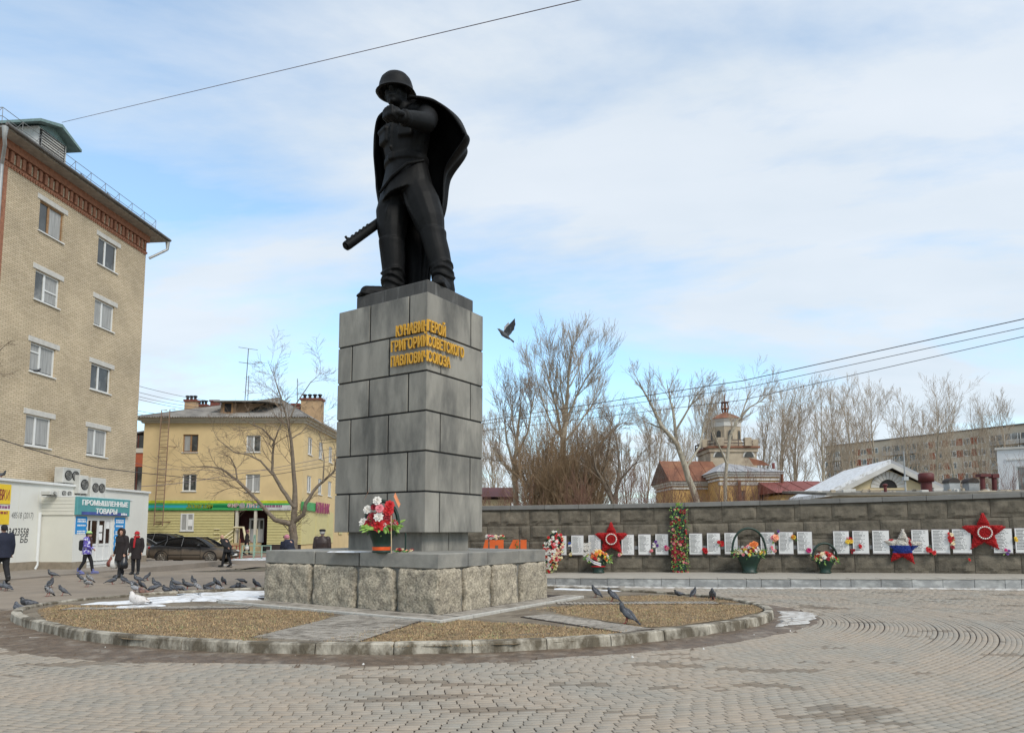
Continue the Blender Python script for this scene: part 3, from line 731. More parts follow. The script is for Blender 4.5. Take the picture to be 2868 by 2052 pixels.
# ---- plaques with names
M_pframe = mat('plaque_frame', (0.20, 0.17, 0.17), .7, var=.1); M_pface = mat('plaque_face', (0.70, 0.69, 0.67), .6, var=.04, scale=3); M_ptext = flat('plaque_text', (0.10, 0.10, 0.10))
M_rail = mat('steel_rail', (0.20, 0.20, 0.20), .6, var=.1)
PX = [(1553, 1588), (1601, 1636), (1649, 1684), (1742, 1777), (1789, 1824), (1837, 1873), (1932, 1968), (1982, 2018), (2031, 2067), (2132, 2170), (2183, 2222), (2235, 2275), (2337, 2378), (2391, 2433), (2447, 2490), (2557, 2600), (2614, 2658), (2672, 2718), (2787, 2833), (2848, 2893)]
PLW = ['under the edge of the oval wreath', 'between the oval wreath and the ribboned vase', 'behind the ribboned vase of flowers', 'with nothing pinned on it beside the smaller red star', 'with a violet bunch at its corner beside the plain plaque', 'between a violet bunch and a pink bloom', 'next to the tall garland, red bloom at its corner', 'with one red poppy at its edge', 'half hidden by the green handled basket', 'with pink blooms at its edge beside the handled basket', 'between a peach bloom and a yellow bloom', 'with one magenta bloom at its lower corner', 'next to the small basket, red and yellow bloom pinned on', 'with a red sprig hanging on its face', 'next to the three-coloured star, one red bloom pinned on', 'with two red blooms beside the three-coloured star', 'with a tall red and cream bunch at its edge', 'next to the bigger star, behind a red and cream bunch', 'overlapping a point of the bigger star, violet bloom below', 'with a small yellow bloom beside it, last along the rail']
def plaques():
    for k, (a, b) in enumerate(PX):
        t = (a-1553)/1295; y0 = 1500-21*t; y1 = 1553-6*t; xm = (a+b)/2
        p0, p1 = onwall(xm, y0, .1), onwall(xm, y1, .1); f = wallframe(p0.x); fx = Fr((p0.x, wY(p0.x), 0), f.u, f.v)
        w = (b-a)/F_PX*p0.y/2*1.0; z1, z0 = p0.z, p1.z
        th = thing('name_plaque', 'white name plaque '+PLW[k], 'plaque', fx(0, .08, z0), group='name plaques along the memorial wall')
        m = MB(); m.box(fx, -w, w, .085, .105, z0-.03, z1+.02); m.build('frame', M_pframe, th)
        m = MB(); m.cbox(fx, -w+.005, w-.012, .106, .118, z0, z1, .003); m.build('board', M_pface, th)
        m = MB(); r = rnd(k); h = (z1-z0-.06)/15
        for i in range(14 if k % 3 else 15):
            zz = z1-.04-i*h; l = r.uniform(.42, .72)*w*1.5
            x = -w+.04; 
            while x < -w+.04+l-.01:
                q = r.uniform(.018, .04); m.box(fx, x, min(x+q, -w+.04+l), .1185, .1195, zz-h*.28, zz+h*.22); x += q+.006
            if r.random() < .9: m.box(fx, -w+.05+l+.02, -w+.05+l+.035, .1185, .1195, zz-h*.28, zz+h*.22); m.box(fx, -w+.05+l+.055, -w+.05+l+.07, .1185, .1195, zz-h*.28, zz+h*.22)
        stuff(m.build('names', M_ptext, th))
    spans = [(1535, 1690), (1732, 1885), (1925, 2075), (2120, 2290), (2325, 2515), (2545, 2730), (2777, 2900)]
    for k, (a, b) in enumerate(spans):
        n = 6; rings = []; c = None
        for i in range(n+1):
            xp = a+(b-a)*i/n; t = (xp-1553)/1295; p = onwall(xp, 1533-3*t, .06); f = wallframe(p.x); fx = Fr((p.x, wY(p.x), 0), f.u, f.v)
            rings.append([fx(0, .05, p.z-.06), fx(0, .05, p.z+.055), fx(0, .075, p.z+.055), fx(0, .075, p.z-.06)])
        m = MB(); m.loft(rings, True, False)
        lb = ['between the oval wreath and the red star with the vase', 'carrying the three plaques between the red star and the garland', 'carrying the plaques between the garland and the handled basket', 'carrying the plaques between the handled and the small basket', 'carrying the plaques between the small basket and the three-coloured star', 'carrying the plaques between the three-coloured and the bigger red star', 'carrying the plaques past the bigger red star'][k]
        tag(m.build('plaque_rail', M_rail), 'flat grey steel rail '+lb, 'rail', 'steel rails along the memorial wall')
plaques()
# ---- flowers
FC = {'red': (0.50, 0.012, 0.016), 'white': (0.72, 0.68, 0.62), 'pink': (0.72, 0.22, 0.25), 'orange': (0.72, 0.20, 0.05), 'yellow': (0.75, 0.50, 0.05), 'magenta': (0.55, 0.03, 0.18), 'violet': (0.13, 0.05, 0.24), 'peach': (0.85, 0.36, 0.22), 'dark_red': (0.26, 0.012, 0.02), 'cream': (0.75, 0.62, 0.40), 'blue': (0.05, 0.09, 0.36)}
def fm(c): return mat('petal_'+c, FC[c], .7, var=.3, scale=60)
M_leaf = mat('plastic_leaf', (0.07, 0.17, 0.035), .6, var=.4, scale=30); M_leaf2 = mat('pale_leaf', (0.22, 0.36, 0.07), .6, var=.3, scale=30)
M_dgreen = mat('dark_green_plastic', (0.006, 0.028, 0.018), .45, var=.2, scale=5)
def bloom(mb, c, nrm, s, r, petals=9):
    nrm = Vector(nrm).normalized(); x = nrm.cross(Vector((.3, .2, 1))).normalized(); y = nrm.cross(x); c = Vector(c); a0 = r.uniform(0, 6)
    for ring, (rad, lift, k) in enumerate(((1.0, .1, petals), (.62, .38, max(5, petals-3)), (.3, .5, 4))):
        for i in range(k):
            a = a0+ring*.4+2*PI*i/k; d = x*math.cos(a)+y*math.sin(a); e = -x*math.sin(a)+y*math.cos(a); w = s*rad*.42
            p = [c+nrm*s*.05, c+d*s*rad*.55+e*w+nrm*s*lift*.7, c+d*s*rad+nrm*s*lift*1.1, c+d*s*rad*.55-e*w+nrm*s*lift*.7]
            mb.add(p, [(0, 1, 2, 3)])
def leaf(mb, c, d, s, r):
    d = Vector(d).normalized(); e = d.cross(Vector((r.uniform(-1, 1), -1, r.uniform(-1, 1)))).normalized(); u = d.cross(e); c = Vector(c)
    mb.add([c, c+d*s*.45+e*s*.2+u*s*.05, c+d*s, c+d*s*.45-e*s*.2+u*s*.05], [(0, 1, 2, 3)])
class Bunch:
    def __init__(s, seed): s.m = {}; s.r = rnd(seed)
    def b(s, col, c, n, size, petals=9): bloom(s.m.setdefault(col, MB()), c, n, size, s.r, petals)
    def l(s, c, d, size, pale=False): leaf(s.m.setdefault('leaf2' if pale else 'leaf', MB()), c, d, size, s.r)
    def done(s, th):
        for k, m in s.m.items(): stuff(m.build('leaves' if k.startswith('leaf') else 'flowers', M_leaf if k == 'leaf' else M_leaf2 if k == 'leaf2' else fm(k), th))
def bunch_at(px, py, cols, rad, n, label, seed, size=.06, leaves=3, out=.14):
    p = onwall(px, py, out); th = thing('flower_bunch', label, 'flowers', p, group='flowers pinned to the plaques'); B = Bunch(seed); r = B.r
    for i in range(n):
        q = Vector((r.uniform(-rad, rad), r.uniform(-.04, .04), r.uniform(-rad*1.3, rad*1.3))); B.b(cols[i % len(cols)], p+q, (r.uniform(-.4, .4), -1, r.uniform(-.3, .5)), size*r.uniform(.8, 1.15))
    for i in range(leaves):
        B.l(p+Vector((r.uniform(-rad, rad), .02, r.uniform(-rad, rad))), (r.uniform(-1, 1), -.3, r.uniform(-1, 1)), size*1.5, r.random() < .5)
    B.done(th)
for i, a in enumerate([(1868, 1534, ['magenta', 'pink'], .05, 3, 'pink bloom pinned between a plaque and the tall garland', .07), (1835, 1525, ['violet', 'white'], .08, 6, 'violet and white bunch pinned between two plaques', .06),
        (1824, 1541, ['pink'], .04, 2, 'small pink bloom below the violet bunch', .05), (1973, 1541, ['red'], .04, 3, 'large red bloom at the foot of the plaques beyond the garland', .085), (2018, 1523, ['red'], .06, 3, 'red poppy pinned on a plaque edge beside the handled basket', .075),
        (2170, 1510, ['peach', 'pink'], .08, 5, 'large peach bloom between plaques beside the handled basket', .10), (2177, 1492, ['violet'], .04, 2, 'small violet bloom above the peach bloom', .05), (2165, 1538, ['pink'], .06, 3, 'pink sprig hanging below the peach bloom', .06),
        (2225, 1508, ['red', 'yellow'], .05, 4, 'yellow and red bloom pinned at a plaque edge', .07), (2266, 1541, ['magenta'], .03, 2, 'magenta bloom at the corner of a plaque', .08), (2378, 1514, ['red', 'yellow', 'red'], .06, 5, 'red bloom with yellow heart beside the small basket', .07),
        (2388, 1544, ['dark_red'], .04, 3, 'dark red bloom below a gap between plaques', .05), (2411, 1531, ['red'], .05, 5, 'red sprig on the face of a plaque', .05), (2495, 1516, ['red'], .03, 2, 'red bloom touching the three-coloured star', .085),
        (2548, 1515, ['red', 'dark_red', 'white'], .09, 8, 'bushy red bunch with a white tip beside the three-coloured star', .07), (2598, 1537, ['red'], .03, 2, 'red bloom low on a plaque corner', .08), (2614, 1547, ['red'], .03, 2, 'red bloom hanging under a plaque edge', .075),
        (2662, 1503, ['red', 'cream', 'red'], .08, 7, 'red and cream bunch filling the gap before the bigger star', .08), (2665, 1527, ['dark_red', 'cream'], .06, 4, 'dark red and cream blooms under the cream bunch', .06), (2820, 1546, ['violet', 'magenta'], .06, 4, 'violet bloom under the plaque beside the bigger star', .05),
        (2843, 1510, ['yellow'], .03, 2, 'small yellow bloom between the last plaques', .05), (2718, 1566, ['red'], .03, 2, 'fallen red bloom stuck low on the wall under the bigger star', .05), (1735, 1550, ['pink', 'cream'], .05, 4, 'faded pink bunch beside the vase under the red star', .06), (1599, 1551, ['cream', 'yellow'], .04, 3, 'pale cream bloom below the second plaque', .055), (1596, 1524, ['white', 'blue'], .04, 4, 'white and blue sprig between the first two plaques', .045)]):
    bunch_at(a[0], a[1], a[2], a[3], a[4], a[5], 100+i, a[6])
# ---- stars
def star_pts(R, r_=.42, rot=0): return [(R*(1 if i % 2 == 0 else r_)*math.sin(PI*i/5+rot), R*(1 if i % 2 == 0 else r_)*math.cos(PI*i/5+rot)) for i in range(10)]
def star(px, py, Rpx, label, cols, rot=0.0, ring=True, sy=1.0):
    p = onwall(px, py, .12); f0 = wallframe(p.x); f = Fr(p, f0.u, f0.v); R = Rpx/F_PX*p.y; th = thing('star_wreath', label, 'wreath', f(0, 0, -R*.8))
    base = star_pts(R, .46, rot)
    for k, (lo, hi, c) in enumerate(cols):
        m = MB(); g = 40; V = {}; 
        pol = [(a*1.0, b*sy) for a, b in base]
        cnt = 0; idx = {}; vs = []; fs = []
        P = np.array([[(-1+2*(i+.5)/g)*R, (-1+2*(j+.5)/g)*R*sy] for j in range(g) for i in range(g)]); ins = inpoly(P, pol)
        for q, (a, b) in enumerate(P):
            if ins[q] and lo <= b/(R*sy) < hi:
                dd = min(abs((b2-b1)*(a-a1)-(a2-a1)*(b-b1))/math.hypot(a2-a1, b2-b1) for (a1, b1), (a2, b2) in zip(pol, pol[1:]+pol[:1]))
                rr = rnd(q); h = .015+.10*min(1, dd/(R*.2))**.6+rr.uniform(-.008, .012); s_ = R/g*1.35
                m.add([f(a-s_, h-.02, b-s_), f(a+s_, h-.02, b-s_), f(a+s_, h-.02, b+s_), f(a-s_, h-.02, b+s_), f(a+rr.uniform(-.01, .01), h+.012, b+rr.uniform(-.01, .01))], [(0, 1, 4), (1, 2, 4), (2, 3, 4), (3, 0, 4)])
        m.prism([f(a*.96, -.03, b*.96) for a, b in pol], f.v*.045) if k == 0 else None
        m.build('fringe', c, th)
    if ring:
        m = MB(); 
        for i in range(20):
            a = 2*PI*i/20; m.ell(f(R*.29*math.cos(a), .125, R*.29*math.sin(a)), (.024, .024, .024), 7, 5)
        stuff(m.build('ring', fm('white'), th))
M_fr = mat('red_fringe', (0.42, 0.012, 0.014), .75, var=.35, scale=40); M_fw = mat('white_fringe', (0.62, 0.58, 0.52), .8, var=.2, scale=40); M_fb = mat('blue_fringe', (0.03, 0.06, 0.30), .8, var=.25, scale=40)
star(1712, 1509, 49, 'fluffy red five-pointed star wreath with a white ring behind the ribboned vase', [(-2, 2, M_fr)])
star(2755, 1491, 57, 'bigger fluffy red star wreath with a white ring and plaques at both sides', [(-2, 2, M_fr)])
star(2528, 1532, 50, 'drooping star wreath in white, blue and red bands', [(-2, -.32, M_fr), (-.32, .12, M_fb), (.12, 2, M_fw)], 0.06, False, 1.06)
# ---- oval wreath, garland, baskets
def wreath_oval():
    c = onwall(1547, 1545, .55); th = thing('oval_wreath', 'leaning oval wreath of white and red flowers with pale leaves', 'wreath', (c.x, c.y, wB(c.x)+.01)); B = Bunch(7); r = B.r
    k = c.y/F_PX; a, b = 30*k, 58*k
    m = MB(); pts = [c+Vector((math.cos(t)*a*.9+math.sin(t)*.12, .06, math.sin(t)*b*.95)) for t in np.linspace(0, 2*PI, 25)[:-1]]; m.prism(pts, (0, .05, 0)); m.build('backing', M_dgreen, th)
    for z in (-.4, .4):
        m = MB(); m.tube([c+Vector((z*a, .1, -b*.3)), Vector((c.x+z*a, c.y+.35, wB(c.x)+.005))], .012, 6); m.build('leg', M_dgreen, th)
    for i in range(190):
        t = r.uniform(0, 2*PI); q = math.sqrt(r.random()); x, z = a*q*math.cos(t), b*q*math.sin(t); x += z/b*.12
        p = c+Vector((x, -.02-.10*(1-q*q)+r.uniform(-.03, .02), z)); n = (x*1.5, -1, z*.6+.2)
        side = x-z*.35
        col = ('white' if side < a*.25 else 'cream') if r.random() < .55 else 'red' if r.random() < .75 else 'pink'
        B.b(col, p, n, r.uniform(.035, .065))
    for i in range(150):
        t = r.uniform(0, 2*PI); q = math.sqrt(r.random())*1.02; x, z = a*q*math.cos(t), b*q*math.sin(t); x += z/b*.12
        B.l(c+Vector((x, -.1, z)), (x+r.uniform(-.3, .3), -.5, z+r.uniform(-.3, .3)), r.uniform(.06, .1), x > -.05)
    B.done(th)
wreath_oval()
def garland():
    c = onwall(1902, 1510, .22); th = thing('flower_garland', 'tall upright garland of dusky red roses and pale leaves against the wall', 'garland', (c.x, c.y, wB(c.x)+.012)); B = Bunch(17); r = B.r
    k = c.y/F_PX; a, b = 23*k, 92*k
    m = MB(); m.cbox(Fr(c, (1, 0, 0), (0, 1, 0)), -a*.8, a*.8, .0, .06, wB(c.x)+.012-c.z, b, .02); m.build('board', M_dgreen, th)
    for i in range(105):
        x, z = r.uniform(-a, a), r.uniform(-b, b*.97); B.b('dark_red' if r.random() < .62 else 'red' if r.random() < .3 else 'pink', c+Vector((x, -.03+r.uniform(-.05, .02), z)), (x*3, -1, .2), r.uniform(.035, .06))
    for i in range(420):
        x, z = r.uniform(-a, a)*1.12, r.uniform(-b, b); B.l(c+Vector((x, -.05+r.uniform(-.04, .03), z)), (r.uniform(-1, 1), -.5, r.uniform(-1, 1)), r.uniform(.06, .11), r.random() < .72)
    for i in range(10): B.l(c+Vector((r.uniform(-.08, .08), -.03, b)), (r.uniform(-.5, .5), -.3, 1), .14, True)
    m = MB(); m.box(Fr(c, (1, 0, 0), (0, 1, 0)), -a*.75, -a*.45, -.075, -.07, -b*.7, -b*.05); m.build('ribbon', fm('dark_red'), th)
    B.done(th)
garland()
def basket(px, py_bot, py_rim, py_top, wpx, label, cols, seed, handle=True, depth=.45, flat_top=1.0, ribbon=None, nfl=70, twist=True, hk=1.0, fl=.06, base=None):
    if base is None:
        g = onwall(px, py_bot, depth); bz = wB(g.x)+.014
    else: g, bz = base
    k = g.y/F_PX; w = wpx/2*k; hr = (py_bot-py_rim)*k; ht = (py_bot-py_top)*k
    th = thing('flower_basket', label, 'basket', (g.x, g.y, bz)); o = Vector((g.x, g.y, bz)); B = Bunch(seed); r = B.r
    ring = lambda rad, z: [o+Vector((rad*math.cos(2*PI*i/20), rad*.75*math.sin(2*PI*i/20), z)) for i in range(20)]
    m = MB(); m.loft([ring(w*.5, 0), ring(w*.54, .03), ring(w*.42, .06), ring(w*.55, hr*.45), ring(w*.8, hr*.85), ring(w*.9, hr), ring(w*.8, hr*.97), ring(w*.4, hr*.8)], True, True); m.build('pot', M_dgreen, th)
    if handle:
        m = MB(); pts = []; n = 26
        for i in range(n+1):
            a = PI*i/n; pts.append(o+Vector((w*hk*math.cos(a), 0, hr*.95+(ht-hr*.95)*max(0, math.sin(a))**.8)))
        m.tube(pts, .035, 8); h = m.build('handle', M_dgreen, th)
        if twist:
            m = MB()
            for i in range(1, n, 2):
                p = pts[i]; d = (pts[i+1]-pts[i-1]).normalized(); m.tube([p-d*.03+Vector((0, -.03, .02)), p+Vector((0, -.045, 0)), p+d*.03+Vector((0, -.03, -.02))], .013, 5)
            stuff(m.build('braid', fm('white' if twist is True else twist), h))
    for i in range(nfl):
        t = r.uniform(0, 2*PI); q = math.sqrt(r.random()); x, y = w*q*math.cos(t), w*.75*q*math.sin(t); z = hr+.02+(1-q*q)*w*.75*flat_top+r.uniform(-.05, .05)
        B.b(cols[int(r.random()**1.2*len(cols))], o+Vector((x, y, z)), (x*2, y*2-.25, .25), r.uniform(.7, 1.2)*fl)
    for i in range(nfl):
        t = r.uniform(0, 2*PI); q = .6+.5*r.random(); x, y = w*q*math.cos(t), w*.75*q*math.sin(t); B.l(o+Vector((x, y, hr+r.uniform(-.06, .12))), (x, y, r.uniform(-.6, .6)), r.uniform(.08, .14), r.random() < .4)
    if ribbon:
        for (z0, z1, c) in ribbon:
            m = MB(); m.loft([[o+Vector((w*q*math.cos(2*PI*i/20)*1.04, w*q*.75*math.sin(2*PI*i/20)*1.06, z)) for i in range(20)] for z, q in ((hr*z0, .47+.2*z0), (hr*z1, .47+.2*z1))], False, True); m.build('ribbon', c, th)
    return th, B, o, w, hr
th, B, o, w, hr = basket(1676, 1602, 1566, 1512, 66, 'dark green vase of orange, red and white flowers with a striped ribbon', ['orange', 'red', 'white', 'cream', 'yellow', 'orange'], 31, False, .5, .9, [(.45, .62, fm('red'))], 110)
for i in range(14): B.b('white', o+Vector((-w*1.0+B.r.uniform(-.1, .12), -.1, hr+B.r.uniform(0, .55))), (-.5, -1, .2), .06)
m = MB(); pts = [o+Vector((-w*.9, -w*.5, hr*1.25)), o+Vector((-w*.5, -w*.9, hr*.95)), o+Vector((w*.1, -w*1.0, hr*.78))]
for q, c in ((0, fm('white')), (.045, fm('blue')), (.06, fm('white'))):
    m = MB(); m.loft([[p+Vector((0, -q*.1, -q)), p+Vector((0, -q*.1, -q-.042))] for p in pts], False, False, False); m.build('ribbon', c, th)
B.done(th)
th, B, o, w, hr = basket(2100, 1607, 1556, 1484, 84, 'large dark green basket with a tall braided hoop handle and mixed flowers', ['white', 'cream', 'red', 'white', 'pink', 'yellow', 'dark_red'], 32, True, .5, .55, None, 120, True, 1.12)
for i in range(6): B.b('orange', o+Vector((B.r.uniform(-.08, .12), -.3, hr+.32+B.r.uniform(-.05, .05))), (0, -1, .3), .085)
B.done(th)
th, B, o, w, hr = basket(2312, 1604, 1568, 1522, 62, 'small dark green basket of red roses with a bent braided handle', ['red', 'red', 'magenta', 'white', 'cream', 'dark_red'], 33, True, .5, .7, None, 70, True, 1.1, .065)
B.done(th)
# ---- orange date numerals on the terrace
def numerals():
    M_or = mat('orange_paint', (0.62, 0.105, 0.015), .55, var=.12, scale=3); c = onwall(1352, 1548, 1.0); k = c.y/F_PX; bz = wB(c.x)+.014
    H = A(0, 1511, c.y).z-bz; lab = ['one', 'nine', 'four', 'one']
    f = Fr((c.x, c.y, bz), (1, 0, 0), (0, 1, 0)); s = k
    shapes = [[(0, 0), (15, 0), (15, 1), (7, 1), (0, .72)], [(19, 0), (58, 0), (58, 1), (19, 1)], [(62, .34), (62, .5), (84, 1), (101, 1), (101, 0), (84, 0), (84, .34)], [(105, 0), (122, 0), (122, 1), (105, 1)]]
    labs = ['first orange numeral one of the standing date, beside the nine', 'orange block numeral nine with flowers laid on top', 'orange slanting numeral four of the standing date', 'last orange numeral one of the standing date']
    for i, sh in enumerate(shapes):
        th = thing('date_numeral', labs[i], 'numeral', f(sh[0][0]*s, 0, 0)); m = MB()
        if i == 1:
            X0, X1 = 19*s, 58*s; m.box(f, X0, X1, 0, .22, H*.84, H); m.box(f, X0, X0+15*s, 0, .22, H*.38, H*.84); m.box(f, X1-15*s, X1, 0, .22, 0, H*.84); m.box(f, X0+15*s, X1-15*s, 0, .22, H*.38, H*.55); m.box(f, X0, X1-15*s, 0, .22, 0, H*.16)
        else: m.prism([f(a*s, 0, b*H) for a, b in sh], (0, .22, 0))
        m.build('numeral_body', M_or, th)
    th = thing('flower_bunch', 'bunch of pink, white and red flowers lying on the orange numerals', 'flowers', f(35*s, .1, H)); B = Bunch(77); r = B.r
    for i in range(60): B.b(r.choice(['white', 'pink', 'red', 'cream']), f(r.uniform(8, 58)*s, r.uniform(0, .2), H+.02+r.uniform(0, .12)), (r.uniform(-.4, .4), -.6, 1), .055)
    for i in range(30): B.l(f(r.uniform(8, 62)*s, .05, H+.05), (r.uniform(-1, 1), -.4, r.uniform(-.2, .6)), .1)
    B.done(th)
    th = thing('flower_bunch', 'red roses with green leaves leaning in the orange numeral four', 'flowers', f(92*s, -.12, 0)); B = Bunch(78); r = B.r
    for i in range(14): B.b('red', f(r.uniform(84, 99)*s, -.06, r.uniform(.3, .62)*H), (r.uniform(-.4, .4), -1, .4), .06)
    for i in range(12): B.l(f(r.uniform(92, 102)*s, -.06, r.uniform(.4, .9)*H), (r.uniform(-.4, .4), -.3, 1), .12)
    m = MB(); [m.tube([f((88+3*i)*s, -.1, 0), f((90+2*i)*s, -.05, .45*H)], .008, 5) for i in range(3)]; stuff(m.build('stems', M_leaf, th)); B.done(th)
numerals()
# ---- funeral basket on the plinth, at the foot of the pedestal
def plinth_basket():
    g = mon(2.369, 1.895); q = A(1068, 1543, 13.05)
    base = (Vector((q.x, 13.05, 0)), ZT+.002)
    th, B, o, w, hr = basket(0, 1543, 1474, 1400, 98, 'dark green funeral basket of red and white flowers at the foot of the pedestal', ['red', 'dark_red', 'red', 'white', 'pink'], 41, True, 0, 1.0, [(.10, .24, mat('orange_ribbon', (.72, .10, .02), .4, var=.2, scale=9))], 60, False, .95, .075, base)
    r = B.r
    for (x, z, c, s) in ((-.02, .04, 'red', .14), (.10, .08, 'red', .1), (-.24, .08, 'red', .08), (-.02, .20, 'white', .10), (-.33, .10, 'white', .10), (-.25, .34, 'white', .09), (-.05, .5, 'white', .09), (0, .36, 'pink', .085), (-.12, .38, 'dark_red', .07), (.15, .32, 'red', .11), (.14, .22, 'dark_red', .10), (.17, .42, 'red', .1), (-.14, .2, 'dark_red', .1)):
        for e in range(2): B.b(c, o+Vector((x, -w*.72+abs(x)*.5, hr+z)), (x, -1, .3), s, 8)
    for i in range(26):
        a = r.uniform(-1, 1); B.l(o+Vector((a*w*.9, -w*.6, hr+.02)), (a*1.2, -.5, r.uniform(-.7, .2)), r.uniform(.14, .24), True)
    m = MB(); 
    for s, z in ((-1, .55), (1, .42)):
        m = MB(); m.loft([[o+Vector((s*w*(1.0-t*.3), -.09, hr+z+t*.22-.05)), o+Vector((s*w*(1.0-t*.3), .09, hr+z+t*.22+.03))] for t in (0, .5, 1)], False, False, False); m.build('ribbon', mat('salmon_ribbon', (.8, .28, .12), .35, var=.2), th)
    m = MB(); m.tube([o+Vector((w*.72, -w*.8, .0)), o+Vector((w*.70, -w*.82, hr*.6)), o+Vector((w*.66, -w*.78, hr+.23))], .009, 5); m.build('stalk', mat('dry_stalk', (.55, .42, .25)), th)
    m = MB(); m.tube([o+Vector((w*1.42, -.1, .01)), o+Vector((w*1.42, -.12, hr*.8))], .016, 5); m.build('stand', M_dgreen, th)
    B.done(th)
    f = Fr(A(1125, 1541, 12.75), (1, 0, 0), (0, 1, 0)); p = Vector((f.o.x, 12.9, ZT+.006)); th = thing('wilted_flowers', 'small heap of wilted flowers lying on the coping beside the funeral basket', 'flowers', p); B = Bunch(43); r = B.r
    for i in range(10): B.b(r.choice(['dark_red', 'peach', 'cream']), p+Vector((r.uniform(-.17, .17), r.uniform(-.06, .06), .03+r.uniform(0, .04))), (r.uniform(-.5, .5), -.5, 1), .04)
    for i in range(14): B.l(p+Vector((r.uniform(-.2, .1), 0, .02)), (r.uniform(-1, 1), -.3, .15), .1)
    B.done(th)
    q = A(985, 1541, 14.0); patch('snow', [(q.x-.45, 13.6, 0), (q.x+.25, 13.35, 0), (q.x+.5, 13.55, 0), (q.x-.1, 13.9, 0)], ZT+.003, M_snow, 'thin sheet of snow on the coping beside the funeral basket', 'snow', .05, .025, 6)
plinth_basket()
# ================================================================ buildings to the side of the plaza
def onplane(px, py, p0, n):
    u = (px-W0/2)/F_PX; v = (PY0-py)/F_PX; d = Vector((u, _c-v*_s, _s+v*_c)); o = Vector((0, 0, EYE)); n = Vector(n)
    return o+d*((Vector(p0)-o).dot(n)/d.dot(n))
def loc(fr, p): q = Vector(p)-fr.o; return q.dot(fr.u), q.dot(fr.v), q.z
def open_wall(mb, fr, a0, a1, z0, z1, ops, dep=.16, b=0.0):
    # a wall face with real openings and reveals; fr.v is the outward normal
    xs = sorted({a0, a1, *[o[0] for o in ops], *[o[1] for o in ops]}); zs = sorted({z0, z1, *[o[2] for o in ops], *[o[3] for o in ops]})
    xs = [x for x in xs if a0 <= x <= a1]; zs = [z for z in zs if z0 <= z <= z1]
    for i in range(len(xs)-1):
        for j in range(len(zs)-1):
            xm, zm = (xs[i]+xs[i+1])/2, (zs[j]+zs[j+1])/2
            if any(o[0] < xm < o[1] and o[2] < zm < o[3] for o in ops): continue
            mb.add([fr(xs[i], b, zs[j]), fr(xs[i+1], b, zs[j]), fr(xs[i+1], b, zs[j+1]), fr(xs[i], b, zs[j+1])], [(0, 1, 2, 3)])
    for o in ops:
        c = [(o[0], o[2]), (o[1], o[2]), (o[1], o[3]), (o[0], o[3])]
        for k in range(4):
            p, q = c[k], c[(k+1) % 4]; mb.add([fr(p[0], b, p[1]), fr(q[0], b, q[1]), fr(q[0], b-dep, q[1]), fr(p[0], b-dep, p[1])], [(3, 2, 1, 0)])
M_white = mat('white_frame', (0.68, 0.68, 0.66), .5, var=.05); M_glass = mat('window_glass', (0.055, 0.06, 0.06), .05, var=.5, scale=.9, col2=(.20, .20, .19), mix=(.5, .62), mscale=.6, spec=.7)
M_curt = mat('curtain', (0.33, 0.33, 0.32), .8, var=.25, scale=3, stretch=(6, 6, .4)); M_wood = mat('old_wood_frame', (0.30, 0.17, 0.08), .8, var=.3, scale=9); M_dark = mat('dark_interior', (0.012, 0.011, 0.011), .8, var=.2)
def window(parent, fr, a0, a1, z0, z1, dep=.12, fm_=None, bars=(.5,), hbar=None, sill=True, b=0.0, fw=.07, curtain=0.0, lint=None):
    fm_ = fm_ or M_white; m = MB(); d0, d1 = b-dep, b-dep+.05
    for x0, x1, y0, y1 in ((a0, a1, z0, z0+fw), (a0, a1, z1-fw, z1), (a0, a0+fw, z0+fw, z1-fw), (a1-fw, a1, z0+fw, z1-fw)): m.box(fr, x0, x1, d0, d1, y0, y1)
    w = a1-a0
    for q in bars: m.box(fr, a0+w*q-fw*.7, a0+w*q+fw*.7, d0, d1+.004, z0+fw, z1-fw)
    if hbar: m.box(fr, a0+w*hbar[0], a0+w*hbar[1], d0, d1+.002, z0+(z1-z0)*hbar[2]-.03, z0+(z1-z0)*hbar[2]+.03)
    wd = m.build('window', fm_, parent); ed = [0]+list(bars)+[1]
    for i in range(len(ed)-1):
        p = MB(); p.box(fr, a0+w*ed[i]+.02, a0+w*ed[i+1]-.02, d0-.004, d0+.016, z0+.03, z1-.03); p.build('pane', M_glass, wd, off=parent['_b'])
        if curtain and rnd(a0*13+z0+i).random() < curtain:
            p = MB(); x0, x1 = a0+w*ed[i]+.06, a0+w*ed[i+1]-.06; p.box(fr, x0, x1, d0+.0165, d0+.018, z0+.12, z1-.08); p.build('curtain', M_curt, wd, off=parent['_b'])
    if sill: p = MB(); p.box(fr, a0-.05, a1+.05, b-dep, b+.07, z0-.05, z0-.004); p.build('sill', M_white, wd, off=parent['_b'])
    return wd
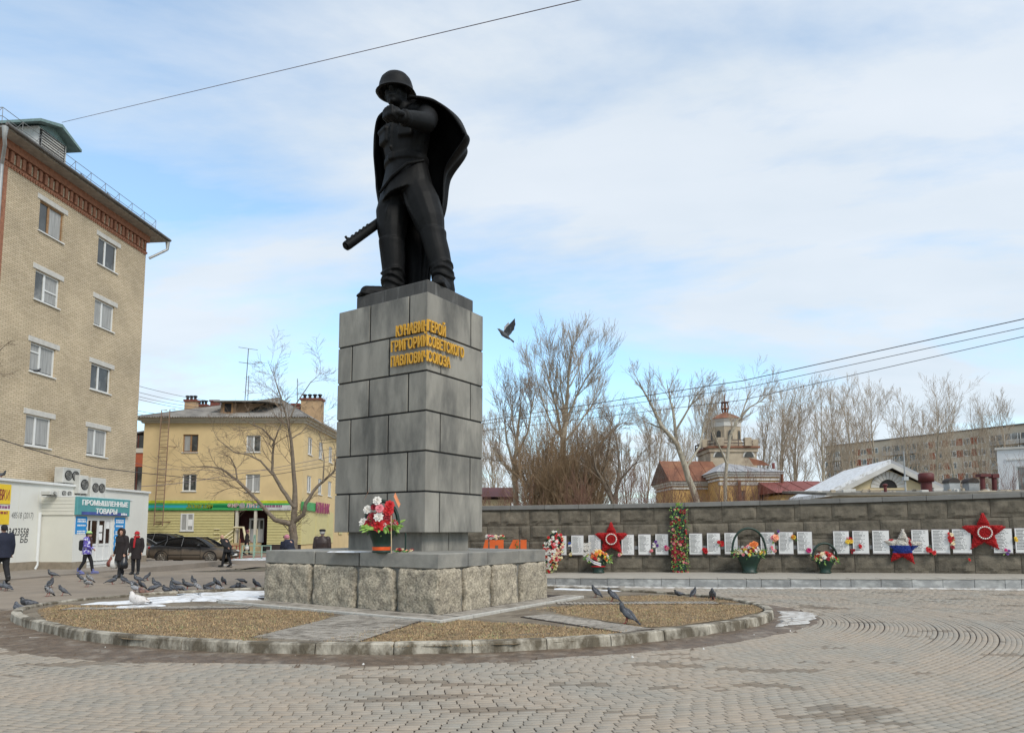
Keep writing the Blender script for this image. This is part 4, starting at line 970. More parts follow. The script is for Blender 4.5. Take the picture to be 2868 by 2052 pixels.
# ---------------------------------------------------------------- five-storey brick house, gable end to the plaza
E0, E1 = A(-62, 1400, 26.6), A(374, 1400, 36.0); E0.z = E1.z = 0; gu = (E1-E0); GL = gu.length; gu.normalize(); gn = Vector((gu.y, -gu.x, 0)); GF = Fr(E0, gu, gn)
brick_house = thing('brick_house', 'five-storey buff brick apartment house with dentilled eaves and white windows', 'house', E0)
def brick_mat(name, c1, c2, mort, fr, bw=.26, rh=.085):
    m = bpy.data.materials.new(name); m.use_nodes = True; t = m.node_tree; b = t.nodes['Principled BSDF']; b.inputs['Roughness'].default_value = .9
    g = N(t, 'ShaderNodeNewGeometry'); d1 = N(t, 'ShaderNodeVectorMath', operation='DOT_PRODUCT'); L(t, g.outputs['Position'], d1.inputs[0]); d1.inputs[1].default_value = fr.u
    sp = N(t, 'ShaderNodeSeparateXYZ'); L(t, g.outputs['Position'], sp.inputs[0]); cb_ = N(t, 'ShaderNodeCombineXYZ'); L(t, d1.outputs['Value'], cb_.inputs[0]); L(t, sp.outputs['Z'], cb_.inputs[1])
    br = N(t, 'ShaderNodeTexBrick'); br.inputs['Scale'].default_value = 1; br.inputs['Brick Width'].default_value = bw; br.inputs['Row Height'].default_value = rh; br.inputs['Mortar Size'].default_value = .010; br.inputs['Mortar Smooth'].default_value = .3; br.inputs['Bias'].default_value = -.1
    br.inputs['Color1'].default_value = (*c1, 1); br.inputs['Color2'].default_value = (*c2, 1); br.inputs['Mortar'].default_value = (*mort, 1); L(t, cb_.outputs[0], br.inputs['Vector'])
    n = N(t, 'ShaderNodeTexNoise'); n.inputs['Scale'].default_value = .55; n.inputs['Detail'].default_value = 8; L(t, g.outputs['Position'], n.inputs['Vector'])
    mr = N(t, 'ShaderNodeMapRange'); mr.inputs['From Min'].default_value = .35; mr.inputs['From Max'].default_value = .65; mr.inputs['To Min'].default_value = .86; mr.inputs['To Max'].default_value = 1.1; L(t, n.outputs['Fac'], mr.inputs['Value'])
    s = N(t, 'ShaderNodeVectorMath', operation='SCALE'); L(t, br.outputs['Color'], s.inputs[0]); L(t, mr.outputs[0], s.inputs['Scale']); L(t, s.outputs[0], b.inputs['Base Color'])
    bp = N(t, 'ShaderNodeBump'); bp.inputs['Strength'].default_value = .5; bp.inputs['Distance'].default_value = .02; bp.invert = True; L(t, br.outputs['Fac'], bp.inputs['Height']); L(t, bp.outputs[0], b.inputs['Normal']); MATS[name] = m; return m
M_buff = brick_mat('buff_brick', (0.58, 0.47, 0.325), (0.48, 0.385, 0.255), (0.26, 0.205, 0.14), GF)
M_redb = mat('red_brick', (0.30, 0.13, 0.075), .9, var=.3, scale=9, bump=.4, bscale=30); M_lint = mat('lintel', (0.52, 0.50, 0.46), .9, var=.12, scale=5)
def brick_house_build():
    on = lambda x, y: loc(GF, onplane(x, y, E0, gn))
    top = on(404, 708)[2]
    cols = {'L': ((124, 563), (168, 672)), 'R': ((284, 664), (317, 764))}
    aL = on(122, 620)[0], on(167, 620)[0]; aR = on(285, 715)[0], on(318, 715)[0]
    zL = [(on(146, t)[2], on(146, b)[2]) for t, b in ((577, 660), (772, 850), (972, 1050), (1168, 1252))]
    zR = [(on(x, t)[2], on(x, b)[2]) for x, t, b in ((300, 677, 756), (290, 848, 926), (281, 1028, 1102), (272, 1206, 1282))]
    ops = []
    zz = [((l[0]+r[0])/2, (l[1]+r[1])/2) for l, r in zip(zL, zR)]
    w = 1.42
    cL = sum(aL)/2; cR = sum(aR)/2
    for (zt, zb) in zz:
        for c in (cL, cR): ops.append((c-w/2, c+w/2, zb, zt))
    m = MB(); open_wall(m, GF, 0.0, GL, 0, top, ops, .16); m.build('wall', M_buff, brick_house)
    # the other walls of the block, running back from the plaza
    m = MB(); m.add([GF(0, 0, 0), GF(0, -30, 0), GF(0, -30, top), GF(0, 0, top)], [(0, 1, 2, 3)]); m.add([GF(GL, 0, 0), GF(GL, 0, top), GF(GL, -30, top), GF(GL, -30, 0)], [(0, 1, 2, 3)]); m.build('wall', M_buff, brick_house)
    for i, o in enumerate(ops):
        window(brick_house, GF, *o[:2], o[2], o[3], .13, M_wood if i == 0 else M_white, (.42,), (0.42, 1, .45) if i == 2 else (0, .42, .7) if i == 4 else None, True, fw=.07, curtain=.55)
        m = MB(); m.cbox(GF, o[0]-.16, o[1]+.2, -.05, .03, o[3]+.01, o[3]+.24, .01); m.build('lintel', M_lint, brick_house)
    # quoin, frieze with dentils
    m = MB(); m.box(GF, -.03, .28, -.3, .03, 0, top+.001); m.build('corner_bricks', M_redb, brick_house)
    fz = top; m = MB(); m.box(GF, -.05, GL+.05, -.4, .05, fz, fz+.10); m.box(GF, -.05, GL+.05, -.4, .16, fz+.62, fz+.95); m.box(GF, -.05, GL+.05, -.4, -.02, fz+.10, fz+.62); m.build('frieze', M_redb, brick_house)
    n = int(GL/.30); dm = MB(); dm.box(Fr((0, 0, 0), gu, gn), 0, .15, -.03, .12, 0, .46); me = dm.mesh('dentil'); me.materials.append(M_redb)
    dm2 = MB(); dm2.box(Fr((0, 0, 0), gu, gn), 0, .13, -.03, .06, 0, .40); me2 = dm2.mesh('dentil_inset'); me2.materials.append(M_buff)
    for i in range(n):
        a = GL*i/n; o = obj('dentil', me, M_redb, brick_house, GF(a, 0, fz+.12)-E0)
        if i % 3: obj('inset_brick', me2, M_buff, brick_house, GF(a+.16, 0, fz+.14)-E0)
    for i in range(int(GL/.13)): pass
    m = MB(); r = GL/66
    for i in range(66): m.box(GF, i*r, i*r+.07, 0, .06, fz-.09, fz-.002)
    stuff(m.build('saw_tooth_course', M_redb, brick_house))
    # eaves and roof
    M_soff = mat('soffit_boards', (0.30, 0.275, 0.24), .9, var=.25, scale=6); M_roof = mat('dark_roof_metal', (0.12, 0.115, 0.11), .7, var=.3, scale=2)
    ze = fz+.95; ov = .75; m = MB(); m.box(GF, -ov, GL+ov, -.3, ov, ze, ze+.09); m.box(GF, -ov, 0, -28, -.3, ze, ze+.09); m.box(GF, GL, GL+ov, -28, -.3, ze, ze+.09); m.build('soffit', M_soff, brick_house)
    m = MB(); e = ov+.06; hh = 2.2; A_ = [GF(-e, e, ze+.1), GF(GL+e, e, ze+.1), GF(GL+e, -28, ze+.1), GF(-e, -28, ze+.1)]; rg = [GF(GL/2, -GL/2, ze+hh), GF(GL/2, -28, ze+hh)]
    m.add(A_+rg, [(0, 1, 4), (1, 2, 5, 4), (3, 0, 4, 5)]); m.build('roof', M_roof, brick_house)
    m = MB(); m.tube([GF(-e, e+.04, ze+.1), GF(GL+e, e+.04, ze+.1)], .07, 6); m.tube([GF(GL+e, e+.04, ze+.1), GF(GL+e, -8, ze+.1)], .06, 6); m.build('gutter', M_roof, brick_house)
    M_zinc = mat('zinc', (0.38, 0.38, 0.37), .5, var=.15, metal=.4)
    for a, s in ((GL, 1), (0, -1)):
        m = MB(); m.tube([GF(a+s*ov, ov-.02, ze), GF(a+s*ov, ov-.02, ze-.42), GF(a+s*ov*.75, ov*.8, ze-.62)], [.12, .07, .07], 10); m.tube([GF(a+s*ov*.75, ov*.8, ze-.62), GF(a+s*.12, .12, ze-1.15)], .065, 10)
        if s < 0: m.tube([GF(a+s*.12, .12, ze-1.15), GF(a+s*.1, .1, 4)], .065, 10)
        m.build('drainpipe', M_zinc, brick_house)
    # roof railing
    rl = MB(); b0 = .25; zr = ze+.28
    P0, P1 = GF(-.4, b0, zr), GF(GL+.35, b0, zr)
    for h in (.42, .78): rl.tube([P0+Vector((0, 0, h)), P1+Vector((0, 0, h))], .016, 4); rl.tube([P0+Vector((0, 0, h)), P0+Vector((0, 0, h))-gn*9+Vector((0, 0, 0))], .016, 4)
    for i in range(11):
        p = P0.lerp(P1, i/10); rl.tube([p, p+Vector((0, 0, .78))], .014, 4); rl.tube([p+Vector((0, 0, .78)), p-gu*.25-gn*.35+Vector((0, 0, .1))], .011, 4)
    rl.build('roof_railing', mat('railing_steel', (.22, .22, .22), .6), brick_house)
    # dormer
    pd = onplane(165, 470, GF(0, .1, 0), gn); ad = loc(GF, pd)[0]; zd = ze+.42; M_teal = mat('teal_paint', (.16, .24, .235), .7, var=.25); m = MB()
    f = GF.at(ad-.9, -.25, 0)
    m.box(f, 0, 1.7, -2.4, 0, zd, zd+1.35); d = m.build('dormer', mat('dormer_white', (.5, .5, .48), .8, var=.12), brick_house)
    m = MB(); m.box(f, .12, 1.58, -.01, .03, zd+.1, zd+1.3); m.build('louvre_backing', M_dark, d, off=brick_house['_b'])
    for i in range(9): m = MB(); m.box(f, .2, 1.5, .03, .055, zd+.2+i*.12, zd+.26+i*.12); m.build('louvre', M_lint, d, off=brick_house['_b'])
    m = MB(); m.prism([f(-.4, .45, zd+1.3), f(.85, .45, zd+1.75), f(2.1, .45, zd+1.3), f(2.1, .45, zd+1.42), f(.85, .45, zd+1.9), f(-.4, .45, zd+1.42)], -gn*3.2); m.build('dormer_roof', M_teal, d, off=brick_house['_b'])
    m = MB(); m.prism([f(0, .02, zd+1.36), f(1.7, .02, zd+1.36), f(.85, .02, zd+1.8)], -gn*.1); m.build('dormer_gable', M_teal, d, off=brick_house['_b'])
    return top, ze, f(.85, .4, zd+2.0)
G_TOP, G_ZE, DORM = brick_house_build()
# ---------------------------------------------------------------- white clad shop front and kiosk against the gable
M_clad = mat('white_cladding', (0.66, 0.65, 0.60), .6, var=.04, scale=1.2); M_clad2 = mat('cream_cladding', (0.64, 0.62, 0.54), .6, var=.04, scale=1.2); M_tilebase = mat('base_tiles', (0.26, 0.215, 0.16), .7, var=.2, scale=4)
shop = thing('shop_annex', 'low white clad shop front built along the foot of the brick house', 'shop', GF(GL/2, .5, 0)); AB = .75
def annex():
    h0 = 3.55; m = MB(); m.box(GF, -3.0, GL+.12, -.1, AB, .35, h0); m.build('wall', M_clad, shop)
    m = MB(); m.box(GF, -3.0, GL+.16, -.1, AB+.10, h0, h0+.10); m.build('flashing', M_white, shop)
    m = MB(); m.box(GF, -3.0, GL+.14, -.1, AB+.03, -.3, .35); m.build('base', M_tilebase, shop)
    for a in np.arange(-2.9, GL, 1.0):
        m = MB(); m.box(GF, a, a+.02, AB, AB+.004, .36, h0); m.build('panel_seam', M_clad2, shop)
    m = MB(); m.box(GF, GL+.16, GL+.5, -.1, .5, -.2, 2.9); m.build('pier', M_lint, shop)
annex()
KP = G(199, 1595, 0); ka, kb, _ = loc(GF, KP)
on_k = lambda x, y: loc(GF, onplane(x, y, KP, gn)); KE = on_k(356, 1420)[0]
kiosk = thing('kiosk', 'white kiosk with a teal shop sign over a glazed double door', 'kiosk', GF((ka+KE)/2, (AB+kb)/2, 0))
M_teal2 = mat('teal_sign', (0.085, 0.29, 0.30), .5, var=.06); M_blue = mat('blue_poster', (0.02, 0.25, 0.58), .5, var=.08); M_letw = flat('white_letters', (.80, .80, .78)); M_letd = flat('sign_shadow', (.12, .10, .28))
def kiosk_build():
    H = 3.0; zs = on_k(209, 1441)[2]; zt = on_k(209, 1391)[2]; H = zt
    d0, d1 = on_k(242, 1560)[0], on_k(311, 1560)[0]
    f = GF; m = MB(); open_wall(m, f, ka, KE+.35, .32, H, [(d0, d1, .321, zs-.08)], .12, kb); m.build('wall', M_clad, kiosk)
    sf = Fr(f(ka, AB, 0), gn, -gu); m = MB(); open_wall(m, sf, 0, kb-AB, .32, H, [], .1); m.build('side_wall', M_clad2, kiosk)
    m = MB(); m.box(f, ka-.03, KE+.38, AB, kb+.03, H, H+.06); m.build('roof', M_white, kiosk)
    for a0, a1 in ((ka-.02, d0), (d1, KE+.36)): m = MB(); m.box(f, a0, a1, AB, kb+.025, -.3, .32); m.build('base', M_tilebase, kiosk)
    m = MB(); m.box(f, d0, d1, AB, kb-.02, -.3, .12); m.build('threshold', M_lint, kiosk)
    for i in range(5): m = MB(); z0 = zs+(H-zs)*i/5; m.box(sf, 0, kb-AB+.02, 0, .05, z0, z0+(H-zs)/5-.012); m.build('fascia_board', M_clad2, kiosk)
    # sign
    m = MB(); m.cbox(f, ka-.02, KE, kb+.005, kb+.14, zs, H+.02, .01); sg_ = m.build('sign', M_teal2, kiosk); SL = KE-ka; b = kiosk['_b']
    # lettering reads towards increasing a, seen from outside (a runs to the viewer's right)
    def sign_text(body, q0, q1, h0, h1, mt, bold=.02, out=.145, dep=.02): m = MB(); text(m, f, body, ka+SL*q0, ka+SL*q1, zs+(H-zs)*h0, zs+(H-zs)*h1, kb+out, dep, bold); m.build('lettering', mt, sg_, off=b)
    m = MB(); m.box(f, ka+SL*.07, ka+SL*.95, kb+.141, kb+.144, zs+(H-zs)*.02, zs+(H-zs)*.2); m.build('stripe', mat('violet_stripe', (.06, .09, .30), .5), sg_, off=b)
    sign_text('ПРОМЫШЛЕННЫЕ', .07, .95, .56, .88, M_letw); sign_text('ТОВАРЫ', .32, .73, .10, .42, M_letw); m = MB(); small_print(m, f, ka+SL*.82, ka+SL*.94, zs+(H-zs)*.06, zs+(H-zs)*.2, kb+.145); stuff(m.build('print', M_letw, sg_, off=b))
    # door
    dw = d1-d0; z1 = zs-.1; m = MB(); fb = kb-.10
    for q0, q1 in ((0, .02), (.14, .17), (.40, .47), (.70, .75), (.93, 1.0)): m.box(f, d0+dw*q0, d0+dw*q1, fb, fb+.06, .14, z1)
    m.box(f, d0, d1, fb, fb+.058, z1-.12, z1+.02); m.box(f, d0, d1, fb, fb+.058, .14, .26); m.box(f, d0+dw*.17, d0+dw*.93, fb, fb+.056, .95, 1.05); dr = m.build('door', M_white, kiosk)
    m = MB(); m.box(f, d0+.03, d1-.03, fb+.01, fb+.03, .95, z1-.05); m.build('pane', mat('door_glass', (.035, .022, .018), .08, var=.4, scale=2), dr, off=b)
    m = MB(); m.box(f, d0+.03, d1-.03, fb+.01, fb+.035, .2, .96); m.build('panel', M_white, dr, off=b)
    for q, z0, z2 in ((.56, 1.55, 1.85), (.56, 1.2, 1.5), (.85, 1.7, 2.1)): m = MB(); m.box(f, d0+dw*(q-.07), d0+dw*(q+.07), fb+.032, fb+.036, z0, z2); m.build('notice', M_letw, dr, off=b)
    m = MB(); m.tube([f(d0+dw*.45, fb+.1, 1.0), f(d0+dw*.45, fb+.1, 1.35)], .012, 6); m.build('handle', M_lint, dr, off=b)
    # posters on both sides of the door, with scalloped edge
    def poster(a0, a1, z0, z1, rows, left):
        m = MB(); n = 24; pts = []
        edge = [z0+(z1-z0)*i/n for i in range(n+1)]
        sc = lambda z: .05*abs(math.sin(PI*rows*(z-z0)/(z1-z0)))
        if left: pts = [f(a0, kb+.004, z) for z in (z1, z0)]+[f(a1-.05+sc(z), kb+.004, z) for z in edge]
        else: pts = [f(a1, kb+.004, z) for z in (z0, z1)]+[f(a0+.05-sc(z), kb+.004, z) for z in edge[::-1]]
        m.prism(pts, gn*.008); p = m.build('poster', M_blue, kiosk)
        m = MB(); r = rnd(rows)
        for i in range(rows):
            zc = z1-(z1-z0)*(i+.5)/rows; hh = (z1-z0)/rows*.16
            for q in (0, 1) if i % 2 == 0 else (0,):
                x = a0+.1
                while x < a1-.12: w_ = r.uniform(.04, .09); m.box(f, x, min(x+w_, a1-.1), kb+.0125, kb+.0135, zc-hh-q*hh*2.2, zc+hh*.6-q*hh*2.2); x += w_+.02
        stuff(m.build('print', M_letw, p, off=b))
    poster(ka+.1, d0-.08, on_k(200, 1495)[2], zs-.05, 3, True); poster(d1+.1, KE-.1, on_k(320, 1545)[2], zs-.05, 6, False)
    # drainpipe at the side
    m = MB(); q = sf(-.02, .09, 0); m.tube([q+Vector((0, 0, zs+.1)), q+Vector((0, 0, .3))], .075, 10); m.tube([q+Vector((0, 0, .3)), q+Vector((0, 0, .2)), q+Vector((0, 0, .02))-gu*.12], [.075, .085, .085], 10); m.build('drainpipe', M_white, kiosk)
    return H
KH = kiosk_build()
# signs and graffiti on the shop front
def annex_signs():
    on = lambda x, y: loc(GF, onplane(x, y, GF(0, AB, 0), gn)); M_yel = mat('yellow_sign', (.75, .52, .03), .5, var=.05); M_redt = flat('red_print', (.28, .05, .04)); M_gr = flat('graffiti_black', (.05, .05, .05))
    th = thing('yellow_sign', 'yellow sign with dark red letters on the white shop front', 'sign', GF(on(15, 1380)[0], AB, 2)); a1 = on(29, 1380)[0]; zt, zb = on(20, 1356)[2], on(20, 1411)[2]
    m = MB(); m.box(GF, a1-3.2, a1, AB+.005, AB+.03, zb, zt); m.build('board', M_yel, th); m = MB(); text(m, GF, 'ТР', on(-4, 1380)[0], on(11, 1380)[0], zt-.62, zt-.2, AB+.032, 0, .01); text(m, GF, 'ВКИ', on(-4, 1395)[0], on(24, 1395)[0], zb+.14, zb+.56, AB+.032, 0, .01); stuff(m.build('lettering', M_redt, th))
    th = thing('yellow_sign', 'plain yellow sign panel below the lettered one', 'sign', GF(on(15, 1450)[0], AB, 1.2)); zt, zb = on(20, 1429)[2], on(20, 1468)[2]; a2 = on(24, 1450)[0]
    m = MB(); m.box(GF, a2-3.2, a2, AB+.005, AB+.03, zb, zt); m.build('board', M_yel, th); m = MB(); small_print(m, GF, a2-1.6, a2-.1, zb+.4, zb+.52, AB+.031); stuff(m.build('lettering', M_redt, th))
    m = MB(); z = on(20, 1418)[2]; small_print(m, GF, a2-2.4, a2+.02, z-.08, z+.06, AB+.005); stuff(tag(m.build('small_print', flat('violet_print', (.25, .08, .2))), 'small violet print on the white wall between the yellow signs', 'lettering'))
    def graf(body, x0, x1, y0, y1, label, bold=.0):
        a0, a1 = on(x0, (y0+y1)/2)[0], on(x1, (y0+y1)/2)[0]; z1, z0 = on((x0+x1)/2, y0)[2], on((x0+x1)/2, y1)[2]; m = MB(); text(m, GF, body, a0, a1, z0, z1, AB+.006, 0, bold, .03); tag(m.build('graffiti', M_gr), label, 'graffiti')
    graf('48518 (2017)', 31, 92, 1434, 1456, 'thin black number scrawled on the white shop front', -.008); graf('23423558', 14, 79, 1478, 1499, 'bold black spray-painted number on the white shop front', .015); graf('ББ', 56, 77, 1500, 1519, 'two black sprayed letters under the bold number', .015)
annex_signs()
def ac_units():
    on = lambda x, y, b: loc(GF, onplane(x, y, GF(0, b, 0), gn)); M_ac = mat('ac_case', (.52, .51, .47), .6, var=.1); M_fan = mat('ac_fan', (.02, .02, .02), .6)
    labs = ['twin-fan air conditioner, topmost on the sooty brick', 'single-fan air conditioner between the two twin-fan ones', 'twin-fan air conditioner hanging over the teal sign', 'small air conditioner standing on the kiosk roof', 'grimy low air conditioner at the back of the kiosk roof']
    for k, (x0, x1, y0, y1, b, nf) in enumerate(((178, 226, 1310, 1353, .75, 2), (224, 249, 1331, 1382, 1.0, 1), (256, 298, 1338, 1394, 1.0, 2), (141, 163, 1375, 1389, 1.5, 1), (168, 205, 1373, 1389, 1.2, 2))):
        a0, a1 = on(x0, y0, b)[0], on(x1, y0, b)[0]; z1, z0 = on((x0+x1)/2, y0, b)[2], on((x0+x1)/2, y1, b)[2]
        if k > 2: z0 = KH+.065
        th = thing('air_conditioner', labs[k], 'air conditioner', GF((a0+a1)/2, b-.3, z0)); m = MB(); m.cbox(GF, a0, a1, b-.42, b, z0, z1, .02); m.build('casing', M_ac, th)
        for i in range(nf):
            ca = a0+(a1-a0)*((.3+.42*i) if nf == 2 else .56); cz_ = (z0+z1)/2; R = min((a1-a0)/nf*.42, (z1-z0)*.42); m = MB()
            m.loft([[GF(ca+r_*math.cos(2*PI*j/24), bb, cz_+r_*math.sin(2*PI*j/24)) for j in range(24)] for r_, bb in ((R, b+.002), (R, b+.025), (R*.88, b+.025), (R*.85, b+.006), (.01, b+.006))], False); fn_ = m.build('fan', M_fan, th)
            m = MB()
            for rr in (.75, .5, .25): m.tube([GF(ca+R*rr*math.cos(2*PI*j/16), b+.028, cz_+R*rr*math.sin(2*PI*j/16)) for j in range(17)], .006, 4)
            stuff(m.build('grille', M_ac, fn_, off=th['_b']))
        for q in (.15, .85): m = MB(); a = a0+(a1-a0)*q; m.box(GF, a-.02, a+.02, 0, b-.02, z0-.05, z0-.002) if k < 3 else m.box(GF, a-.03, a+.03, b-.4, b-.02, z0-.03, z0); m.build('bracket', M_fan, th)
ac_units()
# ---------------------------------------------------------------- yellow house with shops, facing the camera
YY = 51.0; YB = A(399, 1300, YY).x; YR = A(848, 1300, YY).x; YZ = A(600, 1184, YY).z
YF = Fr((YB, YY, 0), (1, 0, 0), (0, -1, 0)); YW = YR-YB; YD = 30.0
yel = thing('yellow_house', 'pale yellow three-storey house with grey slate roof and shops below', 'house', (YB+YW/2, YY, 0))
M_yel_w = mat('yellow_render', (0.68, 0.515, 0.275), .9, var=.07, scale=.8, col2=(.61, .46, .25), mix=(.5, .7), mscale=.5); M_corn = mat('cornice', (0.56, 0.52, 0.44), .9, var=.06); M_slate = mat('asbestos_slate', (0.27, 0.255, 0.235), .9, var=.22, scale=1.2, col2=(.17, .16, .15), mix=(.5, .66), mscale=.8)
M_sid = mat('yellow_siding', (0.62, 0.55, 0.26), .6, var=.05, scale=2); M_soc = mat('socle', (0.045, 0.032, 0.03), .8, var=.2)
YS = Fr((YR, YY, 0), (0, 1, 0), (1, 0, 0))      # side street face
def ypx(x, y): p = A(x, y, YY); return p.x-YB, p.z
def yellow_house():
    ops = []
    for (x0, x1, y0, y1) in ((513, 554, 1216, 1266), (690, 729, 1218, 1266), (511, 549, 1327, 1375), (688, 727, 1327, 1377), (508, 543, 1437, 1486)):
        a0, z1 = ypx(x0, y0); a1, z0 = ypx(x1, y1); ops.append((a0, a1, z0, z1))
    d0, zd = ypx(657, 1428); d1, zd0 = ypx(748, 1520); zsid = ypx(600, 1428)[1]
    door = (d0, d1, .75, zsid+.001)
    m = MB(); open_wall(m, YF, 0, YW, zsid, YZ, ops[:4], .18); m.build('wall', M_yel_w, yel)
    m = MB(); m.box(YF, d0, d1, -1.3, -1.25, .5, zsid); m.build('porch_back', mat('maroon_wall', (.05, .012, .012), .8), yel)
    m = MB(); m.add([YF(d0, 0, .5), YF(d0, -1.3, .5), YF(d0, -1.3, zsid), YF(d0, 0, zsid)], [(0, 1, 2, 3)]); m.add([YF(d1, 0, .5), YF(d1, -1.3, .5), YF(d1, -1.3, zsid), YF(d1, 0, zsid)], [(0, 1, 2, 3)]); m.add([YF(d0, 0, .72), YF(d1, 0, .72), YF(d1, -1.3, .72), YF(d0, -1.3, .72)], [(0, 1, 2, 3)]); m.build('porch_lining', MATS['maroon_wall'], yel)
    # siding: lap boards
    n = 22; zb = .62; so = ops[4]
    for i in range(n):
        z0 = zb+(zsid-zb)*i/n; z1 = zb+(zsid-zb)*(i+1)/n-.03
        segs = [(-.2, d0), (d1, YW)]
        if z1 > so[2] and z0 < so[3]: segs = [(-.2, so[0]), (so[1], d0), (d1, YW)]
        for a0, a1 in segs:
            m = MB(); m.prism([YF(a0, 0.0, z0), YF(a0, .085, z0), YF(a0, .05, z1-.012), YF(a0, 0.0, z1)], YF.u*(a1-a0)); m.build('siding_board', M_sid, yel)
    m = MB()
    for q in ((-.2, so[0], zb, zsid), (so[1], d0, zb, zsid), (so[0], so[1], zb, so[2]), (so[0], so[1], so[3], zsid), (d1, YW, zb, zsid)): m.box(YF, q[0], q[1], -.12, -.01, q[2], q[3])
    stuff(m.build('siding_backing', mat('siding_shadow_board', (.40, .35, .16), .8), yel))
    for a0, a1 in ((-.2, d0), (d1, YW)): m = MB(); m.box(YF, a0, a1, -.1, .04, -.3, zb); m.build('socle', M_soc, yel)
    for i, o in enumerate(ops[:4]): window(yel, YF, *o, .14, M_wood if i == 0 else M_white, (.5,), None, True, fw=.08, curtain=.6 if i != 2 else .0)
    window(yel, YF, *so, .02, M_white, (.5,), None, True, .06, fw=.1, curtain=.5)
    a0, a1 = so[0]+.95, so[1]-.08; m = MB(); m.box(YF, so[0]+(so[1]-so[0])*.58, so[1]-.1, .075, .08, so[2]+.35, so[2]+.85); m.build('poster', M_letw, yel)
    # entrance door, posts, lamp
    e0, z = ypx(682, 1450); e1, _ = ypx(724, 1450); m = MB(); f = YF
    for q0, q1 in ((0, .12), (.62, .74), (.95, 1.0)): m.box(f, e0+(e1-e0)*q0, e0+(e1-e0)*q1, -1.25, -1.15, .75, z)
    m.box(f, e0, e1, -1.25, -1.155, z-.14, z); m.box(f, e0, e1, -1.25, -1.16, .75, 1.75); dr = m.build('door', M_white, yel)
    m = MB(); m.box(f, e0+.05, e1-.05, -1.24, -1.2, 1.7, z-.1); m.build('pane', M_glass, dr, off=yel['_b'])
    for x in (664, 716): a = ypx(x, 1450)[0]; m = MB(); m.box(f, a-.09, a+.09, -.1, .1, .2, zsid); m.build('porch_post', M_corn, yel)
    # steps and rails
    for i in range(5): m = MB(); m.box(f, d0-.3+.0, d1-.4, .05+i*.32, .05+(i+1)*.32, -.25, .72-(i+1)*.15+.15); m.build('step', mat('yellow_step', (.42, .33, .19), .8, var=.15), yel)
    M_rl = mat('cream_rail', (.66, .58, .38), .6, var=.05)
    for x, top_ in ((660, 0), (672, 0), (700, 0), (722, 0)):
        a = ypx(x, 1490)[0]; m = MB(); m.box(f, a-.03, a+.03, .1, .16, .5, 1.75); m.build('rail_post', M_rl, yel)
    for s0, s1 in ((ypx(656, 1485), ypx(628, 1522)),):
        for q in (0, .28, .56): m = MB(); m.tube([f(s0[0], .2, s0[1]-q), f(s1[0], 1.7, s1[1]-q)], .045, 6); m.build('handrail', M_rl, yel)
    for z in (1.72, 1.4, 1.1): m = MB(); m.tube([f(ypx(660, 0)[0], .13, z), f(ypx(675, 0)[0], .13, z)], .03, 5); m.build('handrail', M_rl, yel)
    m = MB(); m.tube([f(ypx(713, 0)[0], .3, 1.85), f(ypx(740, 0)[0], .4, 1.85), f(ypx(763, 0)[0], 1.6, 1.0)], .09, 6); m.build('handrail', M_rl, yel)
    # sign band along the first floor
    zs0, zs1 = ypx(600, 1428)[1], ypx(600, 1404)[1]; hs = zs1-zs0
    M_tq = mat('turquoise_sign', (.03, .36, .48), .5, var=.05); M_gr_ = mat('green_sign', (.05, .36, .10), .5, var=.08); M_dg = mat('deep_green_sign', (.0, .16, .06), .5, var=.1); M_yg = mat('lime_stripe', (.50, .55, .03), .5)
    def band(x0, x1, mt, name='sign_panel', z0=0, z1=1, out=.16):
        m = MB(); m.box(f, ypx(x0, 0)[0], ypx(x1, 0)[0], .0, out, zs0+hs*z0, zs0+hs*z1); return m.build(name, mt, yel)
    band(389, 443, mat('pale_sign', (.55, .55, .55), .5)); p1 = band(443, 640, M_tq); band(640, 745, M_dg); band(745, 784, M_tq); p4 = band(784, 858, MATS['pale_sign'])
    m = MB(); m.box(f, ypx(443, 0)[0], ypx(858, 0)[0], .162, .17, zs1-.12, zs1+.07); m.build('lime_stripe', M_yg, yel); m = MB(); m.box(f, ypx(443, 0)[0], ypx(858, 0)[0], .162, .172, zs1-.26, zs1-.125); m.build('green_stripe', M_gr_, yel); m = MB(); m.box(f, ypx(443, 0)[0], ypx(784, 0)[0], .162, .172, zs0, zs0+.17); m.build('green_stripe', M_gr_, yel)
    def st(body, x0, x1, y0, y1, mt, bold=.02, sl=0):
        a0, z1 = ypx(x0, y0); a1, z0 = ypx(x1, y1); m = MB(); text(m, f, body, a0, a1, z0, z1, .175, .05, bold, sl); stuff(m.build('lettering', mt, yel))
    st('Зоомагазин', 526, 597, 1407, 1423, flat('lime_letters', (.28, .34, .02)), .01, .1); M_let_r = flat('red_white_letters', (.62, .45, .45))
    st('ФИР', 641, 671, 1409, 1421, M_let_r, .03); st('ЛИТ', 692, 726, 1409, 1421, M_let_r, .03); m = MB(); small_print(m, f, ypx(392, 0)[0], ypx(425, 0)[0], ypx(0, 1415)[1], ypx(0, 1410)[1], .165); stuff(m.build('print', flat('grey_print', (.3, .3, .33)), yel))
    a, z = ypx(681, 1416); m = MB(); m.loft([[f(a+.22*math.cos(2*PI*i/20), b, z+.22*math.sin(2*PI*i/20)) for i in range(20)] for b in (.17, .2)]); m.build('sign_disc', mat('grey_disc', (.30, .30, .31)), yel)
    m = MB(); small_print(m, f, ypx(790, 0)[0], ypx(835, 0)[0], ypx(0, 1420)[1], ypx(0, 1412)[1], .165); stuff(m.build('print', flat('purple_print', (.25, .08, .18)), yel))
    # side street face with windows
    sops = []; zr = [(ops[0][2], ops[0][3]), (ops[2][2], ops[2][3])]
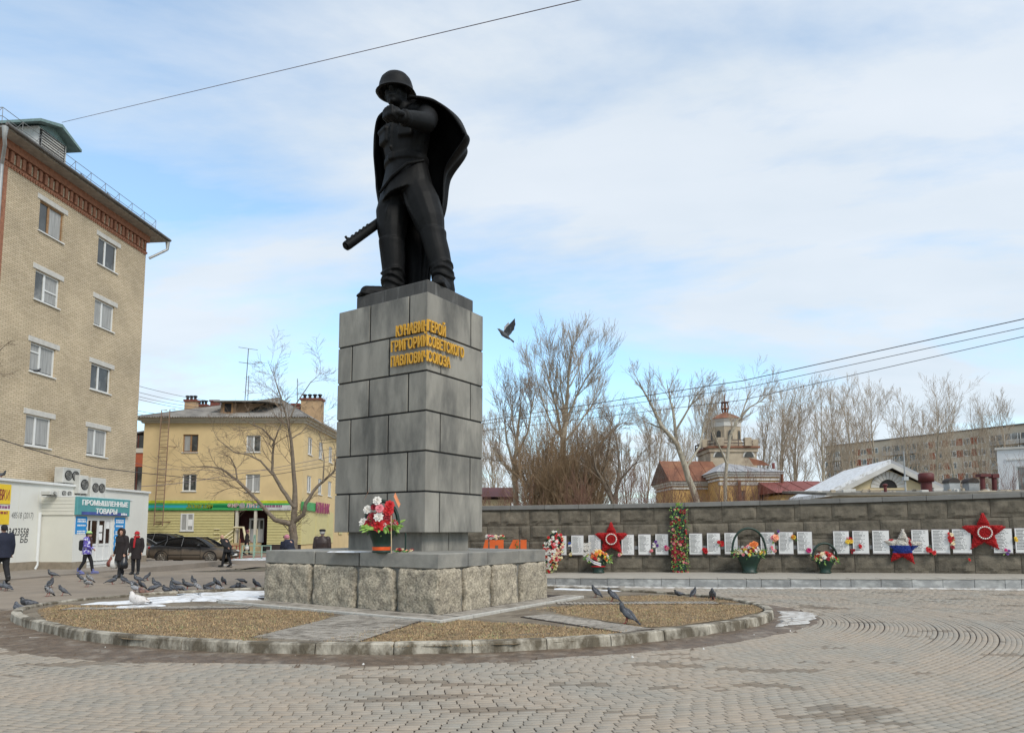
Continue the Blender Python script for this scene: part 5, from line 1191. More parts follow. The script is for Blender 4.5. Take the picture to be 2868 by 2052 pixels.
    for z0, z1 in zr:
        for q in range(8): sops.append((1.2+q*3.0, 2.35+q*3.0, z0, z1))
    m = MB(); open_wall(m, YS, 0, YD, 0, YZ, sops, .16); m.build('wall', M_yel_w, yel)
    for o in sops: window(yel, YS, *o, .1, M_white, (.5,), None, True, fw=.09, curtain=.5)
    m = MB(); m.box(YS, -.06, 9, 0, .06, .6, zsid); m.build('siding_side', M_sid, yel); m = MB(); m.box(YS, -.16, 3.2, 0, .16, zs0, zs1); m.build('sign_panel', M_gr_, yel)
    m = MB(); text(m, YS, 'КЛИНИК', 3.0, 7.0, zs0-.12, zs1+.1, .2, .05, .01); stuff(m.build('lettering', flat('purple_letters', (.30, .06, .14)), yel))
    for a in (3.6, 7.2, 11, 14.5): m = MB(); m.box(YS, a, a+1.2, .05, .08, 1.3, 3.2); m.build('shutter', M_sid, yel)
    m = MB(); m.add([YF(0, 0, 0), YF(0, -YD, 0), YF(0, -YD, YZ), YF(0, 0, YZ)], [(0, 1, 2, 3)]); m.build('wall', M_yel_w, yel)
    # cornice and roof
    for k, (o, z0, z1) in enumerate(((.16, -.02, .14), (.34, .14, .34))): m = MB(); m.box(YF, -o, YW+o, -YD, o, YZ+z0, YZ+z1); m.build('cornice', M_corn, yel)
    zr_ = YZ+.35; o = .62; W2 = YW+2*o; hh = A(700, 1113, YY+5.8).z-zr_
    ridge0, ridge1 = YF(YW*.665, -6.0, zr_+hh), YF(YW*.665, -YD+3, zr_+hh)
    c = [YF(-o, o, zr_), YF(YW+o, o, zr_), YF(YW+o, -YD, zr_), YF(-o, -YD, zr_)]
    m = MB(); nw = 90
    def corr(p0, p1, q0, q1, n):     # corrugated sheet between an eave edge p and an upper edge q
        up = (p1-p0).cross(q0-p0).normalized(); up = up if up.z > 0 else -up; R0 = []; R1 = []
        for i in range(n*4+1):
            t = i/(n*4); h = .05*math.cos(i*PI/2); R0.append(p0.lerp(p1, t)+up*h); R1.append(q0.lerp(q1, t)+up*h*(.2 if (q1-q0).length < 1 else 1))
        m.add(R0+R1, [(i, i+1, n*4+2+i, n*4+1+i) for i in range(n*4)], True)
    corr(c[0], c[1], ridge0, ridge0+Vector((.01, 0, 0)), 70); corr(c[1], c[2], ridge0, ridge1, 120); corr(c[3], c[0], ridge1, ridge0, 60)
    rf = m.build('roof', M_slate, yel)
    m = MB(); m.add([p+Vector((0, 0, -.03)) for p in c], [(0, 1, 2, 3)]); m.build('eaves_soffit', M_corn, yel)
    return zr_, ridge0, rf
YZR, YRIDGE, YROOF = yellow_house()
def yellow_roof_things():
    M_chim = mat('chimney_brick', (.30, .175, .105), .9, var=.35, scale=3, bump=.4, bscale=12); M_chim2 = mat('chimney_render', (.42, .28, .16), .9, var=.2, scale=2); M_pot = mat('chimney_cap', (.17, .05, .035), .8, var=.3)
    for k, (x0, x1, y0, y1, Y, pots, mt) in enumerate(((517, 548, 1120, 1150, 60, 3, M_chim2), (552, 578, 1133, 1152, 64, 3, M_chim), (589, 612, 1121, 1140, 66, 0, M_pot), (817, 837, 1131, 1176, 56, 0, M_pot), (843, 898, 1116, 1200, 56, 4, M_chim2), (776, 781, 1132, 1150, 60, 0, M_dark))):
        p0, p1 = A(x0, y0, Y), A(x1, y1, Y); m = MB(); f = Fr((p0.x, Y, 0), (1, 0, 0), (0, 1, 0)); w = p1.x-p0.x; m.box(f, 0, w, 0, max(.5, w*.5), p1.z-1.2, p0.z)
        ch_ = m.build('chimney', mt, yel)
        if w > .4: m = MB(); m.box(f, -.08, w+.08, -.08, max(.5, w*.5)+.08, p0.z-.12, p0.z+.05); m.build('chimney_cap', M_pot, ch_, off=yel['_b'])
        for i in range(pots): m = MB(); x = w*(i+.5)/pots; m.tube([f(x, w*.2, p0.z+.05), f(x, w*.2, p0.z+.3)], .12, 8); m.ell(f(x, w*.2, p0.z+.36), (.2, .2, .09), 10, 6); m.build('chimney_pot', M_dark, ch_, off=yel['_b'])
    # dormer of weathered boards
    Y = YY+.45; p0, p1 = A(619, 1127, Y), A(659, 1157, Y); f = Fr((p0.x, Y, 0), (1, 0, 0), (0, 1, 0)); w = p1.x-p0.x; M_brd = mat('weathered_boards', (.20, .13, .08), .9, var=.4, scale=5, stretch=(4, 4, .5))
    m = MB(); m.box(f, 0, w, 0, 3.2, p1.z-.3, p0.z); d = m.build('dormer', M_brd, YROOF, off=yel['_b']) if False else m.build('dormer', M_brd, yel)
    q0, q1 = A(630, 1130, Y), A(648, 1154, Y); m = MB(); m.box(f, q0.x-p0.x-.1, q1.x-p0.x+.1, -.03, .02, q1.z-.1, q0.z+.1); m.build('dormer_frame', M_wood, d, off=yel['_b']); m = MB(); m.box(f, q0.x-p0.x, q1.x-p0.x, -.05, 0, q1.z, q0.z); m.build('dormer_opening', M_dark, d, off=yel['_b'])
    m = MB(); m.prism([f(-.4, -.4, p0.z), f(w+2.6, -.4, p0.z+.02), f(w+2.6, -.4, p0.z+.1), f(-.4, -.4, p0.z+.1)], (0, 3.6, .4)); m.build('dormer_roof', M_slate, d, off=yel['_b'])
    m = MB(); m.prism([f(w, .2, p1.z-.2), f(w+2.1, .2, p0.z-.05), f(w, .2, p0.z)], (0, .1, 0)); m.build('dormer_cheek', M_brd, d, off=yel['_b'])
    # antenna masts
    M_st = mat('mast_steel', (.10, .10, .10), .6)
    t = thing('antenna_mast', 'tall thin television antenna mast standing on the slate roof ridge', 'antenna', A(686, 1116, 57)); m = MB(); m.tube([A(686, 1120, 57), A(696, 977, 57)], .035, 6); m.tube([A(694, 1120, 57), A(697, 1052, 57)], .03, 6); m.build('mast', M_st, t)
    for (xa, ya, xb, yb, r) in ((668, 972, 722, 980, .02), (669, 1014, 717, 1020, .025), (690, 1056, 705, 1058, .02), (690, 1094, 702, 1095, .015)): m = MB(); m.tube([A(xa, ya, 57), A(xb, yb, 57)], r, 5); m.build('antenna_arm', M_st, t)
    t = thing('antenna_mast', 'short plain antenna rod behind the big rendered chimney', 'antenna', A(833, 1130, 60)); m = MB(); m.tube([A(833, 1135, 60), A(833, 1060, 60)], .03, 5); m.build('mast', M_st, t)
    # fire ladder on the front
    M_rust = mat('rusty_ladder', (.22, .14, .09), .8, var=.3); t = thing('fire_ladder', 'rusty fire ladder running up the yellow house front to the roof', 'ladder', A(445, 1475, YY-.5))
    Yl = YY-.75; L0, L1 = [A(x, y, Yl) for x, y in ((431, 1472), (453, 1148))], [A(x, y, Yl) for x, y in ((455, 1472), (476, 1146))]
    for p in (L0, L1): m = MB(); m.tube([p[0], p[1], p[1]+Vector((.25, .3, .05))], .04, 6); m.build('rail', M_rust, t)
    for i in range(27): m = MB(); q = (i+.5)/28; m.tube([L0[0].lerp(L0[1], q), L1[0].lerp(L1[1], q)], .022, 5); m.build('rung', M_rust, t)
    for q in (.03, .38, .68): 
        for p in (L0, L1): m = MB(); c = p[0].lerp(p[1], q); m.tube([c, c+Vector((.25, .8, .05))], .03, 5); m.build('bracket', M_rust, t)
yellow_roof_things()
# ---------------------------------------------------------------- red balcony house behind
def balcony_house():
    Y = 60; x0 = A(381, 1300, Y).x; x1 = A(408, 1300, Y).x+3; t = thing('balcony_house', 'narrow orange-red house end with glazed balconies beyond the yellow house', 'house', (x0, Y, 0)); M_or = mat('orange_render', (.40, .10, .045), .9, var=.12); f = Fr((x0, Y, 0), (1, 0, 0), (0, -1, 0)); zt = A(390, 1215, Y).z
    m = MB(); m.box(f, .4, x1-x0, -8, 0, 0, zt-.4); m.build('wall', M_or, t); m = MB(); m.prism([f(-.3, .9, zt-.2), f(1.6, .9, zt+.15), f(1.6, .9, zt+.27), f(-.3, .9, zt-.08)], (0, 3, 0)); m.build('balcony_roof', mat('roof_grey2', (.15, .14, .13)), t)
    for ya, yb in ((1222, 1258), (1310, 1375)):
        z1, z0 = A(390, ya, Y).z, A(390, yb, Y).z; m = MB(); m.box(f, 0, 1.2, -.5, .8, z0, z1); b = m.build('balcony_glazing', M_glass, t)
        for a in (0, .55, 1.15): m = MB(); m.box(f, a-.05, a+.05, -.5, .86, z0, z1); m.build('balcony_frame', mat('brown_frame', (.10, .03, .02)), b, off=t['_b'])
        m = MB(); m.box(f, -.1, 1.3, -.5, .9, z0-.4, z0); m.build('balcony_slab', M_corn, b, off=t['_b']); m = MB(); m.box(f, -.02, 1.22, -.5, .82, z0-1.6, z0-.4); m.build('balcony_panel', M_or, b, off=t['_b'])
balcony_house()
# pavement along the brick house, raised kerb
def pavement():
    V = MB(); f = GF; V.box(f, -12, GL+1.2, AB-.2, kb+2.2, -.5, -.004+.03); p = struct(V.build('pavement', mat('pavement_asphalt', (.235, .20, .165), .9, var=.15, scale=1.5, bump=.3, bscale=40)))
pavement()
# ================================================================ houses beyond the memorial wall
def fro(px, Y, yaw=0.0):        # frame of a facade: u to the right, v outward (towards the plaza), at ground level
    p = A(px, 1486, Y); return Fr((p.x, Y, 0), (math.cos(yaw), math.sin(yaw), 0), (math.sin(yaw), -math.cos(yaw), 0))
def zat(py, Y): return A(W0/2, py, Y).z
M_ochre = mat('ochre_render', (.50, .31, .115), .9, var=.12, scale=.6, col2=(.42, .30, .17), mix=(.52, .68), mscale=.5); M_cream = mat('cream_render', (.60, .49, .30), .9, var=.08, scale=.6); M_trim = mat('peeling_trim', (.52, .50, .46), .9, var=.12, scale=1.5)
M_tin = mat('grey_tin', (.36, .36, .37), .6, var=.12, scale=.8); M_rustr = mat('rusty_tin_roof', (.19, .075, .04), .8, var=.3, scale=.9, col2=(.26, .12, .06), mix=(.5, .66), mscale=.5); M_redr = mat('red_tin_roof', (.20, .055, .045), .7, var=.25, scale=.8); M_stuc = mat('aged_stucco', (.40, .33, .24), .95, var=.2, scale=.9, col2=(.28, .22, .16), mix=(.48, .64), mscale=.6, bump=.4, bscale=6)
def simple_house(name, label, px0, px1, Y, yaw, py_eave, depth, wallm, roofm, py_ridge, hip=True, cornice=True, wins=(), ridge_t=(.4, .6)):
    f = fro(px0, Y, yaw); w = (A(px1, 1400, Y).x-A(px0, 1400, Y).x)/max(.5, math.cos(yaw)); ze = zat(py_eave, Y); zr = zat(py_ridge, Y+depth*.35)
    t = thing(name, label, 'house', f(w/2, -depth/2, 0))
    ops = []
    for (x0, x1, y0, y1) in wins:
        a0, a1 = [loc(f, onplane(x, 1380, f.o, f.v))[0] for x in (x0, x1)]; ops.append((a0, a1, zat(y1, Y), zat(y0, Y)))
    m = MB(); open_wall(m, f, 0, w, 0, ze, ops, .2); m.build('wall', wallm, t)
    m = MB(); s0 = Fr(f(0, 0, 0), -f.v, -f.u); open_wall(m, s0, 0, depth, 0, ze, [], .1); s1 = Fr(f(w, 0, 0), -f.v, f.u); open_wall(m, s1, 0, depth, 0, ze, [], .1); open_wall(m, f, 0, w, 0, ze, [], .1, -depth); m.build('wall', wallm, t)
    for o in ops: window(t, f, *o, .15, M_wood, (.5,), None, False, fw=.1)
    if cornice:
        for k, (o, z0, z1) in enumerate(((.12, -.65, -.45), (.2, -.3, -.05), (.36, -.05, .16))): m = MB(); m.box(f, -o, w+o, -depth-o, o, ze+z0, ze+z1); m.build('cornice', M_trim, t)
    o = .5; z = ze+.17; c = [f(-o, o, z), f(w+o, o, z), f(w+o, -depth-o, z), f(-o, -depth-o, z)]
    if hip: r0, r1 = f(w*ridge_t[0], -depth*.45, zr), f(w*ridge_t[1], -depth*.55, zr)
    else: r0, r1 = f(-o, -depth*.5, zr), f(w+o, -depth*.5, zr)
    m = MB(); m.add(c+[r0, r1], [(0, 1, 5, 4), (1, 2, 5), (2, 3, 4, 5), (3, 0, 4)]); m.build('roof', roofm, t)
    # standing seams
    nse = max(4, int(w/1.1))
    for i in range(1, nse):
        q = i/nse; p = c[0].lerp(c[1], q); up = r0.lerp(r1, min(1, max(0, (q-ridge_t[0])/(ridge_t[1]-ridge_t[0]+1e-6)))) if hip else r0.lerp(r1, q)
        if hip and (q < ridge_t[0] or q > ridge_t[1]):
            k = q/ridge_t[0] if q < ridge_t[0] else (1-q)/(1-ridge_t[1]); up = p+(r0.lerp(r1, 0 if q < .5 else 1)-c[0].lerp(c[1], ridge_t[0 if q < .5 else 1]))*k
        m = MB(); m.tube([p+Vector((0, 0, .02)), up+Vector((0, 0, .02))], .03, 4); m.build('roof_seam', roofm, t)
    return t, f, w, ze, zr
simple_house('maroon_roof_house', 'low house with a dark maroon roof behind the thicket', 1290, 1432, 52, 0, 1398, 9, M_cream, mat('maroon_roof', (.10, .028, .028), .8, var=.25), 1362, False, False)
t1, f1, w1, ze1, zr1 = simple_house('rusty_roof_house', 'ochre house with a rusty brown tin roof beside the tower', 1888, 2020, 70, 0.06, 1352, 6.5, M_ochre, M_rustr, 1288, False, True)
m = MB(); m.prism([f1(-.5, .2, ze1+.2), f1(-.5, -6.7, ze1+.2), f1(-.5, -3.25, zr1-.1)], (.3, 0, 0)); m.build('gable_end', M_trim, t1)
t2, f2, w2, ze2, zr2 = simple_house('ochre_house', 'ochre house with white cornice bands and a grey hipped tin roof', 2020, 2187, 66, 0, 1326, 11, M_ochre, M_tin, 1292, True, True, ((2067, 2087, 1373, 1402), (2122, 2144, 1373, 1402)), (.35, .5))
for z0, z1 in ((1349, 1358),):
    m = MB(); m.box(f2, -.06, w2+.06, -.3, .07, zat(z1, 66), zat(z0, 66)); m.build('string_course', M_trim, t2)
m = MB(); p = A(2070, 1345, 65.7); m.box(Fr((p.x, 65.6, 0), (1, 0, 0), (0, 1, 0)), -.12, .12, 0, .2, 0, zat(1344, 65.6)); m.build('downpipe', M_rustr, t2)
m = MB(); m.tube([f2(w2+.2, .2, ze2), f2(w2+.2, .2, 0)], .14, 8); m.build('downpipe', M_rustr, t2)
q = [A(x, y, 68) for x, y in ((2083, 1290), (2120, 1298), (2140, 1310), (2096, 1310))]; m = MB(); m.prism([p-Vector((0, 1.5, -.12)) for p in q], (0, .08, .05)); m.build('roof_patch', M_rustr, t2)
m = MB(); m.tube([A(2166, 1312, 69), A(2166, 1296, 69)], .15, 8); m.build('vent_pipe', M_redr, t2)
# ---- octagonal tower
def tower():
    Y = 76; c = A(2035, 1300, Y); cx = c.x; t = thing('tower', 'old octagonal stucco tower with a railed gallery and a spire on its rusty cap', 'tower', (cx, Y, 0)); k = Y/F_PX*1.0
    def ring(r, z, n=8, off=PI/8): return [Vector((cx+r*math.cos(off+2*PI*i/n), Y+r*math.sin(off+2*PI*i/n), z)) for i in range(n)]
    R1 = 63*k; R2 = 41*k; z = lambda y: zat(y, Y)
    m = MB(); m.box(Fr((cx, Y, 0), (1, 0, 0), (0, -1, 0)), -R1, R1, -R1, R1, 0, z(1272)); m.build('base', M_stuc, t)
    m = MB(); m.box(Fr((cx, Y, 0), (1, 0, 0), (0, -1, 0)), -R1-.15, R1+.15, -R1-.15, R1+.15, z(1272), z(1262)); m.build('base_cornice', M_stuc, t)
    m = MB(); m.box(Fr((cx, Y, 0), (1, 0, 0), (0, -1, 0)), -R1-.3, R1+.3, -R1-.3, R1+.3, z(1262), z(1257)); m.build('gallery_floor', M_rustr, t)
    m = MB(); m.loft([ring(R2*1.08, z(1257)), ring(R2*1.08, z(1238)), ring(R2, z(1236)), ring(R2, z(1198))], True, False); m.build('drum', M_stuc, t)
    m = MB(); m.loft([ring(R2*1.03, z(1198)), ring(R2*1.03, z(1187)), ring(R2*1.16, z(1180)), ring(R2*1.16, z(1177))], True, False); m.build('entablature', M_trim, t)
    m = MB(); m.loft([ring(R2*1.24, z(1177)), ring(R2*.62, z(1163)), ring(R2*.14, z(1155))], True, False); m.build('cap_roof', M_rustr, t)
    m = MB(); m.tube([(cx, Y, z(1157)), (cx, Y, z(1104))], [.09, .04], 6); m.build('spire', M_rustr, t)
    for i in range(6):
        a = 2*PI*i/6; m = MB(); m.tube([(cx+.3*math.cos(a), Y+.3*math.sin(a), z(1155)), (cx+.42*math.cos(a), Y+.42*math.sin(a), z(1140)), (cx+.3*math.cos(a), Y+.3*math.sin(a), z(1128))], .05, 5); m.build('lantern_bar', M_rustr, t)
    for zz in (1128, 1146): m = MB(); m.loft([ring(.45, z(zz), 12), ring(.45, z(zz)+.1, 12)]); m.build('lantern_ring', M_rustr, t)
    M_arch = mat('arch_opening', (.05, .05, .045), .7, var=.3)
    for i in range(8):
        a = PI/4*i; d = Vector((math.cos(a), math.sin(a), 0)); ap = R2*math.cos(PI/8); f = Fr(Vector((cx, Y, 0))+d*ap, Vector((-d.y, d.x, 0)), d); w = .23; z0, z1 = z(1233), z(1217)
        arc = [(-w, z0), (w, z0)]+[(w*math.cos(q), z1+w*1.4*math.sin(q)) for q in np.linspace(0, PI, 9)]
        m = MB(); m.prism([f(x*1.3, -.01, zz+(.15 if zz > z1 else 0)) for x, zz in arc], f.v*.08); fr_ = m.build('window_surround', M_stuc, t); m = MB(); m.prism([f(x, .02, zz) for x, zz in arc], f.v*.09); m.build('window_arch', M_arch, fr_, off=t['_b'])
    for sx in (-.62, .66):
        f = Fr((cx, Y-R1, 0), (1, 0, 0), (0, -1, 0)); w = .5; z0 = z(1286); arc = [(R1*sx+w*math.cos(q), z0+w*1.15*math.sin(q)) for q in np.linspace(0, PI, 11)]
        m = MB(); m.prism([f(R1*sx+(x-R1*sx)*1.3, -.01, z0+(zz-z0)*1.25) for x, zz in arc], f.v*.06); s_ = m.build('lunette_surround', M_trim, t); m = MB(); m.prism([f(x, .02, zz) for x, zz in arc], f.v*.07); m.build('lunette', M_arch, s_, off=t['_b'])
    M_rl = mat('gallery_rail', (.13, .10, .08), .8); RR = R1+.2; zb, zt = z(1257), z(1240); P = [Vector((cx+sx*RR, Y+sy*RR, 0)) for sx, sy in ((-.55, -1), (.55, -1), (1, -.45), (1, 1), (-1, 1), (-1, -.45))]
    for i in range(6):
        p, q = P[i], P[(i+1) % 6]
        for zz in (zt, (zt+zb)/2): m = MB(); m.tube([p+Vector((0, 0, zz)), q+Vector((0, 0, zz))], .06, 5); m.build('gallery_rail', M_rl, t)
        for j in range(3): m = MB(); b = p.lerp(q, j/3); m.tube([b+Vector((0, 0, zb)), b+Vector((0, 0, zt))], .06 if j else .09, 5); m.build('gallery_post', M_rl, t)
    for i in (0, 1, 2, 5): m = MB(); p = P[i]; m.box(Fr((p.x, p.y, 0), (1, 0, 0), (0, 1, 0)), -.35, .35, -.3, .3, zb, zb+.9); m.build('gallery_pier', M_stuc, t)
tower()
# ---- red tin roof, gabled hall with snow, low roof with vents, white house, far block
simple_house('red_roof_house', 'low building under a long red tin roof beside the gabled hall', 2188, 2345, 62, 0, 1385, 9, M_ochre, M_redr, 1344, False, False)
def gabled_hall():
    Y = 50; yaw = -.12; f = fro(2346, Y, yaw); p1 = onplane(2638, 1378, f.o, f.v); w = loc(f, p1)[0]; ze = p1.z*.5+zat(1386, Y)*.5; ap = onplane(2490, 1316, f.o, f.v); aa, _, za = loc(f, ap)
    t = thing('gabled_hall', 'cream hall with a white bordered gable, arched attic window and snow on its roof', 'house', f(w/2, -4, 0)); D = 9
    m = MB(); m.prism([f(0, 0, 0), f(w, 0, 0), f(w, 0, ze), f(aa, 0, za), f(0, 0, ze)], -f.v*D); m.build('wall', M_cream, t)
    th_ = .45
    for s, (x0, z0) in ((-1, (-.9, ze-.3)), (1, (w+.9, ze-.3))):
        m = MB(); m.prism([f(x0, .35, z0), f(aa, .35, za+.35), f(aa, .35, za+.75), f(x0, .35, z0+.38)], -f.v*(D+.4)); m.build('roof', M_snow if s < 0 else M_tin, t)
        m = MB(); m.prism([f(x0, .42, z0-.25), f(aa, .42, za+.12), f(aa, .42, za+.45), f(x0, .42, z0+.12)], f.v*.14); m.build('gable_moulding', M_trim, t)
    z0 = onplane(2487, 1366, f.o, f.v).z; a0 = loc(f, onplane(2487, 1366, f.o, f.v))[0]
    for i in range(11):
        q0, q1 = PI*i/11+.02, PI*(i+1)/11-.02; r0, r1 = .62, 1.18; m = MB(); m.prism([f(a0+r*math.cos(q), .0, z0+r*math.sin(q)) for r, q in ((r0, q0), (r1, q0), (r1, q1), (r0, q1))], f.v*.06); m.build('voussoir', M_trim, t)
    m = MB(); m.prism([f(a0+.6*math.cos(q), .0, z0+.6*math.sin(q)) for q in np.linspace(0, PI, 13)], f.v*.03); m.build('attic_window', M_dark, t); m = MB(); m.box(f, a0-1.3, a0+1.3, 0, .12, z0-.14, z0-.02); m.build('window_ledge', M_cream, t)
gabled_hall()
def low_roof():
    Y = 31; f = fro(2335, Y, -.12); t = thing('flat_roof_shed', 'low flat-roofed building just behind the memorial wall with rubble on its roof', 'building', f(8, -3, 0)); z = zat(1380, Y); w = 19; M_felt = mat('roofing_felt', (.17, .155, .13), .95, var=.3, scale=1.2, bump=.5, bscale=8); m = MB(); m.box(f, 0, w, -7, 0, 0, z-.12); m.build('wall', M_stuc, t)
    m = MB(); m.prism([f(-.3, .2, z-.12), f(-.3, -7.2, z+.38), f(-.3, -7.2, z+.5), f(-.3, .2, z)], f.u*(w+.6)); m.build('roof', M_felt, t)
    r = rnd(5)
    for i in range(26):
        m = MB(); a, b = r.uniform(.2, 9), -r.uniform(.3, 4); zz = z+(.2-b)/7.4*.5; m.cbox(f, a, a+r.uniform(.1, .5), b-.2, b, zz-.02, zz+r.uniform(.03, .13), .02); m.build('rubble', M_stuc if i % 3 else M_trim, t)
    M_rv = mat('maroon_vent', (.10, .015, .014), .6, var=.25); M_gv = mat('galvanised_vent', (.36, .37, .37), .5, var=.15)
    def vent(label, px, Yv, build): p = A(px, 1400, Yv); z0 = z+(.2+(Yv-Y))/7.4*.5-.06; t = thing('roof_vent', label, 'vent', (p.x, Yv, z0)); build(t, Vector((p.x, Yv, z0)), Yv/F_PX, lambda y: zat(y, Yv))
    def mush(t, p, k, Z):
        m = MB(); m.tube([p, Vector((p.x, p.y, Z(1342)))], [.24, .24], 12); m.build('pipe', M_rv, t); m = MB(); r = 20*k
        m.loft([[Vector((p.x+q*math.cos(2*PI*i/16), p.y+q*math.sin(2*PI*i/16), zz)) for i in range(16)] for q, zz in ((r*.9, Z(1349)), (r, Z(1349)), (r, Z(1327)), (r*.7, Z(1324)))]); m.build('hood', M_rv, t)
    def bent(t, p, k, Z): m = MB(); m.tube([p, Vector((p.x, p.y, Z(1338))), Vector((p.x+.03, p.y, Z(1331)))], .11, 10); m.build('pipe', M_rv, t); m = MB(); m.box(Fr(p, (1, 0, 0), (0, 1, 0)), -.2, .32, -.2, .2, Z(1335)-p.z, Z(1327)-p.z); m.build('hood', M_rv, t)
    def strai(t, p, k, Z): m = MB(); m.tube([p, Vector((p.x, p.y, Z(1330)))], .11, 10); m.build('pipe', M_rv, t); m = MB(); m.box(Fr(p, (1, 0, 0), (0, 1, 0)), -.16, .16, -.16, .16, Z(1338)-p.z, Z(1327)-p.z); m.build('hood', M_rv, t)
    def short(t, p, k, Z): m = MB(); m.tube([p, Vector((p.x, p.y, Z(1359)))], .07, 8); m.build('pipe', M_rv, t); m = MB(); m.ell(Vector((p.x, p.y, Z(1358))), (.12, .12, .07), 10, 6); m.build('hood', M_rv, t)
    def scoop(t, p, k, Z):
        m = MB(); m.box(Fr(p, (1, 0, 0), (0, 1, 0)), -.27, .27, -.25, .25, 0, Z(1352)-p.z); m.build('pipe', M_gv, t); m = MB(); n = 10; arc = [(.3*math.cos(q)-.03, .25*math.sin(q)) for q in np.linspace(0, PI, n)]; zz = Z(1352); m.prism([Vector((p.x+a, p.y-.28, zz+b)) for a, b in arc], (0, .56, 0)); m.build('hood', mat('dark_vent_mouth', (.05, .04, .035)), t)
    def pole(t, p, k, Z): m = MB(); m.tube([p, Vector((p.x, p.y, Z(1262)))], [.05, .03], 6); m.build('pole', M_gv, t); m = MB(); m.box(Fr(p, (1, 0, 0), (0, 1, 0)), -.1, .12, -.1, .1, Z(1345)-p.z, Z(1334)-p.z); m.build('hood', M_gv, t)
    vent('large maroon mushroom vent on the flat roof', 2597, 33, mush); vent('bent maroon vent pipe beside the white house', 2755, 34, bent); vent('straight maroon vent pipe with a square cap', 2788, 34, strai); vent('short maroon pipe in front of the arched attic window', 2481, 32, short)
    vent('grey scoop vent nearer the mushroom vent', 2668, 35, scoop); vent('grey scoop vent nearer the bent maroon pipe', 2722, 35, scoop); vent('thin grey pole with a box at its foot on the flat roof', 2538, 33, pole)
low_roof()
def white_house():
    Y = 43; f = fro(2806, Y, -.62); t = thing('white_house', 'plain white house with a blue-framed window beyond the wall', 'house', f(5, -4, 0)); z = zat(1260, Y); M_wh = mat('whitewash', (.66, .67, .68), .9, var=.05); q_ = loc(f, onplane(2848, 1340, f.o, f.v)); op = (q_[0], q_[0]+2.0, zat(1376, 42.5), zat(1306, 42.5)); m = MB(); open_wall(m, f, 0, 10, 0, z, [op], .15); m.build('wall', M_wh, t); m = MB(); m.add([f(0, 0, 0), f(0, -9, 0), f(0, -9, z), f(0, 0, z)], [(0, 1, 2, 3)]); m.build('wall', M_wh, t); m = MB(); m.box(f, -.1, 10, -9, .1, z, z+.14); m.build('roof_edge', M_trim, t)
    window(t, f, *op, .12, M_white, (.33, .66), None, True, fw=.07); m = MB(); m.box(f, op[0]-.5, 10, 0, .05, zat(1290, Y), zat(1285, Y)); m.build('moulding', M_white, t)
white_house()
def far_block():
    P0, P1 = A(2318, 1400, 200), A(2868, 1400, 158); u = (P1-P0); u.z = 0; u.normalize(); f = Fr((P0.x, 200, 0), u, (u.y, -u.x, 0)); Lb = 75; z = zat(1252, 200); M_pan = mat('panel_concrete', (.50, .43, .34), .9, var=.12, scale=.25); M_rp = mat('rust_panel', (.26, .075, .04), .9, var=.2, scale=.3); M_bal = mat('balcony_panel', (.40, .38, .35), .9, var=.25, scale=.2, objrand=.35)
    t = thing('apartment_block', 'long beige panel apartment block with rust-red window bands far behind the trees', 'building', f(Lb/2, -6, 0)); m = MB(); m.box(f, 0, Lb, -12, 0, 0, z); m.build('wall', M_pan, t); m = MB(); m.box(f, -.3, Lb, -12.3, .3, z, z+.35); m.build('parapet', mat('parapet_dark', (.12, .11, .10)), t)
    wm = MB(); wf = Fr((0, 0, 0), f.u, f.v); wm.box(wf, 0, 1.7, -.1, .06, 0, 1.6); wme = wm.mesh('window'); wme.materials.append(M_white); pm_ = MB(); pm_.box(wf, .15, .8, .06, .08, .15, 1.45); pm_.box(wf, .9, 1.55, .06, .08, .15, 1.45); pme = pm_.mesh('pane'); pme.materials.append(M_glass)
    fl = 2.85; base = Vector(t['_b']); r = rnd(3)
    bal = [(0, 5.2), (17, 27), (43, 58)]
    for k in range(6):
        zb = z-1.0-(k+1)*fl+.55
        a = .8
        while a < Lb-3:
            inb = any(b0 <= a+1 < b1 for b0, b1 in bal)
            if not inb:
                o = obj('window', wme, M_white, t, f(a, 0, zb)-base); obj('pane', pme, M_glass, o)
                if r.random() < .8 and not any(b0 <= a+4 < b1 for b0, b1 in bal): m = MB(); m.box(f, a+1.75, a+3.25, 0, .05, zb-.05, zb+1.65); m.build('colour_panel', M_rp, t)
            a += 3.3
        for b0, b1 in bal:
            x = b0+.3
            while x < b1-1:
                w = min(3.2, b1-x-.2); m = MB(); m.box(f, x, x+w-.15, 0, 1.1, zb-1.0, zb+.1); b = m.build('balcony', M_bal, t)
                m = MB(); m.box(f, x+.05, x+w-.2, .02, .9 if r.random() < .7 else .1, zb+.1, zb+1.5); m.build('balcony_glazing', M_glass, b, off=t['_b'])
                for q in range(3): m = MB(); m.box(f, x+.05+q*w*.42, x+.15+q*w*.42, .85, 1.0, zb+.1, zb+1.5); m.build('balcony_mullion', M_white, b, off=t['_b'])
                x += w
far_block()
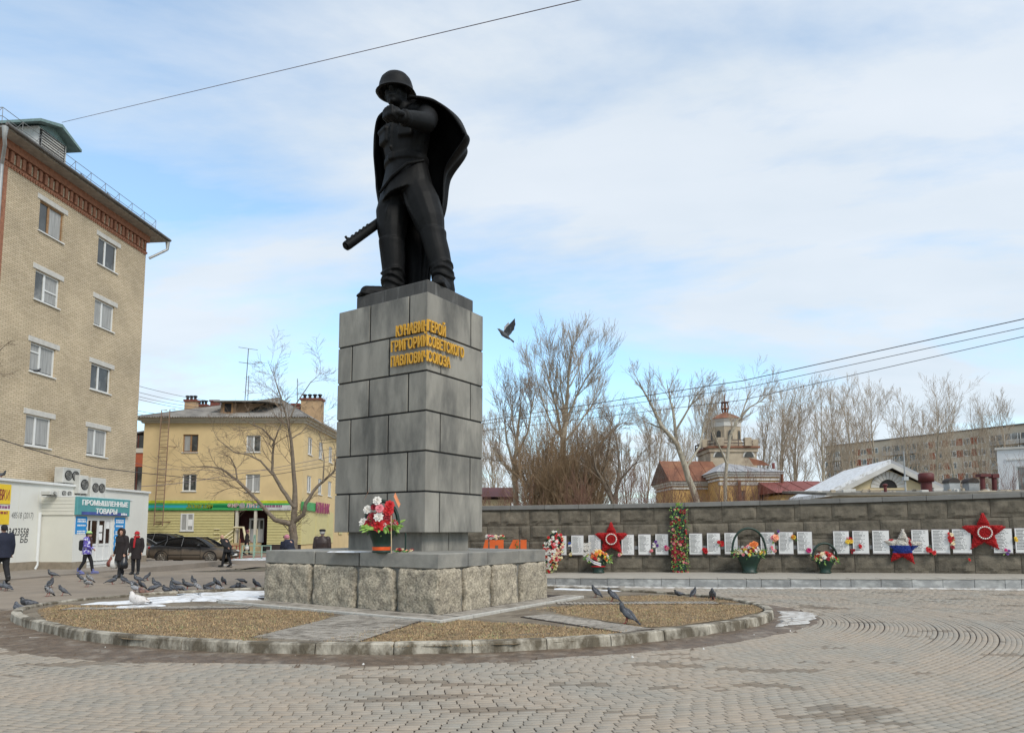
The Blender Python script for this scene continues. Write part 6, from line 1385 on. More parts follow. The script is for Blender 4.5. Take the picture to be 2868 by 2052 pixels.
# ================================================================ bare trees
def perp(d, r):
    while True:
        v = Vector((r.gauss(0, 1), r.gauss(0, 1), r.gauss(0, 1))); p = v-d*v.dot(d)
        if p.length > .1: return p.normalized()
def grow(seed, base, d0, length, rad, levels, kids, ang, up=.12, jit=.12, ratio=.62, segs=5, tip=.35, taper=.5, minr=.004, start=.3, pref=None):
    # returns segments per level: list of (level, [points], [radii])
    r = rnd(seed); out = []; stack = [(Vector(base), Vector(d0).normalized(), length, rad, 0)]
    while stack:
        p, d, ln, ra, lv = stack.pop(); n = segs if lv < 2 else 4 if lv < 3 else 3
        pts = [p.copy()]; rr = [ra]; dd = d.copy(); pp = p.copy(); dirs = [dd.copy()]
        for i in range(n):
            dd = (dd+perp(dd, r)*jit*r.uniform(.3, 1.3)+Vector((0, 0, up*(1 if lv else .4)))).normalized(); pp = pp+dd*(ln/n); pts.append(pp.copy()); dirs.append(dd.copy()); rr.append(max(minr, ra*(1-(1-taper)*(i+1)/n)))
        out.append((lv, pts, rr))
        if lv < levels:
            k = kids[min(lv, len(kids)-1)]; k = max(1, int(round(k*r.uniform(.8, 1.2))))
            for j in range(k):
                t = start+(1-start)*(j+r.uniform(.2, .8))/k if lv == 0 else .22+.78*(j+r.uniform(.1, .9))/k
                q = min(n-1, int(t*n)); fq = t*n-q; o = pts[q].lerp(pts[q+1], fq); a = ang*r.uniform(.65, 1.3); bd = (dirs[q]*math.cos(a)+perp(dirs[q], r)*math.sin(a)).normalized()
                stack.append((o, bd, ln*ratio*r.uniform(.7, 1.15)*(1.15-.45*t if lv == 0 else 1), max(minr, rr[q]*r.uniform(.45, .65)), lv+1))
            if tip and lv < levels-1: stack.append((pts[-1], dirs[-1], ln*tip, rr[-1], lv+1))
    return out
def tubes_np(segs, sides):
    # vectorised tubes: all polylines of equal length together
    V = []; F_ = []; off = 0; by = {}
    for pts, rr in segs: by.setdefault(len(pts), []).append((pts, rr))
    for n, lst in by.items():
        P = np.array([[tuple(q) for q in s[0]] for s in lst]); R = np.array([s[1] for s in lst]); m = len(lst)
        T = P[:, -1]-P[:, 0]; T /= np.linalg.norm(T, axis=1)[:, None]+1e-9; ref = np.where(np.abs(T[:, 2:3]) > .9, np.array([[1., 0, 0]]), np.array([[0, 0, 1.]]))
        X = np.cross(T, ref); X /= np.linalg.norm(X, axis=1)[:, None]+1e-9; Y = np.cross(X, T)
        a = 2*PI*np.arange(sides)/sides
        ring = X[:, None, None, :]*np.cos(a)[None, None, :, None]+Y[:, None, None, :]*np.sin(a)[None, None, :, None]
        VV = P[:, :, None, :]+ring*R[:, :, None, None]; V.append(VV.reshape(-1, 3))
        idx = np.arange(m*n*sides).reshape(m, n, sides)+off; nx = np.roll(idx, -1, axis=2)
        F_.append(np.stack([idx[:, :-1], nx[:, :-1], nx[:, 1:], idx[:, 1:]], -1).reshape(-1, 4)); off += m*n*sides
    return np.concatenate(V), np.concatenate(F_)
M_bark = mat('grey_bark', (.17, .135, .10), .9, var=.3, scale=6, bump=.6, bscale=20); M_twig = mat('twig', (.25, .185, .13), .9, var=.25, scale=3); M_pale = mat('pale_bark', (.34, .30, .23), .9, var=.25, scale=4, col2=(.14, .12, .09), mix=(.55, .7), mscale=5); M_ptwig = mat('pale_twig', (.36, .29, .215), .9, var=.25, scale=3); M_rtwig = mat('red_twig', (.17, .085, .06), .9, var=.3, scale=3); M_btwig = mat('brown_twig', (.30, .205, .12), .9, var=.3, scale=2)
def tree(name, label, segs, base, bm, tm, cut=1, group=None, cat='tree'):
    t = thing(name, label, cat, base, group=group); b = np.array([base[0], base[1], base[2]])
    lo = [(p, r) for lv, p, r in segs if lv <= cut]; hi = [(p, r) for lv, p, r in segs if lv > cut]
    V, F_ = tubes_np(lo, 7); obj('trunk', npmesh('trunk', V-b, F_, True), bm, t)
    if hi: V, F_ = tubes_np(hi, 3); obj('crown', npmesh('crown', V-b, F_), tm, t)
    return t
def limbs(seed, polys, levels, kids, ang, ln, up=.1, minr=.004, jit=.16, ratio=.6, every=1.0):
    # hand-laid main limbs (points with radii), each carrying grown side branches
    r = rnd(seed); out = []
    for pts, rr in polys:
        P = [Vector(p) for p in pts]
        # smooth and roughen
        Q = []; RR = []
        for i in range(len(P)-1):
            for s in range(3):
                t = s/3; Q.append(P[i].lerp(P[i+1], t)+Vector((r.gauss(0, 1), r.gauss(0, 1), r.gauss(0, 1)))*rr[i]*.12*(1 if s else 0)); RR.append(rr[i]+(rr[i+1]-rr[i])*t)
        Q.append(P[-1]); RR.append(rr[-1]); out.append((0, Q, RR))
        tot = sum((Q[i+1]-Q[i]).length for i in range(len(Q)-1)); n = max(2, int(kids[0]*tot*every))
        for j in range(n):
            t = r.uniform(.25, 1)*(len(Q)-1); i = min(len(Q)-2, int(t)); o = Q[i].lerp(Q[i+1], t-i); d = (Q[i+1]-Q[i]).normalized(); a = ang*r.uniform(.6, 1.3); bd = (d*math.cos(a)+perp(d, r)*math.sin(a)).normalized()
            out += [(lv+1, p, q) for lv, p, q in grow(r.random(), o, bd, ln*r.uniform(.5, 1.2), max(minr, min(RR[i]*.5, .03)), levels-1, kids[1:], ang, up, jit, ratio, 4, .4, .5, minr)]
    return out
def AP(lst, Y, dy=None): return [A(x, y, Y+(dy[i] if dy else 0)) for i, (x, y) in enumerate(lst)]
def trees():
    # tree in front of the yellow house: forked low, spreading limbs
    Y = 38; k = Y/F_PX; tr = [([(822, 1590), (822, 1520), (820, 1478), (818, 1462)], [.42, .36, .34, .34]), ([(818, 1468), (770, 1455), (720, 1400), (665, 1345), (620, 1312), (575, 1305), (530, 1308)], [.26, .2, .16, .13, .09, .05, .02]), ([(820, 1466), (826, 1420), (826, 1360), (815, 1230), (806, 1180), (795, 1140), (770, 1060), (750, 1010)], [.3, .27, .2, .14, .1, .07, .04, .015]),
         ([(826, 1420), (790, 1370), (762, 1320), (765, 1260), (768, 1235), (735, 1200), (690, 1180), (675, 1165)], [.2, .17, .14, .11, .1, .07, .04, .02]), ([(822, 1462), (850, 1440), (855, 1410), (890, 1360), (930, 1325), (960, 1290), (985, 1240)], [.24, .2, .17, .13, .1, .06, .02]), ([(765, 1330), (730, 1290), (700, 1275), (655, 1265), (610, 1230), (595, 1200)], [.1, .08, .06, .05, .03, .012]), ([(665, 1348), (660, 1310), (645, 1280), (600, 1262)], [.09, .06, .04, .015]), ([(808, 1180), (830, 1130), (870, 1070), (905, 1040)], [.08, .06, .035, .01]), ([(905, 1350), (908, 1290), (900, 1230), (880, 1190)], [.08, .05, .03, .01]), ([(812, 1230), (845, 1210), (880, 1170)], [.07, .04, .015]), ([(762, 1250), (790, 1180), (785, 1120), (760, 1060)], [.08, .05, .03, .01])]
    polys = []; r = rnd(2)
    for pts, rr in tr: dyv = [0]; [dyv.append(dyv[-1]+r.uniform(-.5, .5)) for _ in pts[1:]]; dyv = dyv if len(polys) else [0]*len(pts); polys.append((AP(pts, Y, dyv), [q*.62 for q in rr]))
    s = limbs(11, polys, 3, (1.7, 5, 4), .75, 1.5, .02, .006, .2, .62); tree('bare_tree', 'bare gnarled tree with low forked limbs before the yellow house', s, A(822, 1590, Y), M_bark, M_twig, 0)
    # pale tall tree behind the wall
    Y = 46; b = A(1572, 1486, Y); b.z = 0; polys = [(AP([(1575, 1486), (1572, 1400), (1577, 1230), (1585, 1150), (1592, 1060), (1600, 965)], Y), [.28, .26, .19, .14, .08, .015]), (AP([(1577, 1250), (1560, 1150), (1540, 1080), (1525, 1010)], Y, [0, .5, 1, 1.2]), [.12, .09, .05, .012]), (AP([(1580, 1190), (1610, 1120), (1640, 1060), (1672, 1015)], Y, [0, -.5, -1, -1.5]), [.1, .07, .04, .01]), (AP([(1578, 1230), (1545, 1190), (1518, 1120), (1500, 1050)], Y, [0, -.6, -1, -1.3]), [.09, .06, .04, .01]), (AP([(1583, 1160), (1570, 1090), (1568, 1020), (1560, 990)], Y, [0, .4, .9, 1]), [.07, .05, .03, .01]), (AP([(1590, 1090), (1618, 1040), (1632, 985)], Y, [0, .5, 1]), [.06, .04, .01]), (AP([(1578, 1240), (1620, 1190), (1660, 1130), (1668, 1080)], Y, [0, .8, 1.5, 2]), [.08, .06, .03, .01])]
    s = limbs(12, polys, 3, (3.4, 6, 4), .5, 1.9, .16, .007, .12, .6); tree('poplar', 'tallest pale bare poplar standing behind the memorial wall', s, b, M_pale, M_ptwig, 0)
    # birch nearer the pedestal
    Y = 44; b = A(1445, 1486, Y); b.z = 0; polys = [(AP([(1447, 1486), (1445, 1390), (1440, 1310), (1448, 1230), (1455, 1160), (1462, 1100)], Y), [.2, .18, .15, .1, .06, .012]), (AP([(1440, 1310), (1420, 1240), (1412, 1170), (1405, 1120)], Y, [0, .5, 1, 1]), [.1, .07, .04, .01]), (AP([(1443, 1280), (1478, 1210), (1490, 1140), (1500, 1090)], Y, [0, -.5, -1, -1]), [.09, .06, .04, .01]), (AP([(1442, 1330), (1400, 1290), (1375, 1240)], Y, [0, .3, .5]), [.07, .05, .012]), (AP([(1446, 1240), (1432, 1160), (1438, 1100)], Y, [0, .6, .9]), [.06, .04, .01])]
    s = limbs(13, polys, 3, (3.6, 6, 4), .55, 1.7, .12, .006, .14, .6); tree('birch', 'bare birch with a pale trunk nearest the pedestal behind the wall', s, b, M_pale, M_twig, 0)
    # brown thicket mass
    Y = 42; b = A(1560, 1486, Y); b.z = 0; r = rnd(4); segs = []
    for i in range(95):
        x0 = r.uniform(1490, 1660); xt = 1570+(x0-1570)*r.uniform(.9, 1.6)+r.uniform(-25, 25); h = r.uniform(.5, 1)*(1-((xt-1575)/160)**2*.6); yt = 1440-265*h
        p0 = A(x0, 1486, Y+r.uniform(-2, 2)); p1 = A(xt, yt, Y+r.uniform(-2.5, 2.5)); p0.z = 0; segs += [(lv+1, p, q) for lv, p, q in grow(1000+i, p0, p1-p0, (p1-p0).length*.8, .05, 3, (9, 5, 4), .55, .05, .14, .42, 5, .4, .4, .006, .25)]
    segs += [(0, AP([(1555, 1486), (1565, 1400), (1570, 1330)], Y), [.3, .26, .15])]
    tree('brown_thicket_tree', 'broad dense brown thicket of fine twigs around the poplar foot', segs, b, M_bark, M_btwig, 0)
    # dark many-stemmed tree
    Y = 40; b = A(1722, 1486, Y); b.z = 0; polys = [(AP([(1722, 1486), (1715, 1400), (1690, 1350), (1668, 1310), (1660, 1250)], Y), [.16, .14, .1, .07, .02]), (AP([(1724, 1486), (1726, 1380), (1735, 1310), (1728, 1240), (1722, 1190)], Y, [0, .2, .5, .8, 1]), [.14, .12, .08, .05, .012]), (AP([(1715, 1400), (1740, 1340), (1775, 1300), (1795, 1290)], Y, [0, -.4, -.8, -1]), [.09, .07, .04, .012]), (AP([(1716, 1395), (1690, 1320), (1705, 1260), (1712, 1200)], Y, [0, .5, .6, .7]), [.1, .07, .04, .012]), (AP([(1700, 1370), (1650, 1300), (1690, 1230), (1740, 1185), (1765, 1190)], Y+4, [0, 0, .3, .6, 1]), [.11, .09, .07, .04, .012])]
    s = limbs(15, polys, 3, (3, 5, 4), .6, 1.6, .05, .006, .18, .62); tree('dark_tree', 'dark many-stemmed bare tree between the thicket and the leaning tree', s, b, M_bark, M_twig, 0)
    # leaning pale tree before the rusty roof
    Y = 54; b = A(1960, 1486, Y); b.z = 0; polys = [(AP([(1962, 1486), (1950, 1400), (1920, 1310), (1895, 1240), (1850, 1190), (1822, 1130), (1800, 1090), (1776, 1045)], Y), [.3, .28, .24, .2, .14, .1, .06, .015]), (AP([(1895, 1240), (1885, 1150), (1875, 1110), (1866, 1062)], Y, [0, .6, 1, 1]), [.14, .1, .06, .012]), (AP([(1890, 1210), (1925, 1150), (1955, 1100), (1980, 1075)], Y, [0, -.6, -1, -1.4]), [.1, .07, .04, .012]), (AP([(1870, 1205), (1830, 1190), (1808, 1180)], Y, [0, .4, .8]), [.08, .05, .015]), (AP([(1920, 1310), (1960, 1250), (1975, 1180), (1982, 1120)], Y, [0, 1, 2, 2]), [.12, .08, .05, .012])]
    s = limbs(16, polys, 3, (2.3, 5, 4), .55, 1.7, .1, .008, .15, .6); tree('leaning_tree', 'pale leaning bare tree in front of the rusty brown roof', s, b, M_pale, M_ptwig, 0)
    # tree with a long bough in front of the tower
    Y = 60; b = A(2040, 1486, Y); b.z = 0; polys = [(AP([(2030, 1486), (2032, 1330), (2045, 1220), (2062, 1180), (2100, 1140), (2135, 1120), (2165, 1085)], Y), [.18, .16, .13, .11, .08, .05, .015]), (AP([(2075, 1165), (2095, 1110), (2108, 1070)], Y, [0, .5, 1]), [.07, .05, .012]), (AP([(2036, 1300), (2010, 1240), (1990, 1190), (1985, 1150)], Y, [0, -1, -1.5, -2]), [.1, .06, .04, .012])]
    s = limbs(17, polys, 3, (2, 4, 4), .55, 1.6, .1, .008, .15, .6); tree('tower_tree', 'bare tree with one long bough crossing the tower', s, b, M_pale, M_ptwig, 0)
    # the row of tall bare poplars
    lab = ['beside the tower gallery', 'behind the crown of the leaning tree', 'between the leaning tree and the tower', 'close behind the tower cap', 'behind the grey tin roof, slimmer than its neighbour', 'at the red roof end beside the grey tin roof', 'tallest over the middle of the red tin roof', 'at the near end of the far apartment block', 'over the first balconies of the apartment block', 'above the gabled hall ridge', 'behind the thin grey pole', 'above the mushroom vent', 'above the grey scoop vents', 'above the maroon pipes', 'over the white house', 'with a low crown beside the leaning tree', 'with the lowest crown past the dark tree', 'behind the poplar and thicket', 'behind the birch by the pedestal']
    for i, (x, yt, Y, w) in enumerate(((2120, 1150, 88, .9), (1850, 1190, 90, .9), (1925, 1165, 92, .8), (2000, 1140, 95, 1), (2195, 1140, 86, 1.1), (2240, 1135, 90, 1), (2295, 1128, 84, 1.15), (2345, 1160, 95, .9), (2410, 1140, 90, 1), (2470, 1150, 98, 1), (2560, 1140, 105, 1), (2625, 1138, 100, 1.1), (2705, 1155, 108, 1), (2760, 1165, 112, 1), (2835, 1172, 110, 1), (1800, 1235, 84, .8), (1760, 1260, 80, .8), (1660, 1215, 76, .9), (1395, 1200, 72, 1))):
        b = A(x, 1486, Y); b.z = 0; H = A(x, yt, Y).z; s = grow(200+i, b, (rnd(i).uniform(-.06, .10), 0, 1), H*.83, H*.013, 4, (11, 6, 5, 3), .56*w, .18, .08, .5, 7, .3, .3, .011, .18); tree('poplar', 'bare poplar of the far row '+lab[i], s, b, M_pale, M_ptwig, 0, 'row of bare poplars behind the houses')
    # young reddish scrub over the wall
    r = rnd(44)
    for i, x in enumerate((1375, 1420, 1480, 1640, 1690, 1770, 1810, 1850, 1890, 1935, 1975, 2010, 2060, 2105, 2160, 2800, 2840)):
        Y = r.uniform(30, 36); b = A(x, 1486, Y); b.z = 0; H = A(x, r.uniform(1330, 1385) if x < 2200 else 1320, Y).z; segs = []
        for j in range(7): segs += [(lv+(1 if lv or j else 0), p, q) for lv, p, q in grow(700+i*10+j, b+Vector((r.uniform(-.9, .9), r.uniform(-.6, .6), 0)), (r.uniform(-.25, .25), r.uniform(-.2, .2), 1), H*r.uniform(.6, .95), .018, 2, (9, 6), .5, .1, .1, .4, 5, .3, .4, .004, .3)]
        tree('scrub', 'young reddish scrub growing behind the memorial wall' if x < 2200 else 'young bare scrub in front of the white house', segs, b, M_rtwig, M_rtwig, 0, 'scrub behind the memorial wall' if x < 2200 else 'scrub by the white house', 'shrub')
    # a tree mostly out of the frame, its twigs reaching in at the brick house
    Y = 19; b = A(-320, 1486, Y); b.z = 0; polys = [([b, A(-300, 1100, Y), A(-200, 1010, Y), A(-90, 1005, Y), A(-5, 985, Y), A(16, 965, Y)], [.2, .16, .08, .05, .015, .006]), ([A(-200, 1010, Y), A(-60, 1040, Y), A(0, 1045, Y), A(10, 1050, Y)], [.06, .03, .012, .005])]
    s = limbs(19, polys, 2, (3, 4), .6, .45, .02, .004, .2, .6); tree('street_tree', 'bare street tree whose twig tips reach across the brick house corner', s, b, M_bark, M_twig, 0)
trees()
# ================================================================ the bronze soldier
def limb(mb, pts, rad, n=14, fl=1.0):
    mb.tube(pts, rad, n, True, True, fl)
    for p, r in ((pts[0], rad[0]), (pts[-1], rad[-1])): mb.ell(p, (r, r, r), n, 8)
    for p, r in zip(pts[1:-1], rad[1:-1]): mb.ell(p, (r*.98, r*.98, r*.98), n, 8)
def rings(mb, lst, n=20):      # (cx, cy, z, rx, ry)
    mb.loft([[Vector((cx+rx*math.cos(2*PI*k/n), cy+ry*math.sin(2*PI*k/n), z)) for k in range(n)] for cx, cy, z, rx, ry in lst], True)
def head_geo(mb, c, yaw, s=1.0, jaw=1.0):
    # head with brow, nose, mouth, chin, ears; returns its frame
    c = Vector(c); u = Vector((math.cos(yaw), math.sin(yaw), 0)); v = Vector((-math.sin(yaw), math.cos(yaw), 0)); f = Fr(c, u*s, v*s, Vector((0, 0, s)))
    E_ = lambda a, b, z, r: mb.ell(f(a, b, z), r if s == 1 else tuple(q*s for q in r), 12, 8, Fr((0, 0, 0), u, v))
    E_(0, 0, .02, (.074, .092, .098)); E_(0, .025, -.045, (.056*jaw, .066, .07)); E_(0, .062, -.092, (.028, .026, .022))
    E_(0, .083, .028, (.052, .02, .014)); mb.tube([f(0, .09, .022), f(0, .112, -.018)], [.010*s, .017*s], 8); E_(0, .098, -.022, (.02, .016, .012))
    E_(0, .088, -.052, (.027, .012, .007)); E_(0, .086, -.064, (.024, .012, .007)); E_(-.038, .06, -.02, (.028, .024, .026)); E_(.038, .06, -.02, (.028, .024, .026))
    for sx in (-1, 1): E_(sx*.076, -.008, -.005, (.012, .022, .034))
    return f
def fist(mb, c, d, up, s=1.0):
    # a clenched hand: palm, four curled fingers with knuckles, thumb across
    c = Vector(c); d = Vector(d).normalized(); up = Vector(up); side = d.cross(up).normalized(); up = side.cross(d).normalized(); R = lambda q: q*s
    mb.ell(c-d*R(.015), (R(.046), R(.042), R(.036)), 12, 8, Fr((0, 0, 0), d, side, up))
    for i, (o, r, l) in enumerate(((.033, .0135, 1.0), (.011, .0145, 1.06), (-.011, .014, 1.02), (-.032, .012, .9))):
        k = c+side*R(o); limb(mb, [k+up*R(.018), k+d*R(.042*l)+up*R(.02), k+d*R(.048*l)-up*R(.018), k+d*R(.018)-up*R(.03)], [R(r), R(r*1.08), R(r), R(r*.9)], 8)
    limb(mb, [c+side*R(.045)-d*R(.025), c+side*R(.05)+d*R(.018)-up*R(.008), c+side*R(.018)+d*R(.052)-up*R(.016)], [R(.015), R(.015), R(.012)], 8)
def statue():
    S = 2.93; f_c = Vector((-math.sin(PHI), -math.cos(PHI), 0)); yaw = math.atan2(-f_c.x, f_c.y)    # rotation taking local +Y to the front
    base = corner(SA, SB)+dL*(.035+1.025)+dR*(.05+.79)+dL*.42+dR*.12; base.z = SZT+.288
    t = thing('soldier_statue', 'black statue of a helmeted soldier in a flowing cape, one fist thrust forward', 'statue', base, yaw, None, S, False)
    M_br = mat('black_statue_paint', (.0045, .0045, .0048), .6, var=.35, scale=1.6, bump=.25, bscale=9, col2=(.009, .0088, .0085), mix=(.5, .7), mscale=1.1, spec=.18)
    m = MB()
    # torso and tunic
    rings(m, [(0, .0, .86, .20, .16), (0, 0, .95, .19, .15), (0, 0, 1.06, .178, .14), (0, .005, 1.13, .172, .135), (0, .01, 1.20, .182, .142), (0, .015, 1.32, .21, .155), (0, .01, 1.42, .225, .145), (0, 0, 1.50, .20, .115), (0, .0, 1.545, .10, .085), (0, .01, 1.60, .062, .066)], 24)
    m.ell((0, .01, 1.545), (.085, .085, .03), 16, 8)                                    # collar
    m.tube([(-.02, .152, 1.18), (-.015, .172, 1.33), (-.01, .15, 1.46)], [.012, .012, .012], 6)   # button strip
    for z in (1.2, 1.29, 1.38): m.ell((-.02, .172, z), (.012, .01, .012), 8, 6)
    for sx in (-1, 1):
        pf = Fr((sx*.105, .135, 1.33), (math.cos(sx*.35), -math.sin(sx*.35), 0), (math.sin(sx*.35), math.cos(sx*.35), 0)); m.cbox(pf, -.06, .06, -.02, .032, -.07, .055, .012); m.cbox(pf, -.064, .064, .0, .042, .02, .06, .008)
    # tunic skirt, hem sloping down to his right
    n = 28; sk = []
    for q, (rx, ry) in enumerate(((.176, .14), (.195, .158), (.215, .178), (.228, .195))):
        row = []
        for k in range(n):
            a = 2*PI*k/n; hz = 1.12-q*(.085+.022*(-math.cos(a))*.9+.018*math.sin(a)); w = 1+.05*math.sin(a*5+.6)*q/3
            row.append(Vector((rx*w*math.cos(a), ry*w*math.sin(a), hz)))
        sk.append(row)
    sk.append([Vector((p.x*.86, p.y*.84, p.z+.01)) for p in sk[-1]]); m.loft(sk, True)
    # belt
    rings(m, [(0, .003, 1.105, .187, .15), (0, .003, 1.11, .193, .156), (0, .003, 1.155, .193, .156), (0, .003, 1.16, .185, .148)], 24); m.cbox(Fr((-.02, .158, 1.132), (1, 0, 0), (0, 1, 0)), -.03, .03, -.01, .012, -.03, .03, .006)
    # legs: wide breeches into tall boots
    limb(m, [(-.10, .0, .92), (-.115, .03, .74), (-.10, .05, .58), (-.085, .06, .46)], [.12, .132, .115, .09]); rings(m, [(-.087, .06, .505, .085, .088), (-.087, .06, .50, .104, .106), (-.085, .06, .45, .10, .102), (-.078, .055, .36, .095, .10), (-.072, .055, .24, .083, .088), (-.07, .06, .13, .074, .08), (-.07, .065, .06, .075, .09), (-.07, .07, .0, .075, .094)], 18)
    limb(m, [(-.07, .08, .05), (-.10, .17, .05), (-.14, .27, .038)], [.062, .058, .05]); m.cbox(Fr((-.105, .17, 0), (.92, .38, 0), (-.38, .92, 0)), -.058, .058, -.16, .17, .0, .03, .01)
    for z, r_ in ((.15, .08), (.19, .083), (.24, .085)): m.tube([(-.07+r_*1.02*math.cos(a), .062+r_*1.08*math.sin(a), z+.018*math.sin(a*2+z*30)) for a in np.linspace(0, 2*PI, 17)], .011, 6, False)
    limb(m, [(.10, .0, .92), (.175, .0, .76), (.235, -.01, .60), (.27, -.015, .47)], [.124, .134, .118, .09]); rings(m, [(.262, -.015, .53, .082, .085), (.265, -.015, .525, .102, .104), (.27, -.015, .47, .099, .101), (.30, -.025, .36, .094, .10), (.33, -.035, .24, .083, .088), (.352, -.04, .13, .074, .08), (.365, -.035, .06, .075, .09), (.365, -.03, .0, .075, .092)], 18)
    limb(m, [(.365, -.02, .05), (.405, .06, .05), (.45, .14, .038)], [.066, .062, .054]); m.cbox(Fr((.407, .06, 0), (.88, -.47, 0), (.47, .88, 0)), -.058, .058, -.15, .16, .0, .03, .01)
    for z, x in ((.15, .351), (.2, .34), (.245, .331)): m.tube([(x+.083*math.cos(a), -.038+.088*math.sin(a), z+.018*math.sin(a*2+z*30)) for a in np.linspace(0, 2*PI, 17)], .011, 6, False)
    m.tube([(.06, .11, .86), (.12, .12, .72), (.2, .085, .57), (.25, .06, .48)], [.012, .014, .014, .008], 6); m.tube([(-.03, .12, .84), (-.06, .15, .7), (-.08, .14, .55)], [.01, .014, .01], 6)
    # his left arm thrust forward, fist clenched; his right arm down with the gun
    limb(m, [(.205, .0, 1.47), (.255, .05, 1.40), (.305, .13, 1.31)], [.084, .08, .074]); limb(m, [(.305, .13, 1.31), (.315, .27, 1.255), (.315, .375, 1.215)], [.074, .064, .054])
    m.tube([(.315, .365, 1.218), (.313, .395, 1.208)], [.06, .06], 14); limb(m, [(.313, .39, 1.208), (.308, .43, 1.195)], [.04, .04]); fist(m, (.303, .48, 1.185), (-.12, 1, -.15), (0, .12, 1), 1.3)
    limb(m, [(-.205, .0, 1.46), (-.235, -.06, 1.30), (-.235, -.08, 1.16)], [.08, .066, .054]); limb(m, [(-.235, -.08, 1.16), (-.205, -.05, 1.02), (-.185, -.03, .92)], [.054, .046, .04]); fist(m, (-.185, -.02, .87), (.0, .35, -1), (0, 1, .3), 1.0); m.ell((.085, -.01, 1.545), (.11, .09, .06), 14, 8); m.ell((-.085, -.01, 1.545), (.11, .09, .055), 14, 8); m.ell((.0, -.01, 1.57), (.085, .08, .06), 14, 8); m.ell((.11, -.035, 1.585), (.11, .085, .065), 14, 8); m.ell((.05, -.03, 1.61), (.07, .07, .06), 14, 8)
    # neck and head, turned a little to his left and bowed
    limb(m, [(0, .02, 1.54), (-.02, .06, 1.62)], [.064, .058]); head_geo(m, (-.035, .105, 1.675), -.42, 1.04, 1.08)
    me = remesh(m, .0085, 3, 'soldier_body'); b = obj('body', me, M_br, t)
    # helmet
    h = MB(); n = 32; hc = Vector((-.04, .092, 1.722)); yw = -.42; R_ = lambda a: Vector((math.cos(a+yw), math.sin(a+yw), 0)); prof = [(.155, -.035), (.150, -.03), (.133, .0), (.128, .03), (.116, .07), (.09, .103), (.05, .122), (.008, .128)]
    rows = []
    for r_, z in prof: rows.append([hc+R_(2*PI*k/n)*r_*(1+.10*abs(math.sin(2*PI*k/n)))+Vector((0, 0, z-.018*math.sin(2*PI*k/n)*(1 if z < .02 else .3))) for k in range(n)])
    rows.insert(0, [hc+(p-hc)*.86+Vector((0, 0, -.008)) for p in rows[0]]); rows.insert(0, [hc+R_(2*PI*k/n)*.11+Vector((0, 0, .02)) for k in range(n)]); h.loft(rows, True); h.build('helmet', M_br, t, off=(0, 0, 0))
    # cape
    lev = [(1.615, [(-.085, .085), (-.115, .02), (-.10, -.06), (-.02, -.10), (.07, -.09), (.125, -.03), (.15, .03), (.09, .095)]), (1.585, [(-.12, .11), (-.19, .04), (-.18, -.08), (-.04, -.14), (.12, -.13), (.215, -.06), (.26, .02), (.16, .13)]),
           (1.52, [(-.19, .14), (-.285, .04), (-.25, -.11), (-.06, -.18), (.14, -.19), (.29, -.13), (.345, -.04), (.335, .06)]), (1.42, [(-.25, .11), (-.295, .0), (-.27, -.14), (-.06, -.22), (.16, -.24), (.34, -.22), (.43, -.14), (.44, -.03)]),
           (1.27, [(-.27, .09), (-.305, -.01), (-.28, -.15), (-.06, -.25), (.16, -.28), (.36, -.26), (.47, -.17), (.535, -.05)]), (1.19, [(-.27, .08), (-.305, -.015), (-.275, -.155), (-.06, -.255), (.15, -.28), (.35, -.26), (.47, -.17), (.565, -.03)]), (1.07, [(-.265, .07), (-.30, -.02), (-.27, -.16), (-.06, -.26), (.13, -.28), (.25, -.25), (.31, -.18), (.35, -.08)]),
           (.98, [(-.275, .05), (-.305, -.03), (-.26, -.16), (-.06, -.26), (.12, -.27), (.22, -.24), (.265, -.18), (.29, -.10)]), (.76, [(-.245, .02), (-.27, -.05), (-.23, -.15), (-.06, -.24), (.1, -.26), (.19, -.23), (.235, -.18), (.265, -.11)]),
           (.5, [(-.18, -.03), (-.19, -.08), (-.15, -.15), (-.03, -.21), (.06, -.22), (.10, -.2), (.125, -.18), (.14, -.15)]), (.28, [(-.14, -.06), (-.15, -.1), (-.11, -.15), (-.01, -.19), (.06, -.19), (.10, -.17), (.125, -.15), (.14, -.12)]), (.04, [(-.11, -.08), (-.11, -.11), (-.08, -.15), (-.01, -.18), (.05, -.18), (.08, -.16), (.1, -.14), (.11, -.12)])]
    def cr(P, t):       # Catmull-Rom through a list of tuples
        n = len(P)-1; x = t*n; i = min(n-1, int(x)); u = x-i; g = lambda k: np.array(P[min(n, max(0, k))], float); a, b_, c, d = g(i-1), g(i), g(i+1), g(i+2)
        return .5*((2*b_)+(-a+c)*u+(2*a-5*b_+4*c-d)*u*u+(-a+3*b_-3*c+d)*u**3)
    NU, NV = 56, 64; outer = []; inner = []
    cols = [[cr([p for p in L_[1]], i/NU) for i in range(NU+1)] for L_ in lev]; zz = [L_[0] for L_ in lev]
    for j in range(NV+1):
        row = []
        for i in range(NU+1):
            P = [(*cols[q][i], zz[q]) for q in range(len(lev))]; p = cr(P, j/NV); fold = .016*math.sin(i*.62+math.sin(j*.09)*1.2)*sstep(.12, .5, j/NV)*(1-.5*abs(i/NU-.5)); cdir = np.array([p[0], p[1]+.02, 0]); cdir /= np.linalg.norm(cdir)+1e-6; row.append(Vector(p+cdir*fold))
        outer.append(row)
    c = MB()
    # thickness inwards
    W_ = NU+1
    vs = [p for r_ in outer for p in r_]; inn = []
